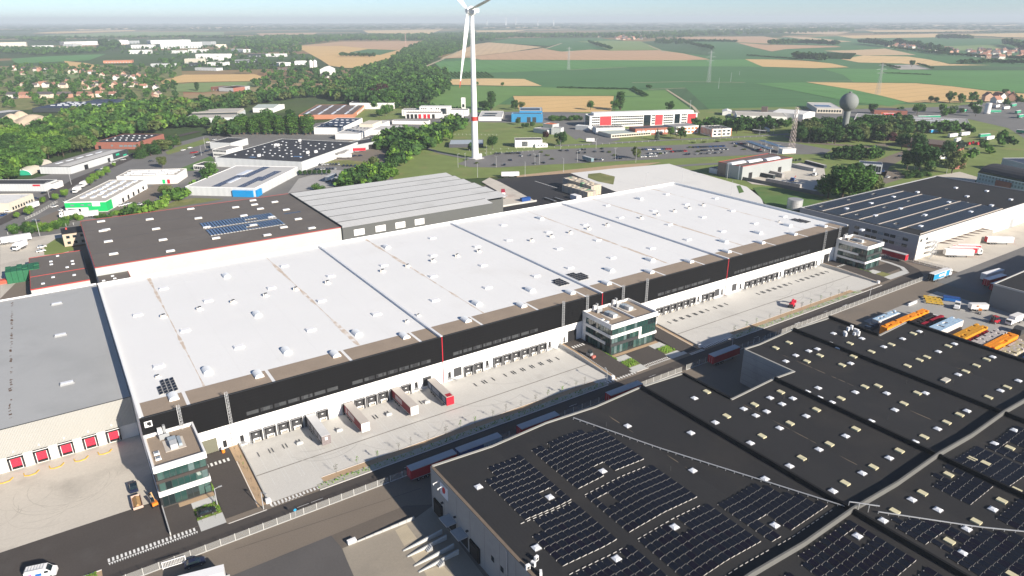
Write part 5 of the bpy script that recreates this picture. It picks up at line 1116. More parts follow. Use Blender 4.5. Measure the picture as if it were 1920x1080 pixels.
o = bld('white_store', 'white store with grey flat roof left of the blue building', (897, 219.5), (941, 219.5), (953, 208), None, wl_white, rf_lgrey, 'store', base=(898, 226.5)); rbox(o, 'solar_row', pvcell, .15, .7, .2, .35, .3); rbox(o, 'solar_row', pvcell, .2, .75, .5, .65, .3)
o = bld('blue_building', 'bright blue building with dark garage doors and solar roof near the lawn', (959, 213), (1017, 213.5), 10, None, wl_blue, rf_lgrey, 'building', base=(959, 229))
for s in (.18, .5, .68): wp(o, 'garage_door', 'F', o.L*s, o.L*s+o.L*.12, 0, o.h*.6, wl_dark)
rbox(o, 'solar_row', pvcell, .05, .95, .3, .7, .3)
o = bld('blue_hall', 'taller blue hall with solar panels behind the bright blue building', (974, 208), (1017, 208), (1026, 201.5), 11, wl_blue, rf_lgrey, 'hall'); rbox(o, 'solar_row', pvcell, .05, .9, .25, .8, .3)
o = bld('white_pavilion', 'white pavilion with black roof and one gridded window on the lawn', (965.6, 262.5), (1017, 262), 13, None, wl_white, rf_dark, 'pavilion', base=(966, 276.5)); g_ = wp(o, 'window', 'F', o.L*.25, o.L*.47, .8, o.h-1.3, white_paint)
for i in range(5):
 for j in range(3): bx('pane', glass_d, g_, o.L*(.255+.042*i), o.L*(.255+.042*i)+o.L*.036, -.1, -.05, .9+j*(o.h-2.3)/3, .85+(j+1)*(o.h-2.3)/3)
o = bld('white_annex', 'small white annex at the right end of the white pavilion', (1004, 270.5), (1027, 269.5), 6, 3.2, wl_white, rf_lgrey, 'annex'); wrow(o, 'F', 3, 1.4, 2.3, glass_d, .1, .9, .6)
o = bld('grass_bunker', 'flat grey slab roof over a sunken shelter behind the turbine', (842, 270.5), (906, 270), (903, 261.5), 3.2, rf_slate, mc('roof_blue_grey', (.36, .41, .45)), 'shelter')
o = bld('orange_roof_shelter', 'open shelter with bright orange roof beside the blue building', (1018, 231.5), (1036, 233.5), 12, 5, wl_grey, rf_orange, 'shelter')
o = bld('grey_shed', 'pale grey shed around the orange-roofed shelter', (1000, 240), (1026, 244), 12, 4.5, wl_lgrey, rf_grey, 'shed')
o = bld('grey_store', 'grey upright store right of the orange-roofed shelter', (1034, 239.5), (1052, 240.5), 9, 7, wl_lgrey, rf_grey, 'store')
# -- office complex with red panels
o = bld('red_panel_office', 'long white four storey office with red panels and dark window bands', (1106, 217.5), (1308, 211.5), 18, None, wl_white, rf_lgrey, 'office', base=(1107, 239.5), par=.8)
for z in (.12, .36, .60, .84):
 for (a, b) in ((.02, .09), (.2, .49), (.57, .6), (.68, .77), (.85, .9)): wrow(o, 'F', max(2, int((b-a)*60)), o.h*z*.9+.6, o.h*z*.9+2.0, glass_d, a, b, .12)
for a, b in ((.095, .195), (.605, .672), (.91, .985)): wp(o, 'red_panel', 'F', o.L*a, o.L*b, .8, o.h-.8, mc('panel_red', (.62, .05, .06)), .5)
for a, b in ((.495, .56), (.785, .835)): wp(o, 'stair_glazing', 'F', o.L*a, o.L*b, 0, o.h-.6, glass_d, .1)
rbox(o, 'roof_storey', wl_white, .05, .98, .3, .95, 3.0, -.8); wrow(o, 'L', 4, 1, o.h-1, glass_d, .1, .9, .2)
o = bld('glass_porch', 'flat white entrance canopy on red columns left of the red-panelled office', (1079, 235), (1103, 237), 8, 4.5, wl_lgrey, rf_white, 'porch')
o = bld('green_roof_lab', 'low laboratory with pale green roof and ribbon windows before the red-panelled office', (1146, 252), (1221, 246.5), 26, None, wl_cream, rf_green, 'laboratory', base=(1146, 259)); wrow(o, 'F', 16, 1.0, 2.6, glass_d, .02, .98, .2)
o = bld('flat_lab', 'low white block with plant on its roof behind the green-roofed laboratory', (1118, 240), (1172, 239), 18, 6, wl_white, rf_grey, 'laboratory'); rskl(o, 7, 2, metal_d, 1.4, 1.4)
o = bld('brick_lab', 'brick laboratory with orange frames right of the green-roofed one', (1192, 241.5), (1266, 238), 16, 7, wl_brick, rf_slate, 'laboratory'); wrow(o, 'F', 8, 2, 4.6, white_paint, .03, .97, .2)
for k in range(5): wp(o, 'frame_post', 'F', o.L*k/4-.2, o.L*k/4+.2, 0, o.h, rf_orange, .3)
o = bld('orange_frame_office', 'white two storey office in an orange frame by the parking lot', (1335.5, 242), (1372.5, 240.5), 24, None, wl_white, rf_grey, 'office', base=(1335, 256.5)); 
for z in (.18, .6): wrow(o, 'F', 4, o.h*z, o.h*z+1.7, glass_d, .04, .96, .4)
for s in (0, .48, .97): wp(o, 'orange_post', 'F', o.L*s, o.L*s+.5, 0, o.h, rf_orange, .2)
wrow(o, 'L', 8, 1, o.h-1, rf_orange, .04, .98, .5, 'orange_panel'); rskl(o, 6, 5, metal_d, 1.3, 1.3)
o = bld('orange_frame_wing', 'orange-framed wing left of the white two storey orange-framed office', (1268, 238), (1310, 235), 22, 8, wl_white, rf_grey, 'office'); wrow(o, 'F', 6, 1, 3, rf_orange, .02, .98, .3); wrow(o, 'F', 6, 4.5, 6.6, rf_orange, .02, .98, .3)
# -- right middle
o = bld('pale_roof_warehouse', 'wide white warehouse with pale roof left of the lattice mast', (1382, 216.5), (1476, 219), 40, None, wl_white, rf_beige, 'warehouse', base=(1384, 226))
o = bld('white_hall', 'white gabled hall beyond the pale-roofed warehouse', (1450, 206), (1507, 211), 34, 8, wl_white, rf_white, 'hall', kind='gable')
o = bld('white_shed', 'small white shed at the edge of the dark green field', (1355, 207), (1372, 207.5), 22, 6, wl_white, rf_white, 'shed', kind='gabled')
o = bld('brown_hut', 'brown hut standing alone at the edge of the dark green field', (1428, 200.5), (1439, 201), 9, 6, rf_brown, rf_brown, 'hut')
o = bld('grey_factory', 'grey flat-roofed factory left of the spherical water tower', (1532, 203), (1580, 204), (1560, 192.5), None, wl_cream, rf_lgrey, 'factory', base=(1532, 212)); wrow(o, 'F', 9, 1.5, 4.2, glass_d, .03, .97, .3); rbox(o, 'solar_row', pvblue, .1, .7, .3, .55, .4)
o = bld('orange_door_store', 'low store with orange doors right of the spherical water tower', (1640, 206), (1702, 208), 28, 7, wl_brick, rf_slate, 'store'); wp(o, 'orange_door', 'F', o.L*.22, o.L*.42, 0, 4.5, rf_orange)
o = bld('sawtooth_hall', 'long hall with dark skylit roof and white saw-tooth end wall at right', (1600, 226), (1822, 238.5), (1882, 226.5), None, wl_white, rf_grey, 'hall', base=(1822, 247)); rskl(o, 22, 3, dome, 4.5, 2.4, 'roof_skylight', 1.0); wrow(o, 'R', 6, o.h*.55, o.h-.1, rf_dark, 0, 1, .5, 'gable_dark_panel')  # dark roof-coloured panels spaced along the upper end wall
o = bld('brick_school', 'brown-roofed brick building among the trees at right', (1693, 259), (1792, 270), 26, 8, wl_brick, rf_brown, 'building', kind='gable'); wrow(o, 'F', 10, 1, 3, glass_l, .1, .95, .4)
o = bld('white_gable_house', 'white gabled house with slate roof half hidden by big trees at right', (1741, 277), (1760, 281), 14, 8, wl_white, rf_slate, 'house', kind='gabled'); wrow(o, 'F', 2, 1, 2.4, glass_d)
o = bld('barrel_roof_office', 'blue grey office with dark barrel roof and brick wing at the right edge', (1838, 309), (1930, 327), 26, 15, wl_bluegrey, rf_dark, 'office', kind='barrel')
for z in (1.5, 4.6, 7.2): wrow(o, 'F', 14, z, z+1.5, glass_l, .03, .97, .5)
wp(o, 'brick_bay', 'F', o.L*.42, o.L*.72, 0, 7.2, wl_brick, 1.4); wp(o, 'clerestory', 'F', 0, o.L, 9.4, 10.6, glass_d, .2); wp(o, 'cornice', 'F', 0, o.L, 8.7, 9.3, white_paint, .6)
o = bld('flat_annex', 'flat-roofed brick shed between the big tree and the barrel-roofed office', (1793, 307), (1812, 304), 8, 4.5, wl_brick, rf_beige, 'shed')
o = bld('navy_roof_hall', 'hall with navy solar roof cut by the right edge', (1880, 296), (1960, 318), 40, 9, wl_lgrey, rf_blue, 'hall')
o = bld('blue_glass_office', 'small blue-glazed office among trees right of the stone yard', (1612, 306), (1655, 309), 12, 7, wl_lgrey, rf_blue, 'office'); wrow(o, 'F', 8, 1, 5.5, glass_d, .03, .97, .15)
o = bld('stone_works', 'grey corrugated works with brown roof, red trim and barrel rooflights', (1347, 303), (1393, 312), (1487, 295.5), None, mc('works_grey', (.33, .35, .35), rib=('h', .6, .05)), rf_brown, 'works', base=(1393, 331), trim=rt)
for x, y in ((.5, .12), (.6, .4), (.72, .7)):
 k = 6; mb = MB(); P = [(2.6*math.cos(math.pi*i/k), 1.4*math.sin(math.pi*i/k)) for i in range(k+1)]; L2 = 8
 for i in range(k): mb.poly([(P[i][0], -L2, P[i][1]), (P[i+1][0], -L2, P[i+1][1]), (P[i+1][0], L2, P[i+1][1]), (P[i][0], L2, P[i][1])][::-1])
 mb.poly([(p[0], -L2, p[1]) for p in P]); mb.poly([(p[0], L2, p[1]) for p in P][::-1]); mb.build('barrel_rooflight', dome, o.t, (o.L*x, o.D*y, o.h-.25))
wp(o, 'gate', 'R', o.D*.13, o.D*.2, 0, o.h*.45, blackp); wp(o, 'gate', 'R', o.D*.72, o.D*.79, 0, o.h*.45, blackp)
wp(o, 'brown_gable', 'F', 0, o.L*.35, 0, o.h-.2, mc('works_brown', (.17, .14, .12)), .08); wp(o, 'down_pipe', 'F', o.L*.86, o.L*.9, 0, o.h, white_paint, .3)
o = bld('white_lean_to', 'low white lean-to at the left foot of the grey corrugated works', (1330, 314), (1345, 317), 6, 4, wl_lgrey, rf_slate, 'lean-to')
o = bld('white_switch_house', 'white flat switch house at the foot of the lattice mast', (1468, 279.5), (1493, 278.5), 7, 4.2, wl_white, rf_lgrey, 'switch house'); wrow(o, 'F', 8, .1, .9, wl_cream, .1, .95, .4, 'vent')
for i, (A, B, C, w_) in enumerate((((1440, 279.5), (1446, 277), (1397, 264.5), 'left'), ((1467, 278), (1473, 276), (1421, 262.5), 'right'))):
 p, q, r_ = G(*A, 4), G(*B, 4), G(*C, 4); u = (r_-p); t = thing('solar_carport', 'long sloping solar carport roof by the lattice mast, the %s of two' % w_, 'carport', (p.x, p.y, 0), math.atan2(u.y, u.x)); l_ = u.length
 mb = MB(); mb.box(0, l_, -6, 0, 3.9, 4.0); mb.build('frame', metal_l, t)
 for k in range(12): bx('solar_panel', mat('solar_grey_blue', (.035, .06, .10), .2), t, l_*k/12+.15, l_*(k+1)/12-.15, -5.9, -.1, 4.0, 4.06)
 for k in range(5): bx('post', metal_l, t, l_*k/4.2+.5, l_*k/4.2+.9, -3.2, -2.8, 0, 3.9)
# galvanised tank
p = G(1489, 391); t = thing('water_tank', 'round galvanised steel tank on the grass beside the white roof corner', 'tank', (p.x, p.y, 0)); MB().cyl((0, 0, 0), (0, 0, 6), 4.6, k=28).build('shell', metal_l, t); MB().cyl((0, 0, 6), (0, 0, 6.25), 4.75, 4.3, k=28).build('lid', greyp, t)
for k in range(4): MB().cyl((0, 0, 1.2+k*1.4), (0, 0, 1.27+k*1.4), 4.65, k=28).build('hoop', greyp, t)
# -- far industrial estate at upper left
FAR = [((-20, 80), (48, 79), 60, 18, wl_cream, rf_beige), ((-20, 89), (25, 88), 30, 8, wl_white, rf_white), ((120, 79), (188, 77.5), 70, 16, wl_white, rf_white), ((118, 82), (137, 82), 60, 12, wl_grey, rf_grey), ((196, 76), (240, 75), 70, 20, wl_white, rf_white), ((240, 77), (261, 76), 50, 14, wl_grey, rf_grey), ((282, 76), (357, 74.5), 70, 17, wl_white, rf_white), ((300, 80), (378, 79), 40, 24, wl_white, rf_lgrey), ((376, 78), (395, 78), 50, 16, wl_grey, rf_grey), ((245, 84.5), (288, 84), 45, 14, wl_white, rf_lgrey), ((298, 84), (318, 84), 40, 14, wl_white, rf_white), ((241, 94.5), (281, 94), 40, 12, wl_white, rf_white), ((320, 95), (343, 95), 30, 9, wl_white, rf_lgrey), ((352, 93), (384, 93), 30, 11, wl_white, rf_white), ((366, 101.5), (425, 101.5), 35, 13, wl_white, rf_white), ((386, 107), (412, 107), 25, 10, wl_white, rf_white), ((345, 110.5), (376, 110.5), 28, 14, wl_cream, rf_white), ((355, 118), (374, 118), 18, 8, wl_dark, rf_slate), ((388, 117), (421, 117), 30, 8, wl_white, rf_grey), ((431, 92), (456, 93), 30, 10, wl_white, rf_white), ((463, 101), (498, 101), 25, 9, wl_dark, rf_grey), ((498, 101), (533, 101), 25, 9, wl_white, rf_white), ((436, 113.5), (482, 112.5), 45, 6, wl_dark, rf_white), ((282, 119.5), (323, 119.5), 26, 8, wl_lgrey, rf_grey), ((193, 114), (247, 113), 30, 7, wl_brickl, rf_slate), ((404, 83.5), (424, 83), 30, 14, wl_cream, rf_beige), ((523, 118), (545, 117), 35, 8, wl_white, rf_lgrey), ((552, 115), (575, 114.5), 35, 9, wl_white, rf_lgrey), ((60, 86), (100, 85), 30, 8, wl_lgrey, rf_lgrey), ((106, 88), (120, 88), 20, 7, wl_cream, rf_white), ((365, 127), (405, 128), 22, 6, wl_lgrey, rf_grey), ((520, 126), (540, 126), 18, 6, rf_brown, rf_brown), ((395, 163), (437, 165), 26, 6, wl_brick, rf_brown), ((437, 165), (468, 161), 30, 6, wl_grey, rf_slate)]
adj = {id(wl_white): 'white', id(wl_cream): 'cream', id(wl_grey): 'grey', id(wl_lgrey): 'pale grey', id(wl_dark): 'dark', id(wl_brickl): 'orange brick', id(wl_brick): 'brick', id(rf_brown): 'brown'}
where = ['at the left edge, tallest', 'lowest at the left edge', 'left of the two tall dark trees', 'gable end left of the long white hall', 'right of the two tall dark trees', 'small end block of the hall beside the tall trees', 'longest of the estate', 'in front of the longest white hall', 'at the right end of the longest white hall', 'below the halls by the tall trees', 'square one before the longest hall', 'by the rubble heaps', 'low one right of the rubble heaps', 'below the longest hall, centre of the estate', 'wide bright one in the centre of the estate', 'smaller one before the wide bright hall', 'bright one with a dark porch', 'porch block before the bright hall', 'low one right of the dark porch', 'right of the estate near the wood', 'long one left of the white right end', 'right end of the long low hall', 'open sided one with wide white roof', 'low one before the trees, left of the dark porch', 'low one under the rubble heaps', 'near the wood behind the estate', 'left of the white farm barn', 'nearest to the white farm barn', 'low one before the left trees', 'small one between left trees', 'behind the small wheat field', 'hut left of the farm barn', 'low one below the small wheat field', 'right of the low brown roof below the wheat field']
for k, (A, B, d, h, w_, r_) in enumerate(FAR): 
 o = bld('industrial_hall', 'far %s hall, %s' % (adj[id(w_)], where[k]), A, B, d, h, w_, r_, 'hall', par=.5, group='halls of the far industrial estate')
 if B[0]-A[0] > 18: wrow(o, 'F', max(3, int((B[0]-A[0])/6)), 0.5, h*.4, glass_l if k % 2 else wl_grey, .05, .95, .6, 'door')
o = bld('farm_barn', 'white gabled barn at the edge of the big wheat field', (599, 125), (620, 125), 30, 22, wl_white, rf_white, 'barn', kind='gabled')
t = thing('silo_group', 'pair of white silos beside the white gabled barn', 'silos', tuple(G(588, 131)))
for k in range(2): MB().cyl((k*10-5, 0, 0), (k*10-5, 0, 20), 4.5, k=12).cyl((k*10-5, 0, 20), (k*10-5, 0, 23), 4.5, .5, k=12).build('silo', wl_white, t)
t = thing('white_silo', 'tall white cylindrical silo among trucks at the upper right', 'silo', tuple(G(1850, 213))); MB().cyl((0, 0, 0), (0, 0, ht(1854, 193, 1850, 213)), 3.4, k=16).build('shell', wl_white, t); MB().cyl((0, 0, 0), (0, 0, 1), 4, k=16).build('base', concwall, t)
# ------------------------------------------------------------------ vehicles
def f_wheel(mb, r=.5, w=.32):
 mb.cyl((0, -w/2, r), (0, w/2, r), r, k=12); mb.mi = 1; mb.cyl((0, -w/2-.02, r), (0, w/2+.02, r), r*.55, k=10)
ME_WHEEL = shared(f_wheel, 'wheel', [rubber, mat('wheel_rim', (.35, .35, .36), .4, metal=.5)])
ME_WHEELS = shared(lambda mb: f_wheel(mb, .33, .22), 'wheel', [rubber, MATS['wheel_rim']])
roof_grey = mat('trailer_roof_grey', (.44, .45, .46), .7, .08, .3, .06); roof_beige = mat('trailer_roof_beige', (.50, .46, .42), .75, .08, .3, .06)
navy = mat('tarp_navy', (.03, .05, .09), .6, .1, .3); tarp_blue = mat('tarp_blue', (.012, .06, .24), .5, .08, .3); tarp_grey = mat('tarp_dark_grey', (.06, .055, .06), .6, .15, .3); maroon = mat('tarp_maroon', (.20, .018, .03), .55, .1, .3); endw = mat('trailer_end_white', (.70, .69, .68), .6)
def trailer(label, loc, rz, side, roof, rear, front, L_=13.6, name='semi_trailer', cab=None, cat='trailer', detail=True):
 """origin under the middle of the rear edge, nose towards +x"""
 t = thing(name, label, cat, loc, rz); w = 1.27
 b = MB().box(.06, L_-.06, -w+.03, w-.03, 1.15, 3.92).build('body', side, t)
 bx('roof', roof, t, 0, L_, -w, w, 3.92, 4.0); bx('rear_door', rear, t, -.02, .06, -w, w, 1.1, 3.92); bx('front_wall', front, t, L_-.06, L_+.02, -w, w, 1.1, 3.92)
 for s in (-1, 1):
  bx('side_rail', metal_l, t, .06, L_-.06, s*w-.03 if s < 0 else w-.03, s*w+.0 if s < 0 else w, 1.05, 1.2)
  bx('top_rail', roof, t, .06, L_-.06, -w if s < 0 else w-.04, -w+.04 if s < 0 else w, 3.78, 3.92)
 bx('chassis', metal_d, t, .3, L_-.5, -.5, .5, .85, 1.15)
 if detail:
  for x in (2.1, 3.4, 4.7):
   for s in (-1.05, 1.05): ob('wheel', ME_WHEEL, t, (x, s, 0))
  for s in (-.9, .9): bx('landing_leg', metal_d, t, L_-3.3, L_-3.1, s-.1, s+.1, .0 if not cab else .5, 1.15)
  for s in (-1.2, 1.15): bx('side_guard', greyp, t, 5.6, 9.8, s, s+.05, .55, 1.0)
  for s in (-.45, .45): bx('door_bar', metal_l, t, -.06, -.02, s-.03, s+.03, 1.2, 3.8)
 if cab:
  c = MB(); c.box(L_+.5, L_+2.6, -1.22, 1.22, .9, 3.0); c.poly([(L_+.6, -1.2, 3.0), (L_+2.55, -1.2, 3.0), (L_+1.6, -1.1, 3.8), (L_+.7, -1.1, 3.85)]); c.poly([(L_+.6, 1.2, 3.0), (L_+.7, 1.1, 3.85), (L_+1.6, 1.1, 3.8), (L_+2.55, 1.2, 3.0)]); c.poly([(L_+2.55, -1.2, 3.0), (L_+2.55, 1.2, 3.0), (L_+1.6, 1.1, 3.8), (L_+1.6, -1.1, 3.8)]); c.poly([(L_+.6, -1.2, 3.0), (L_+.7, -1.1, 3.85), (L_+.7, 1.1, 3.85), (L_+.6, 1.2, 3.0)]); c.poly([(L_+.7, -1.1, 3.85), (L_+1.6, -1.1, 3.8), (L_+1.6, 1.1, 3.8), (L_+.7, 1.1, 3.85)])
  cb = c.build('cab', cab, t); bx('windscreen', glass_d, cb, L_+2.58, L_+2.64, -1.1, 1.1, 1.9, 2.85)
  for s in (-1.24, 1.2): bx('side_window', glass_d, cb, L_+1.5, L_+2.3, s, s+.04, 2.0, 2.8)
  bx('bumper', metal_d, cb, L_+2.5, L_+2.72, -1.2, 1.2, .35, .9); bx('tractor_chassis', metal_d, t, L_-2.2, L_+.6, -.5, .5, .6, .95)
  for x in (L_-1.3, L_+1.6):
   for s in (-1.05, 1.05): ob('wheel', ME_WHEEL, t, (x, s, 0))
 return t
# trailers backed onto the docks (rear against the wall, nose to the road)
rz = -math.pi/2
def pics(t, m, spans, z0=1.7, z1=3.3):
 for a, b in spans:
  for s in (-1.262, 1.235): bx('side_picture', m, t, a, b, s, s+.03, z0, z1)
t = trailer('box trailer with white roof and dark picture panels, leftmost at the docks', (48.1, 179.3, yardz), rz, tarp_grey, mat('trailer_roof_white', (.60, .60, .60), .6), blackp, mat('end_brown_grey', (.20, .17, .17), .6, .2, 2)); pics(t, mat('picture_grey', (.28, .27, .29), .5, .4, 1.5), ((1, 3.2), (4, 6.2), (7, 9.4), (10, 12.4))); bx('end_sticker', white_paint, t, 13.62, 13.65, -.35, .35, 2.6, 3.5)
t = trailer('maroon-sided trailer with beige roof, second from left at the docks', (59.75, 179.3, yardz), rz, maroon, roof_beige, blackp, endw); pics(t, mat('picture_pale', (.42, .36, .37), .5, .4, 1.2), ((1.2, 2.2), (3, 8.0)))
t = trailer('maroon-sided trailer with beige roof, second from right at the docks', (75.5, 179.6, yardz), rz, maroon, roof_beige, blackp, endw); pics(t, MATS['picture_pale'], ((2.6, 7.4),))
t = trailer('navy-sided trailer with beige roof and bright red end at the docks', (87.6, 178.6, yardz), rz-.03, navy, roof_beige, blackp, red, cat='trailer'); pics(t, mat('picture_blue_grey', (.16, .19, .25), .5, .5, .8), ((.8, 2.6), (3.4, 8.2), (10.6, 12.6))); bx('roof_hatch', redd, t, 11.6, 13.3, -.9, .9, 4.0, 4.06)
# trailers parked along the fence in the shade
YT = 139.1
trailer('red trailer in the shade touching the roof corner of the foreground warehouse', (60.6, YT, .02), 0, redd, roof_grey, redd, redd)
t = trailer('dark blue trailer lettered on a pale panel, in the shade by the fence', (75.0, YT, .02), 0, tarp_blue, roof_grey, tarp_blue, tarp_blue)
bx('pale_panel', mat('tarp_pale_blue', (.32, .42, .50), .5), t, 7.6, 13.5, -1.262, -1.24, 1.2, 3.75); text('lettering', 'KNAUF', tarp_blue, t, (10.0, -1.268, 2.35), (R(90), 0, 0), 1.55, .004)
t = trailer('red trailer with white letters at its right end, in the shade by the fence', (95.1, YT, .02), 0, redd, roof_grey, redd, redd); text('lettering', 'HJ', white_paint, t, (12.0, -1.258, 2.6), (R(90), 0, 0), 1.5, .004)
trailer('red trailer in the shade left of the open court, half hidden by the dark roof', (128.4, YT, .02), 0, redd, roof_grey, redd, redd)
trailer('red trailer in the shade standing free in front of the open court', (175.2, YT, .02), 0, redd, roof_grey, redd, redd)
t = trailer('light blue trailer truck with white cab driving along the right road', (321.0, 138.6, .02), R(-1), mat('tarp_cyan', (.02, .26, .50), .45), endw, blackp, endw, cab=white_paint, name='articulated_truck', cat='truck')
bx('white_logo_panel', white_paint, t, 4.6, 8.6, -1.262, -1.24, 2.0, 3.0); bx('white_flash', white_paint, t, 9.2, 10.6, -1.262, -1.24, 1.4, 3.6)
trailer('red trailer beside the grey side wall of the solar-roofed warehouse', (339.2, 173.0, .02), -math.pi/2, redd, roof_grey, redd, red)
q = G(1773, 477); a_ = math.atan2(-8.2, 10.2)
trailer('plain white trailer nearest of three at the slanted docks', (364.0, 153.6, .02), a_, endw, white_paint, endw, endw)
trailer('red trailer truck with white cab, middle of three at the slanted docks', (369.4, 154.6, .02), a_, red, white_paint, endw, endw, cab=white_paint, name='articulated_truck', cat='truck')
trailer('red and white trailer, rear of three at the slanted docks', (375.0, 155.6, .02), a_, red, white_paint, endw, endw)
trailer('white trailer cut by the right edge at the ramp of the solar-roofed warehouse', (404, 152, .02), a_, endw, white_paint, red, red)
for k, (x, y, c_, w_) in enumerate(((330, 117.0, redd, 'nearest'), (334, 121.5, redd, 'middle'), (341, 125.5, endw, 'rear'))):
 trailer('%s of three trailers behind the plain grey concrete building at right' % w_, (x, y, .02), R(-6), c_, white_paint, c_, c_)
t = thing('container_frame', 'open white roll-off body standing in the shade before the grey concrete building', 'container', (300.5, 112.0, .02), R(-35))
for a in ((0, 7, 0, .12, .8, 2.8), (0, 7, 2.3, 2.42, .8, 2.8), (0, .12, .12, 2.3, .8, 2.8), (0, 7, 0, 2.42, 2.8, 2.9)): bx('panel', endw, t, *a)
for x in (.4, 6.4): bx('support', metal_d, t, x, x+.2, .2, 2.2, 0, .8)
# other trailers and lorries in the distance: pixel foot of rear, heading, colours
def pT(px, py, px2, py2, label, side, roof=None, cab=None, L_=13.6, **k):
 a, b = G(px, py), G(px2, py2); return trailer(label, (a.x, a.y, .03), math.atan2(b.y-a.y, b.x-a.x), side, roof or endw, side, side, L_, 'articulated_truck' if cab else 'semi_trailer', cab, 'truck' if cab else 'trailer', detail=True)
grn = mat('tarp_green', (.02, .28, .16), .5)
pT(60, 450, 4, 459, 'long white articulated truck on the forecourt at the left edge', endw, cab=white_paint)
pT(49, 462, 28, 472, 'small white box lorry on the forecourt below the long truck', endw, cab=white_paint, L_=6)
pT(186, 406, 150, 409, 'white trailer parked before the green facade, right one', endw, L_=9, cab=white_paint); pT(150, 404, 112, 409, 'white lorry parked before the green facade, left one', endw, L_=8, cab=white_paint)
pT(72, 388, 55, 394, 'white lorry with red stripe on the left street', endw, cab=None, L_=8)
pT(165, 347, 148, 355, 'white lorry beside the depot wall on the left street', endw, cab=white_paint, L_=7); pT(150, 358, 132, 368, 'white van-bodied lorry behind the round street trees', endw, cab=white_paint, L_=6)
pT(686, 284.5, 655, 285.5, 'red trailer truck with white cab on the court left of the hedge', red, cab=white_paint)
pT(630, 297, 651, 297, 'white trailer at the left edge of the hedge court', endw)
pT(612, 342, 636, 330, 'dark blue truck left of two on the gravel yard', navy, roof_grey, cab=navy); pT(624, 346, 648, 334, 'dark blue truck right of two on the gravel yard', navy, roof_grey, cab=navy)
pT(940, 332.5, 972, 331.5, 'white box trailer behind the black yard', endw)
pT(943, 365, 946, 385, 'red lorry beside the dark grey hall, seen past its corner', red, red, cab=white_paint, L_=9)
pT(1094, 300.5, 1112, 306, 'grey and red trailer parked across the parking lot', mat('tarp_bluegrey', (.16, .24, .28), .6), roof_grey); 
pT(1431, 245, 1447, 251, 'white trailer on the service road left of the mast', endw); pT(1411, 250, 1430, 252, 'open-sided white trailer on the service road', blackp)
pT(1099, 267, 1115, 267, 'small white van trailer on the lawn road', endw, L_=8); 
pT(1655, 218.5, 1690, 218.5, 'red trailer right of the water tower stem', red, endw)
for k, (x, y, s_) in enumerate(((1640, 224, grn), (1665, 224, grn), (1690, 223.5, endw), (1720, 223, grn), (1740, 222.5, grn))): pT(x, y, x+22, y, ('green trailer in the row behind the skylit hall, leftmost', 'green trailer second in the row behind the skylit hall', 'white trailer in the row behind the skylit hall', 'green trailer fourth in the row behind the skylit hall', 'green trailer rightmost in the row behind the skylit hall')[k], s_)
for k, (x, y, x2, y2, s_, w_) in enumerate(((1800, 211.5, 1822, 209, grn, 'left of the dark round tree'), (1828, 199, 1850, 197, endw, 'beside the tall white silo'), (1865, 203, 1890, 198, endw, 'second right of the silo'), (1880, 206, 1899, 204, endw, 'third right of the silo'), (1895, 201, 1915, 198, grn, 'at the far right corner of the truck park'), (1904, 214, 1922, 210, grn, 'by the right edge, upper'), (1908, 222, 1925, 219, grn, 'by the right edge, lower'), (1855, 212, 1868, 212, grn, 'at the foot of the silo'), (1743, 250.5, 1769, 248, lblue, 'behind the brick building'), (1778, 259, 1800, 256, endw, 'first of the white row behind the brick building'), (1800, 256, 1826, 253, endw, 'second of the white row behind the brick building'), (1835, 259, 1862, 257, grn, 'green one in the row behind the brick building'), (1847, 264, 1866, 261, endw, 'last white one in the row behind the brick building'), (1905, 250, 1925, 252, grn, 'by the right edge below the bank'), (1790, 268, 1806, 262, endw, 'before the red machines'))): pT(x, y, x2, y2, 'trailer of the right truck park, '+w_, s_)

# -- cars
CARP = [(.0, .35), (.0, .78), (.75, .92), (1.35, 1.40), (2.9, 1.45), (3.85, 1.0), (4.2, .85), (4.25, .35)]
def car_meshes():
 lo = MB(); lo.extrude([(0, .32), (0, .80), (.25, .90), (.95, .93), (3.25, .93), (4.15, .78), (4.3, .55), (4.3, .32)], -.86, .86)
 up = MB(); P = [(.45, .92), (.95, 1.42), (2.35, 1.46), (3.25, .93)]
 n = len(P); a = [(x, -.80 if z < 1 else -.62, z) for x, z in P]; b = [(x, .80 if z < 1 else .62, z) for x, z in P]
 up.v += a+b
 for i in range(n-1): up.f.append((i, i+1, n+i+1, n+i)[::-1]); up.m.append(0)
 up.f.append(tuple(range(n))[::-1]); up.m.append(0); up.f.append(tuple(range(n, 2*n))); up.m.append(0)
 rf = MB(); rf.poly([(.98, -.60, 1.435), (2.33, -.60, 1.475), (2.33, .60, 1.475), (.98, .60, 1.435)])
 return lo, up, rf
carlo, carup, carrf = car_meshes(); ME_CG = carup.mesh('cabin_glass', glass_d)
CARC = {'black': (.012, .012, .014), 'dark grey': (.06, .062, .068), 'silver': (.42, .43, .44), 'white': (.72, .72, .72), 'blue': (.02, .06, .20), 'red': (.42, .02, .025), 'navy': (.015, .02, .05)}
CARM = {k: mat('car_'+k.replace(' ', '_'), c, .28, .04, .5, 0, spec=.6) for k, c in CARC.items()}
ME_CB = {k: carlo.mesh('body', m) for k, m in CARM.items()}; ME_CR = {k: carrf.mesh('roof_panel', m) for k, m in CARM.items()}
ME_LIGHT = shared(lambda mb: (mb.box(4.2, 4.31, -.8, -.5, .58, .76), mb.box(4.2, 4.31, .5, .8, .58, .76)), 'headlights', glass_l)
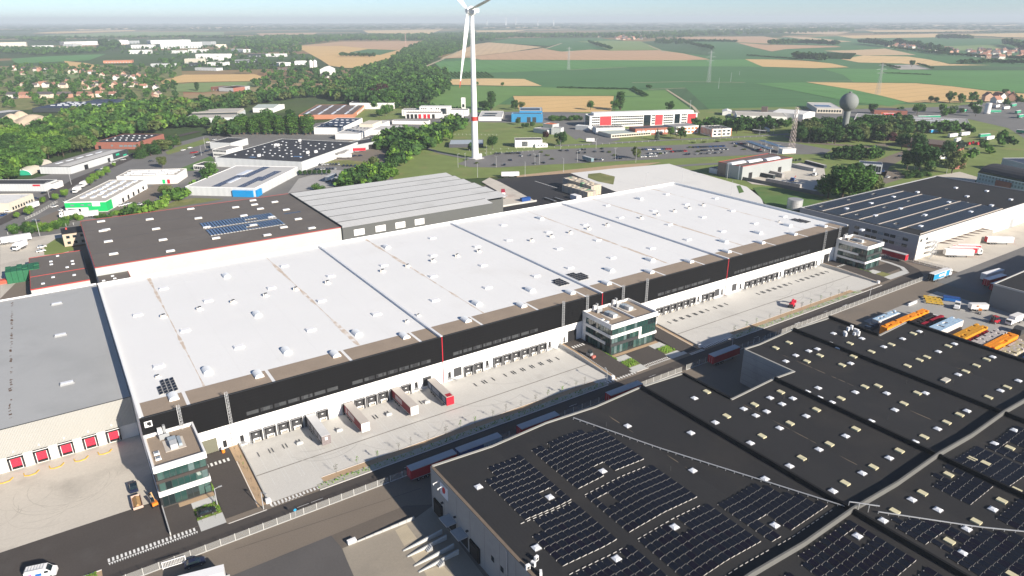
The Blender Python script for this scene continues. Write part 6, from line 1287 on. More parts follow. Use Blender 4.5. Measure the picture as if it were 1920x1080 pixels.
def car_full(label, loc, rz, c):
 t = thing('car', label, 'car', loc, rz); b = ob('body', ME_CB[c], t); ob('cabin_glass', ME_CG, t); ob('roof_panel', ME_CR[c], t)
 for x in (.85, 3.4):
  for s in (-.78, .78): ob('wheel', ME_WHEELS, t, (x, s, 0))
 for s in (-.8, .5): bx('headlight', glass_l, b, 4.2, 4.31, s, s+.3, .58, .76)
 for s in (-.8, .55): bx('tail_light', red, b, -.02, .03, s, s+.25, .6, .78)
 for s in (-.98, .86): bx('mirror', CARM[c], b, 2.75, 2.9, s, s+.12, .92, 1.05)
 return t
# far cars: one mesh each, colours as materials
def far_car(c):
 mb = MB(); mb.v += list(carlo.v); mb.f += list(carlo.f); mb.m += [0]*len(carlo.f); n = len(mb.v); mb.v += list(carup.v); mb.f += [tuple(n+i for i in f) for f in carup.f]; mb.m += [1]*len(carup.f); n = len(mb.v); mb.v += list(carrf.v); mb.f += [tuple(n+i for i in f) for f in carrf.f]; mb.m += [0]
 mb.mi = 2
 for x in (.85, 3.4):
  for s in (-.78, .78): mb.cyl((x, s-.1, .33), (x, s+.1, .33), .33, k=8)
 return mb.mesh('car', [CARM[c], glass_d, rubber])
ME_FC = {k: far_car(k) for k in CARC}
def fcar(px, py, rz, c, label, group): 
 p = G(px, py); o = ob('parked_car', ME_FC[c], None, (p.x, p.y, .04), rz); return tag(o, label.replace('@', c), 'car', group)
car_full('black car parked on the planted bay beside the leftmost office', (11.9, 155.2, .06), R(-3), 'black')
car_full('black car on the brown road at the bottom left', (6.2, 138.9, .02), R(-6), 'navy')
# parking lots: car by car from the photo
LOT = 'cars on the parking lot behind the turbine'
row = [(892+dx, 290.5-dx*.02) for dx in (38, 42, 46, 59, 64, 69, 74, 79, 83)]
for i, (x, y) in enumerate(row): fcar(x, y, R(70), random.choice(('navy', 'black', 'dark grey')), '@ car, '+ORD[i]+' in the short row nearest to the turbine foot', LOT)
for i, (x, y, c) in enumerate(((873, 301, 'black'), (928, 311, 'black'), (945, 311, 'navy'), (959, 302, 'navy'), (979, 294, 'silver'), (994, 293, 'dark grey'), (1009, 295, 'dark grey'), (1004, 308, 'dark grey'), (1022, 307, 'dark grey'), (1054, 284, 'dark grey'), (1065, 284, 'navy'), (1087, 283, 'silver'), (1092, 282, 'black'), (1097, 282, 'dark grey'), (1087, 288.5, 'black'), (1097, 288, 'black'), (1117, 286, 'dark grey'), (1131, 280.5, 'dark grey'), (1133, 286, 'dark grey'), (1120, 301, 'black'), (1130, 301, 'white'), (1158, 298.5, 'navy'), (1165, 298.5, 'black'))):
 fcar(x, y, R(random.uniform(40, 100)), c, '@ car on the open parking half, %s from the turbine' % (ORD[i] if i < 20 else ('third last', 'second last', 'last')[i-20]), LOT)
for i in range(13): fcar(1208+i*4.2, 282-i*.1, R(80), random.choice(('red', 'blue', 'dark grey', 'white', 'black')), '@ car, '+ORD[i]+' in the upper row of the busy parking section', LOT)
for i in range(10): fcar(1219+i*3.4, 289.5-i*.15, R(80), random.choice(('silver', 'navy', 'dark grey', 'white')), '@ car, '+ORD[i]+' in the middle row of the busy parking section', LOT)
for i in range(8): fcar(1203+i*4, 295.6-i*.25, R(80), random.choice(('silver', 'white', 'dark grey')), '@ car, '+ORD[i]+' in the lower row of the busy parking section', LOT)
for i in range(8): fcar(1262+i*3.6, 286-i*.2, R(80), random.choice(('navy', 'red', 'black', 'dark grey')), '@ car, '+ORD[i]+' in the row left of the long dark car row', LOT)
for i in range(19): fcar(1303+i*3.1, 277.8-i*.12, R(80), random.choice(('navy', 'blue', 'black', 'dark grey', 'blue')), '@ car, '+ORD[i]+' in the long upper row below the orange-framed office', LOT)
for i in range(14): fcar(1319+i*3.5, 283.8-i*.2, R(80), random.choice(('navy', 'silver', 'black', 'dark grey', 'blue')), '@ car, '+ORD[i]+' in the second row below the orange-framed office', LOT)
for i, x in enumerate((1286, 1291, 1306, 1314, 1325, 1330, 1340, 1346, 1352)): fcar(x, 291-i*.4, R(30), random.choice(('dark grey', 'silver', 'navy')), '@ car, '+ORD[i]+' in the loose front row of the parking lot', LOT)
for i, x in enumerate((1377, 1381, 1386, 1391, 1396, 1400)): fcar(x, 270.3+i*.2, R(80), ('silver', 'blue', 'dark grey', 'red', 'black', 'dark grey')[i], '@ car, '+ORD[i]+' at the left end of the solar carports', LOT)
for i, x in enumerate((1417, 1421, 1426)): fcar(x, 283.5-i*.8, R(60), ('black', 'navy', 'red')[i], '@ car before the solar carport', LOT)
HC = 'cars on the court beside the hedge'
for i in range(9): fcar(594+i*5.2, 310.5-i*.1, R(75), random.choice(('navy', 'dark grey', 'silver')), '@ car, '+ORD[i]+' in the upper row right of the black-roofed factory', HC)
for i in range(8): fcar(592+i*5.3, 319-i*.1, R(75), random.choice(('navy', 'white', 'silver')), '@ car, '+ORD[i]+' in the lower row right of the black-roofed factory', HC)
for i, x in enumerate((645, 652, 659, 667, 672)): fcar(x, 312.5, R(75), ('navy', 'navy', 'navy', 'blue', 'red')[i], '@ car, '+ORD[i]+' in the row under the round bushes of the court', HC)
for x, y, c in ((661, 294, 'navy'), (672, 293.5, 'navy'), (665, 274, 'black')): fcar(x, y, R(20), c, '@ car standing free on the court beside the hedge', HC)
LS = 'cars along the left streets'
for x, y, r_, c, w_ in ((339, 283, 20, 'white', 'left of two on the verge road'), (352, 278.5, 20, 'white', 'right of two on the verge road'), (357, 288, 25, 'red', 'beside the lawn strip'), (363, 287, 25, 'red', 'right of the other red one'), (366, 292, 25, 'black', 'second row by the lawn strip'), (374, 288.5, 25, 'navy', 'third row by the lawn strip'), (384, 285, 25, 'navy', 'beside the white two storey office'), (391, 283, 25, 'dark grey', 'right of the navy one by the white office'), (358, 296.5, 25, 'silver', 'nearest to the lawn strip'), (386, 268, 5, 'white', 'on the drive above the lawn strip'), (398, 263, 5, 'silver', 'at the dark-roofed annex'), (189, 317.5, 30, 'white', 'left of the depot gate'), (186, 322.5, 20, 'white', 'before the long shed gate'), (178, 321.5, 20, 'navy', 'left of the white one at the shed gate'), (207, 307, 30, 'white', 'at the dark sign front'), (226, 301, 15, 'silver', 'under the dark sign front'), (110, 396.5, 25, 'white', 'nearest to the street wall'), (97, 390, 40, 'white', 'beside the white boat-shaped van'), (118, 379.5, 20, 'silver', 'at the left corner of the green facade'), (77, 364, 20, 'black', 'at the shed sign'), (60, 374.5, 15, 'navy', 'by the cream office'), (50, 371, 15, 'black', 'left of the one by the cream office'), (93, 358, 20, 'navy', 'at the end of the low grey shed'), (8, 399, 5, 'white', 'at the left edge by the street'), (3, 406, 60, 'blue', 'cut by the left edge'), (60, 417, 10, 'navy', 'at the foot of the hedge left of the depot'), (45, 424, 15, 'silver', 'under the hedge by the forecourt'), (70, 466, 12, 'white', 'upper of two vans on the forecourt'), (68, 474, 12, 'white', 'lower of two vans on the forecourt'), (222, 388, 25, 'white', 'first beside the depot wall'), (229, 386, 25, 'white', 'second beside the depot wall'), (236, 384, 25, 'silver', 'third beside the depot wall'), (250, 392, 35, 'silver', 'under the trees right of the depot'), (258, 386, 35, 'white', 'second under the trees right of the depot'), (262, 359, 20, 'white', 'by the depot side gate'), (279, 304, 20, 'dark grey', 'on the road before the pines'), (244, 292, 35, 'navy', 'in the shade by the pines')):
 fcar(x, y, R(r_), c, '@ car '+w_, LS)
for x, y, r_, c, w_ in ((1641, 275.5, 20, 'white', 'on the shaded road right of the water tower'), (1684, 294, 0, 'navy', 'by the big tree, left'), (1655, 323, 20, 'blue', 'in the lower court among trees'), (1662, 334, 5, 'white', 'on the lower court, left'), (1677, 335.5, 5, 'black', 'on the lower court, right'), (1818, 281, 10, 'white', 'before the red machines'), (1826, 280, 10, 'silver', 'right one before the red machines'), (1640, 262, 0, 'black', 'under the trees'), (1518, 330, 0, 'white', 'in the stone yard')):
 fcar(x, y, R(r_), c, '@ car '+w_, 'cars among the trees at right')
# -- white van with roof rack, bottom left
t = thing('delivery_van', 'white van with roof rack and coloured side panels at the bottom left', 'van', (-22.6, 154.2, .02), R(-14))
mb = MB(); mb.extrude([(0, .4), (0, 2.35), (.2, 2.5), (4.1, 2.5), (5.0, 1.55), (5.7, 1.25), (5.75, .4)], -1.0, 1.0); mb.build('body', white_paint, t)
MB().poly([(4.15, -.9, 2.47), (4.15, .9, 2.47), (4.98, .92, 1.6), (4.98, -.92, 1.6)][::-1]).build('windscreen', glass_d, t); bx('side_window', glass_d, t, 3.7, 4.5, -1.02, -.98, 1.45, 2.0)
for x in (1.0, 4.7):
 for s in (-.9, .9): ob('wheel', ME_WHEELS, t, (x, s, 0))
rk = MB()
for s in (-.8, .8): rk.bar((.2, s, 2.68), (3.6, s, 2.68), .07)
for k in range(7): rk.bar((.2+k*.56, -.8, 2.68), (.2+k*.56, .8, 2.68), .06)
rk.build('roof_rack', metal_l, t); bx('pink_mark', mat('decal_pink', (.7, .04, .30), .5), t, .7, 1.4, -1.02, -1.0, 1.0, 1.8); bx('blue_mark', blue, t, 2.0, 3.2, -1.02, -1.0, 1.0, 1.7)
t = trailer('white trailer roof cut off by the bottom edge beside a black car', (4.0, 131.2, .0), R(-12), endw, white_paint, endw, endw, 9)
# -- tipper truck and mini excavator by the leftmost office
t = thing('tipper_truck', 'dark pickup towing a sand-filled tipping trailer beside the leftmost office', 'truck', (.5, 171.0, .02), math.pi/2)
ob('cab_body', ME_CB['navy'], t, (2.2, 0, .1), 0, (1.05, 1.1, 1.25)); ob('cab_glass', ME_CG, t, (2.2, 0, .1), 0, (1.05, 1.1, 1.25))
for x in (3.1, 5.8):
 for s in (-.85, .85): ob('wheel', ME_WHEELS, t, (x, s, 0))
tb = MB(); tb.box(-5.4, -.2, -1.05, 1.05, .55, .7); tb.box(-5.4, -.2, -1.1, -1.0, .7, 1.3); tb.box(-5.4, -.2, 1.0, 1.1, .7, 1.3); tb.box(-5.5, -5.4, -1.1, 1.1, .7, 1.3); tb.box(-.2, -.1, -1.1, 1.1, .7, 1.3); tb.build('tipping_bed', mat('bed_pink', (.50, .36, .30), .7), t)
mb = MB(); mb.v += [(-5.3, -.9, .75), (-.3, -.9, .75), (-.3, .9, .75), (-5.3, .9, .75), (-4.6, 0, 1.5), (-1.0, 0, 1.45)]
for q in ((0, 1, 5, 4), (2, 3, 4, 5), (1, 2, 5), (3, 0, 4)): mb.f.append(q); mb.m.append(0)
mb.build('sand_load', mat('load_sand', (.42, .26, .12), .95, .2, 2), t)
for x in (-3.6, -2.4):
 for s in (-1.0, 1.0): ob('wheel', ME_WHEELS, t, (x, s, 0))
t = thing('mini_excavator', 'small orange excavator working beside the leftmost office', 'excavator', (4.0, 165.4, .02), R(100))
for s in (-.6, .6): bx('track', rubber, t, -.9, .9, s-.17, s+.17, 0, .5)
bx('body', orange, t, -.8, .7, -.65, .65, .55, 1.3); bx('cab', glass_d, t, -.2, .7, -.1, .65, 1.3, 2.3); MB().bar((.6, -.3, 1.2), (2.6, -.3, 2.4), .28).bar((2.6, -.3, 2.4), (4.4, -.3, 1.2), .24).build('boom', mat('boom_sand', (.55, .36, .17), .6), t); bx('bucket', metal_d, t, 4.2, 4.8, -.6, 0, .6, 1.2)
# -- red boom lift in the right truck yard
t = thing('boom_lift', 'bright red folded boom lift standing in the right truck yard', 'boom lift', (243.6, 155.6, yardz), R(25)); rd_ = mat('lift_red', (.62, .02, .05), .4)
bx('chassis', metal_d, t, -1.6, 1.6, -1.1, 1.1, .45, .9); bx('turret', rd_, t, -1.8, 1.2, -.9, .9, .95, 2.1); MB().bar((-1.4, 0, 2.2), (2.4, 0, 2.75), .5, .45).build('lower_boom', rd_, t); MB().bar((2.4, 0, 2.75), (4.2, 0, 1.5), .4).build('upper_boom', rd_, t); bx('basket', rd_, t, 4.0, 5.0, -.9, .9, .6, 1.7); bx('counterweight', metal_d, t, -2.2, -1.8, -.8, .8, .9, 1.9)
for x in (-1.1, 1.1):
 for s in (-1.05, 1.05): ob('wheel', ME_WHEEL, t, (x, s, 0))
# -- grey digger on the middle office driveway
t = thing('compact_loader', 'small dark loader with red bucket on the driveway left of the middle office', 'loader', (144.4, 166.8, .72), R(-80)); bx('body', greyp, t, -1.2, .8, -.7, .7, .4, 1.4); bx('cab', glass_d, t, -.6, .5, -.6, .6, 1.4, 2.4); bx('cab_roof', metal_d, t, -.7, .6, -.65, .65, 2.4, 2.5); bx('bucket', mat('bucket_red', (.55, .16, .13), .6), t, 1.2, 2.0, -.8, .8, .1, .8)
for x in (-.8, .5):
 for s in (-.7, .7): ob('wheel', ME_WHEELS, t, (x, s, 0))
t = thing('waste_container', 'blue skip heaped with white bags right of the middle office', 'skip', (175.4, 172.6, .95), R(80)); bx('tub', blue, t, 0, 4.2, 0, 2.0, 0, 1.4)
for k in range(12): bx('bag', white_paint, t, .3+(k % 4)*.95, 1.1+(k % 4)*.95, .2+(k//4)*.6, .7+(k//4)*.6, 1.4, 1.7+.12*(k % 3))
# -- forklift-type machines and gear at the crate yard
t = thing('white_yard_tractor', 'white yard tractor with cab beside the crate yard', 'tractor', (301.0, 117.4, .02), R(200)); bx('bed', white_paint, t, 0, 4.6, -1.1, 1.1, .6, 1.0); bx('cab', white_paint, t, .5, 2.2, -1.0, 1.0, 1.0, 2.7); bx('cab_window', glass_d, t, 2.2, 2.24, -.9, .9, 1.7, 2.5); bx('side_window', glass_d, t, .7, 2.0, -1.03, -1.0, 1.7, 2.5); bx('hood', white_paint, t, 2.25, 4.4, -.9, .9, 1.0, 1.6)
for x in (.9, 3.7):
 for s in (-1.05, 1.05): ob('wheel', ME_WHEEL, t, (x, s, 0))
t = thing('forklift', 'large red forklift in front of the grey concrete building', 'forklift', (295.6, 101.0, .02), R(160)); bx('body', redd, t, -1.8, 1.2, -1, 1, .5, 1.6); bx('cab', glass_d, t, -.6, .8, -.8, .8, 1.6, 2.9); bx('cab_roof', redd, t, -.7, .9, -.85, .85, 2.9, 3.05); MB().bar((1.5, -.5, .2), (1.5, -.5, 3.6), .2).bar((1.5, .5, .2), (1.5, .5, 3.6), .2).build('mast', metal_d, t)
for s in (-.5, .4): bx('fork', metal_d, t, 1.6, 3.0, s, s+.12, .2, .3)
for x in (-1.2, .8):
 for s in (-.95, .95): ob('wheel', ME_WHEEL, t, (x, s, 0))
t = thing('box_truck', 'small white box truck in front of the grey concrete building', 'truck', (305.5, 96.4, .02), R(176)); bx('box', endw, t, 0, 6.4, -1.2, 1.2, 1.0, 3.6); bx('cab', white_paint, t, 6.5, 8.4, -1.1, 1.1, .6, 2.4); bx('windscreen', glass_d, t, 8.38, 8.44, -1.0, 1.0, 1.5, 2.3)
for x in (1.4, 7.3):
 for s in (-1.0, 1.0): ob('wheel', ME_WHEEL, t, (x, s, 0))
t = thing('dark_scrap_bin', 'heap of dark machinery parts by the right edge of the crate yard', 'scrap', (292.5, 91.5, .02))
for k in range(14): bx('part', metal_d, t, random.uniform(-2, 2), random.uniform(2.2, 3), random.uniform(-1.5, 1), random.uniform(1.2, 2), 0, random.uniform(.6, 2.2))
for k, (x, y, w_) in enumerate(((296.3, 124.4, 'front'), (299.0, 126.2, 'middle'), (301.0, 127.8, 'rear'))):
 t = thing('yellow_skip_frame', 'yellow steel loading frame, %s of three beside the crate yard' % w_, 'frame', (x, y, .02), R(-58))
 for s in (-.9, .9): bx('beam', yellow, t, -3.2, 3.2, s-.2, s+.2, .5, .9)
 for xx in (-2.8, -.8, 1.2, 2.8): bx('cross_beam', yellow, t, xx-.15, xx+.15, -.7, .7, .45, .85); bx('leg', metal_d, t, xx-.12, xx+.12, -1.0, -.8, 0, .5); bx('leg', metal_d, t, xx-.12, xx+.12, .8, 1.0, 0, .5)
t = thing('blue_skip', 'dark blue skip behind the yellow loading frames', 'skip', (305.5, 122.0, .02), R(-58)); bx('tub', blue, t, -3, 3, -1.2, 1.2, .2, 1.7); bx('rim', tarp_blue, t, -3.1, 3.1, -1.3, 1.3, 1.7, 1.8)
t = thing('orange_lift_table', 'orange and grey folding work lifts beside the red forklift', 'work lift', (299.8, 107.8, .02), R(20)); 
for k in range(2): bx('platform', orange, t, k*3.2, k*3.2+2.4, k*1.2, k*1.2+1.2, 1.6+.6*k, 1.9+.6*k); MB().bar((k*3.2, k*1.2+.5, .3), (k*3.2+2.2, k*1.2+.5, 1.6+.6*k), .2).bar((k*3.2+2.2, k*1.2+.5, .3), (k*3.2, k*1.2+.5, 1.6+.6*k), .2).build('scissor', metal_l, t); bx('base', metal_d, t, k*3.2, k*3.2+2.4, k*1.2, k*1.2+1.2, .1, .4)
# -- crate blocks in the yard behind the foreground roof
def crates(label, x0, x1, y0, y1, h, cols, top=None):
 t = thing('crate_stack', label, 'crates', (x0, y0, .02)); nx = max(1, round((x1-x0)/1.25)); ny = max(1, round((y1-y0)/1.05)); dx, dy = (x1-x0)/nx, (y1-y0)/ny; cache = {}
 for i in range(nx):
  for j in range(ny):
   lv = int(h/.42)-(1 if random.random() < .12 else 0); c = random.choice(cols)
   if (lv, c.name) not in cache:
    mb = MB()
    for k in range(lv):
     mb.box(.03, dx-.03, .03, dy-.03, k*.42+.02, k*.42+.39)
    mb.mi = 1; z = lv*.42-.02; mb.box(.1, dx-.1, .1, dy*.5-.04, z, z+.05); mb.box(.1, dx-.1, dy*.5+.04, dy-.1, z, z+.05)
    cache[(lv, c.name)] = mb.mesh('crate_column', [c, top or c])
   ob('crate_column', cache[(lv, c.name)], t, (i*dx, j*dy, 0))
 return t
cr_blue = mat('crate_pale_blue', (.34, .50, .66), .6, .2, 1.2, .2, 4); cr_or = mat('crate_orange', (.78, .28, .015), .55, .1, 1, .12, 4); cr_blk = mat('crate_black', (.02, .018, .02), .6); cr_red = mat('crate_red', (.32, .012, .03), .55, .1, 1); cr_wh = mat('crate_white', (.62, .60, .58), .6, .12, 1, .15, 4); cr_gold = mat('crate_gold', (.58, .28, .02), .6, .2, 1.5, .25, 5); cr_grey = mat('crate_grey', (.46, .42, .40), .7, .15, 1.5, .15, 5); cr_mix = mat('crate_mixed', (.42, .38, .26), .7, .3, 2, .4, 5)
crates('low block of pale blue crates left of the long orange row', 254.2, 270.0, 124.6, 127.4, 2.9, [cr_wh], cr_blue); crates('dark bottle crates at the left foot of the pale blue crates', 247.5, 254.0, 124.0, 126.4, 1.8, [cr_blk, navy])
crates('long row of bright orange crates behind the foreground roof', 247.4, 277.6, 117.6, 120.4, 4.0, [cr_or]); crates('black crates right of the long orange row', 256, 278.2, 115.0, 117.4, 3.2, [cr_blk]); crates('narrow row of dark red crates between black stacks', 258, 279.4, 112.6, 114.0, 3.0, [cr_red]); crates('black crates between the dark red row and the pale blue block', 256, 278, 109.4, 112.2, 3.2, [cr_blk])
crates('big block of pale blue and white crates in the crate yard', 258.6, 276.8, 104.5, 109.0, 5.0, [cr_wh], cr_blue); crates('golden woven-looking crate block in the crate yard', 260.7, 280.0, 97.2, 101.4, 4.0, [cr_gold]); crates('low dark red crate row beside the golden block', 262.5, 278.5, 95.2, 97.0, 3.2, [cr_red]); crates('wide block of pale grey crates in the crate yard', 260.1, 281.0, 91.1, 95.0, 4.0, [cr_grey]); crates('short orange crate block beside the pale grey crates', 259.2, 280.2, 87.2, 90.6, 4.6, [cr_or]); crates('mixed speckled crate block at the right of the crate yard', 260.5, 280.4, 82.0, 86.8, 3.2, [cr_mix, cr_grey]); crates('dark crates cut by the right edge below the speckled block', 262, 278, 74.0, 80.0, 2.6, [cr_blk, tarp_blue])
tag(bx('yard_wall', white_paint, None, 278.9, 279.5, 109.9, 121.5, 0, 2.2), 'long white concrete wall closing the orange crate rows', 'wall')
tag(bx('barrier_block', white_paint, None, 285.0, 291.5, 129.0, 129.5, 0, 1.0), 'white concrete barrier at the edge of the shaded court', 'barrier')
# -- pallet stacks in the black yard
pal = [mat('pallet_wood', (.52, .45, .35), .85, .15, .8, .15, 3), mat('pallet_grey', (.40, .37, .33), .85, .15, .8, .15, 3), mat('pallet_green', (.18, .36, .22), .8)]
def pallets(label, x0, x1, y0, y1, h): 
 t = thing('pallet_stack', label, 'pallets', (x0, y0, .06)); nx, ny = max(1, round((x1-x0)/2.4)), max(1, round((y1-y0)/2.4)); dx, dy = (x1-x0)/nx, (y1-y0)/ny
 ms = []
 for m in pal:
  mb = MB(); n = int(h/.7)
  for k in range(n): mb.box(.05, dx-.05, .05, dy-.05, k*.7+.04, k*.7+.66)
  ms.append(mb.mesh('pallet_column', m))
 for i in range(nx):
  for j in range(ny): ob('pallet_column', ms[random.choices((0, 1, 2), (6, 4, .7))[0]], t, (i*dx, j*dy, 0), 0, (1, 1, random.uniform(.96, 1.03)))
pallets('tall block of stacked wooden pallets, rear one in the black yard', 299.5, 308.5, 352, 383, 7.0); pallets('lower block of stacked wooden pallets, front one in the black yard', 291.5, 298.8, 346, 374, 5.2)
tag(bx('white_container', white_paint, None, 283.5, 287.5, 347.5, 354.5, .06, 3.0), 'white container at the foot of the pallet blocks', 'container')
for k, (x, w_) in enumerate(((270.5, 'left'), (276.0, 'right'))):
 t = thing('folded_trailers', 'low stack of empty trailer frames in the black yard, %s one' % w_, 'trailer frames', (x, 352-4*k, .06), R(90))
 for j in range(5): bx('frame_bar', metal_l if j % 2 else metal_d, t, 0, 12, j*.5, j*.5+.3, .5+.1*j, .8+.1*j)
 for xx in (1, 2.3, 10): bx('axle', rubber, t, xx, xx+.8, 0, 2.4, 0, .7)
sheet('dock_apron', [G(x, y) for x, y in ((903, 341), (918, 333), (938, 341.5), (1004, 377), (942, 389), (936, 360))], .07, concrete_o); pstrip('yard_line', [(1003, 339.5), (1045, 352.5)], .5, .07, roadmark)
tag(MB().bar((*G(942, 388)[:2], .6), (*G(1006, 378)[:2], .6), .5, 1.2).build('kerb_wall', concwall), 'low pale wall closing the dock apron behind the dark grey hall', 'wall')
p = G(995, 376); tag(bx('blue_skip', tarp_blue, None, p.x-7, p.x, p.y, p.y+2.4, .08, 2.4), 'blue skip on the dock apron behind the dark grey hall', 'skip')
t = thing('green_crate_stack', 'big stack of dark green crates left of the low annex', 'crates', tuple(G(15, 533))); gc = mat('crate_green', (.02, .13, .06), .6, .15, .8, .2, 3)
for i in range(6):
 for j in range(4): bx('crate_column', gc, t, i*2.2, i*2.2+2.1, j*2.6, j*2.6+2.5, 0, 5.4+random.uniform(-.3, .3))
p = G(3, 533); tag(bx('red_skip', mat('skip_red', (.55, .10, .06), .6), None, p.x-1, p.x+5, p.y, p.y+3, 0, 1.6), 'red skip at the left edge beside the green crates', 'skip')
# ------------------------------------------------------------------ trees: unit-height crowns of leaf cards, shared by copies
def leafm(name, col):
 m = bpy.data.materials.new(name); m.use_nodes = True; t = m.node_tree; N = t.nodes; L = t.links; b = N['Principled BSDF']
 b.inputs['Roughness'].default_value = .7; b.inputs['Specular IOR Level'].default_value = .15
 g = N.new('ShaderNodeNewGeometry'); n = N.new('ShaderNodeTexNoise'); n.inputs['Scale'].default_value = .16; n.inputs['Detail'].default_value = 3; L.new(g.outputs['Position'], n.inputs['Vector'])
 a = N.new('ShaderNodeMath'); a.operation = 'MULTIPLY_ADD'; a.inputs[1].default_value = 1.5; a.inputs[2].default_value = .22; L.new(n.outputs[0], a.inputs[0])
 v = N.new('ShaderNodeVectorMath'); v.operation = 'SCALE'; v.inputs[0].default_value = col; L.new(a.outputs[0], v.inputs['Scale']); L.new(v.outputs[0], b.inputs['Base Color'])
 d = N.new('ShaderNodeBsdfTranslucent'); L.new(v.outputs[0], d.inputs[0]); mx = N.new('ShaderNodeMixShader'); mx.inputs[0].default_value = .22; L.new(b.outputs[0], mx.inputs[1]); L.new(d.outputs[0], mx.inputs[2]); L.new(mx.outputs[0], N['Material Output'].inputs[0]); return m
LEAF = {'mid': [leafm('leaf_mid_a', (0.072, 0.161, 0.031)), leafm('leaf_mid_b', (0.106, 0.209, 0.040)), leafm('leaf_mid_c', (0.052, 0.123, 0.028))], 'dark': [leafm('leaf_dark_a', (0.045, 0.104, 0.028)), leafm('leaf_dark_b', (0.066, 0.137, 0.034)), leafm('leaf_dark_c', (0.033, 0.079, 0.023))], 'lite': [leafm('leaf_light_a', (0.150, 0.275, 0.039)), leafm('leaf_light_b', (0.113, 0.227, 0.034)), leafm('leaf_light_c', (0.196, 0.303, 0.054))], 'olive': [leafm('leaf_olive_a', (0.128, 0.161, 0.049)), leafm('leaf_olive_b', (0.098, 0.142, 0.044)), leafm('leaf_olive_c', (0.150, 0.179, 0.070))], 'plum': [leafm('leaf_plum_a', (0.061, 0.022, 0.027)), leafm('leaf_plum_b', (0.088, 0.031, 0.035)), leafm('leaf_plum_c', (0.042, 0.017, 0.020))], 'blue': [leafm('leaf_blue_a', (0.096, 0.132, 0.101)), leafm('leaf_blue_b', (0.123, 0.155, 0.115)), leafm('leaf_blue_c', (0.070, 0.101, 0.081))]}
bark = mat('bark', (.085, .065, .05), .95, .2, 1)
def crown_arrays(shape, n, size, seed):
 r = np.random.default_rng(seed); lobes = []
 if shape == 'broad':
  for k in range(17):
   a = r.uniform(0, 6.28); d = r.uniform(.03, .37); z = r.uniform(.30, .90-.5*d); lobes.append((d*math.cos(a), d*math.sin(a), z, r.uniform(.07, .19)))
  lobes.append((0, 0, .58, .24))
 elif shape == 'poplar':
  for k in range(9): z = .14+.095*k; lobes.append((r.uniform(-.02, .02), r.uniform(-.02, .02), z, .085*math.sin(math.pi*min(1, .25+.72*(1-z)))+.035))
 elif shape == 'cone':
  for k in range(9): z = .12+.098*k; lobes.append((0, 0, z, .25*(1-z)+.03))
 elif shape == 'bush':
  for k in range(8): a = r.uniform(0, 6.28); d = r.uniform(0, .42); lobes.append((d*math.cos(a), d*math.sin(a), r.uniform(.25, .62), r.uniform(.24, .36)))
 elif shape == 'round':
  lobes = [(0, 0, .58, .36)]
  for k in range(9): a = r.uniform(0, 6.28); lobes.append((.24*math.cos(a), .24*math.sin(a), r.uniform(.38, .76), .17))
 lobes = np.array(lobes); w = lobes[:, 3]**2; idx = r.choice(len(lobes), n, p=w/w.sum())
 d = r.normal(size=(n, 3)); d /= np.linalg.norm(d, axis=1)[:, None]; rad = lobes[idx, 3]*(.70+.42*r.random(n)**2); c = lobes[idx, :3]+d*rad[:, None]*np.array([1, 1, .95])
 c[:, 2] = np.maximum(c[:, 2], .05)
 nr = d+r.normal(size=(n, 3))*.55; nr /= np.linalg.norm(nr, axis=1)[:, None]
 u = np.cross(nr, r.normal(size=(n, 3))); u /= np.linalg.norm(u, axis=1)[:, None]; v = np.cross(nr, u); s = (size*(.6+.8*r.random(n)))[:, None]
 P = np.stack([c-u*s-v*s*.7, c+u*s*.8-v*s, c+u*s+v*s*.6, c-u*s*.7+v*s], 1); mi = (idx+(r.random(n) < .25)) % 3
 return P.reshape(-1, 3).astype('f'), mi.astype('i')
def np_mesh(name, V, mi, mats):
 n = len(V)//4; me = bpy.data.meshes.new(name); me.vertices.add(len(V)); me.vertices.foreach_set('co', V.ravel()); me.loops.add(len(V)); me.loops.foreach_set('vertex_index', np.arange(len(V), dtype='i')); me.polygons.add(n); me.polygons.foreach_set('loop_start', np.arange(0, len(V), 4, dtype='i'))
 for m in mats: me.materials.append(m)
 me.polygons.foreach_set('material_index', mi); me.update(calc_edges=True); return me
CR = {}
for sh, n, s in (('broad', 2600, .023), ('poplar', 1500, .015), ('cone', 1400, .019), ('bush', 1200, .042), ('round', 2200, .024)):
 for k in range(3): CR[sh, k] = crown_arrays(sh, n, s, 100+k*7+len(sh)*13)
CRL = {(sh, k): crown_arrays(sh, n, s, 300+k*5+len(sh)) for sh, n, s in (('broad', 170, .085), ('poplar', 130, .05), ('bush', 90, .14), ('round', 150, .09), ('cone', 120, .06)) for k in range(3)}
MEC = {}
def trunk_mesh():
 mb = MB(); mb.cyl((0, 0, 0), (.006, 0, .34), .026, .017, 7, False); mb.cyl((.006, 0, .34), (-.004, .006, .68), .017, .006, 6)
 for k in range(6): a = k*1.05+.3; mb.cyl((0, 0, .25+.05*k), (.17*math.cos(a), .17*math.sin(a), .46+.045*k), .010, .003, 5, False)
 return mb.mesh('trunk', bark)
ME_TR = trunk_mesh()
TREES = []                     # (apparent size, px foot, height, shape, palette, label, group, name, width)
def T(px, py, h, sh='broad', pal='mid', label=None, group=None, name='tree', w=1.0):
 p = G(px, py); TREES.append([h/p.length, p, h, sh, pal, label, group, name, w])
def inpoly(x, y, P):
 c = False; j = len(P)-1
 for i in range(len(P)):
  if (P[i][1] > y) != (P[j][1] > y) and x < (P[j][0]-P[i][0])*(y-P[i][1])/(P[j][1]-P[i][1])+P[i][0]: c = not c
  j = i
 return c
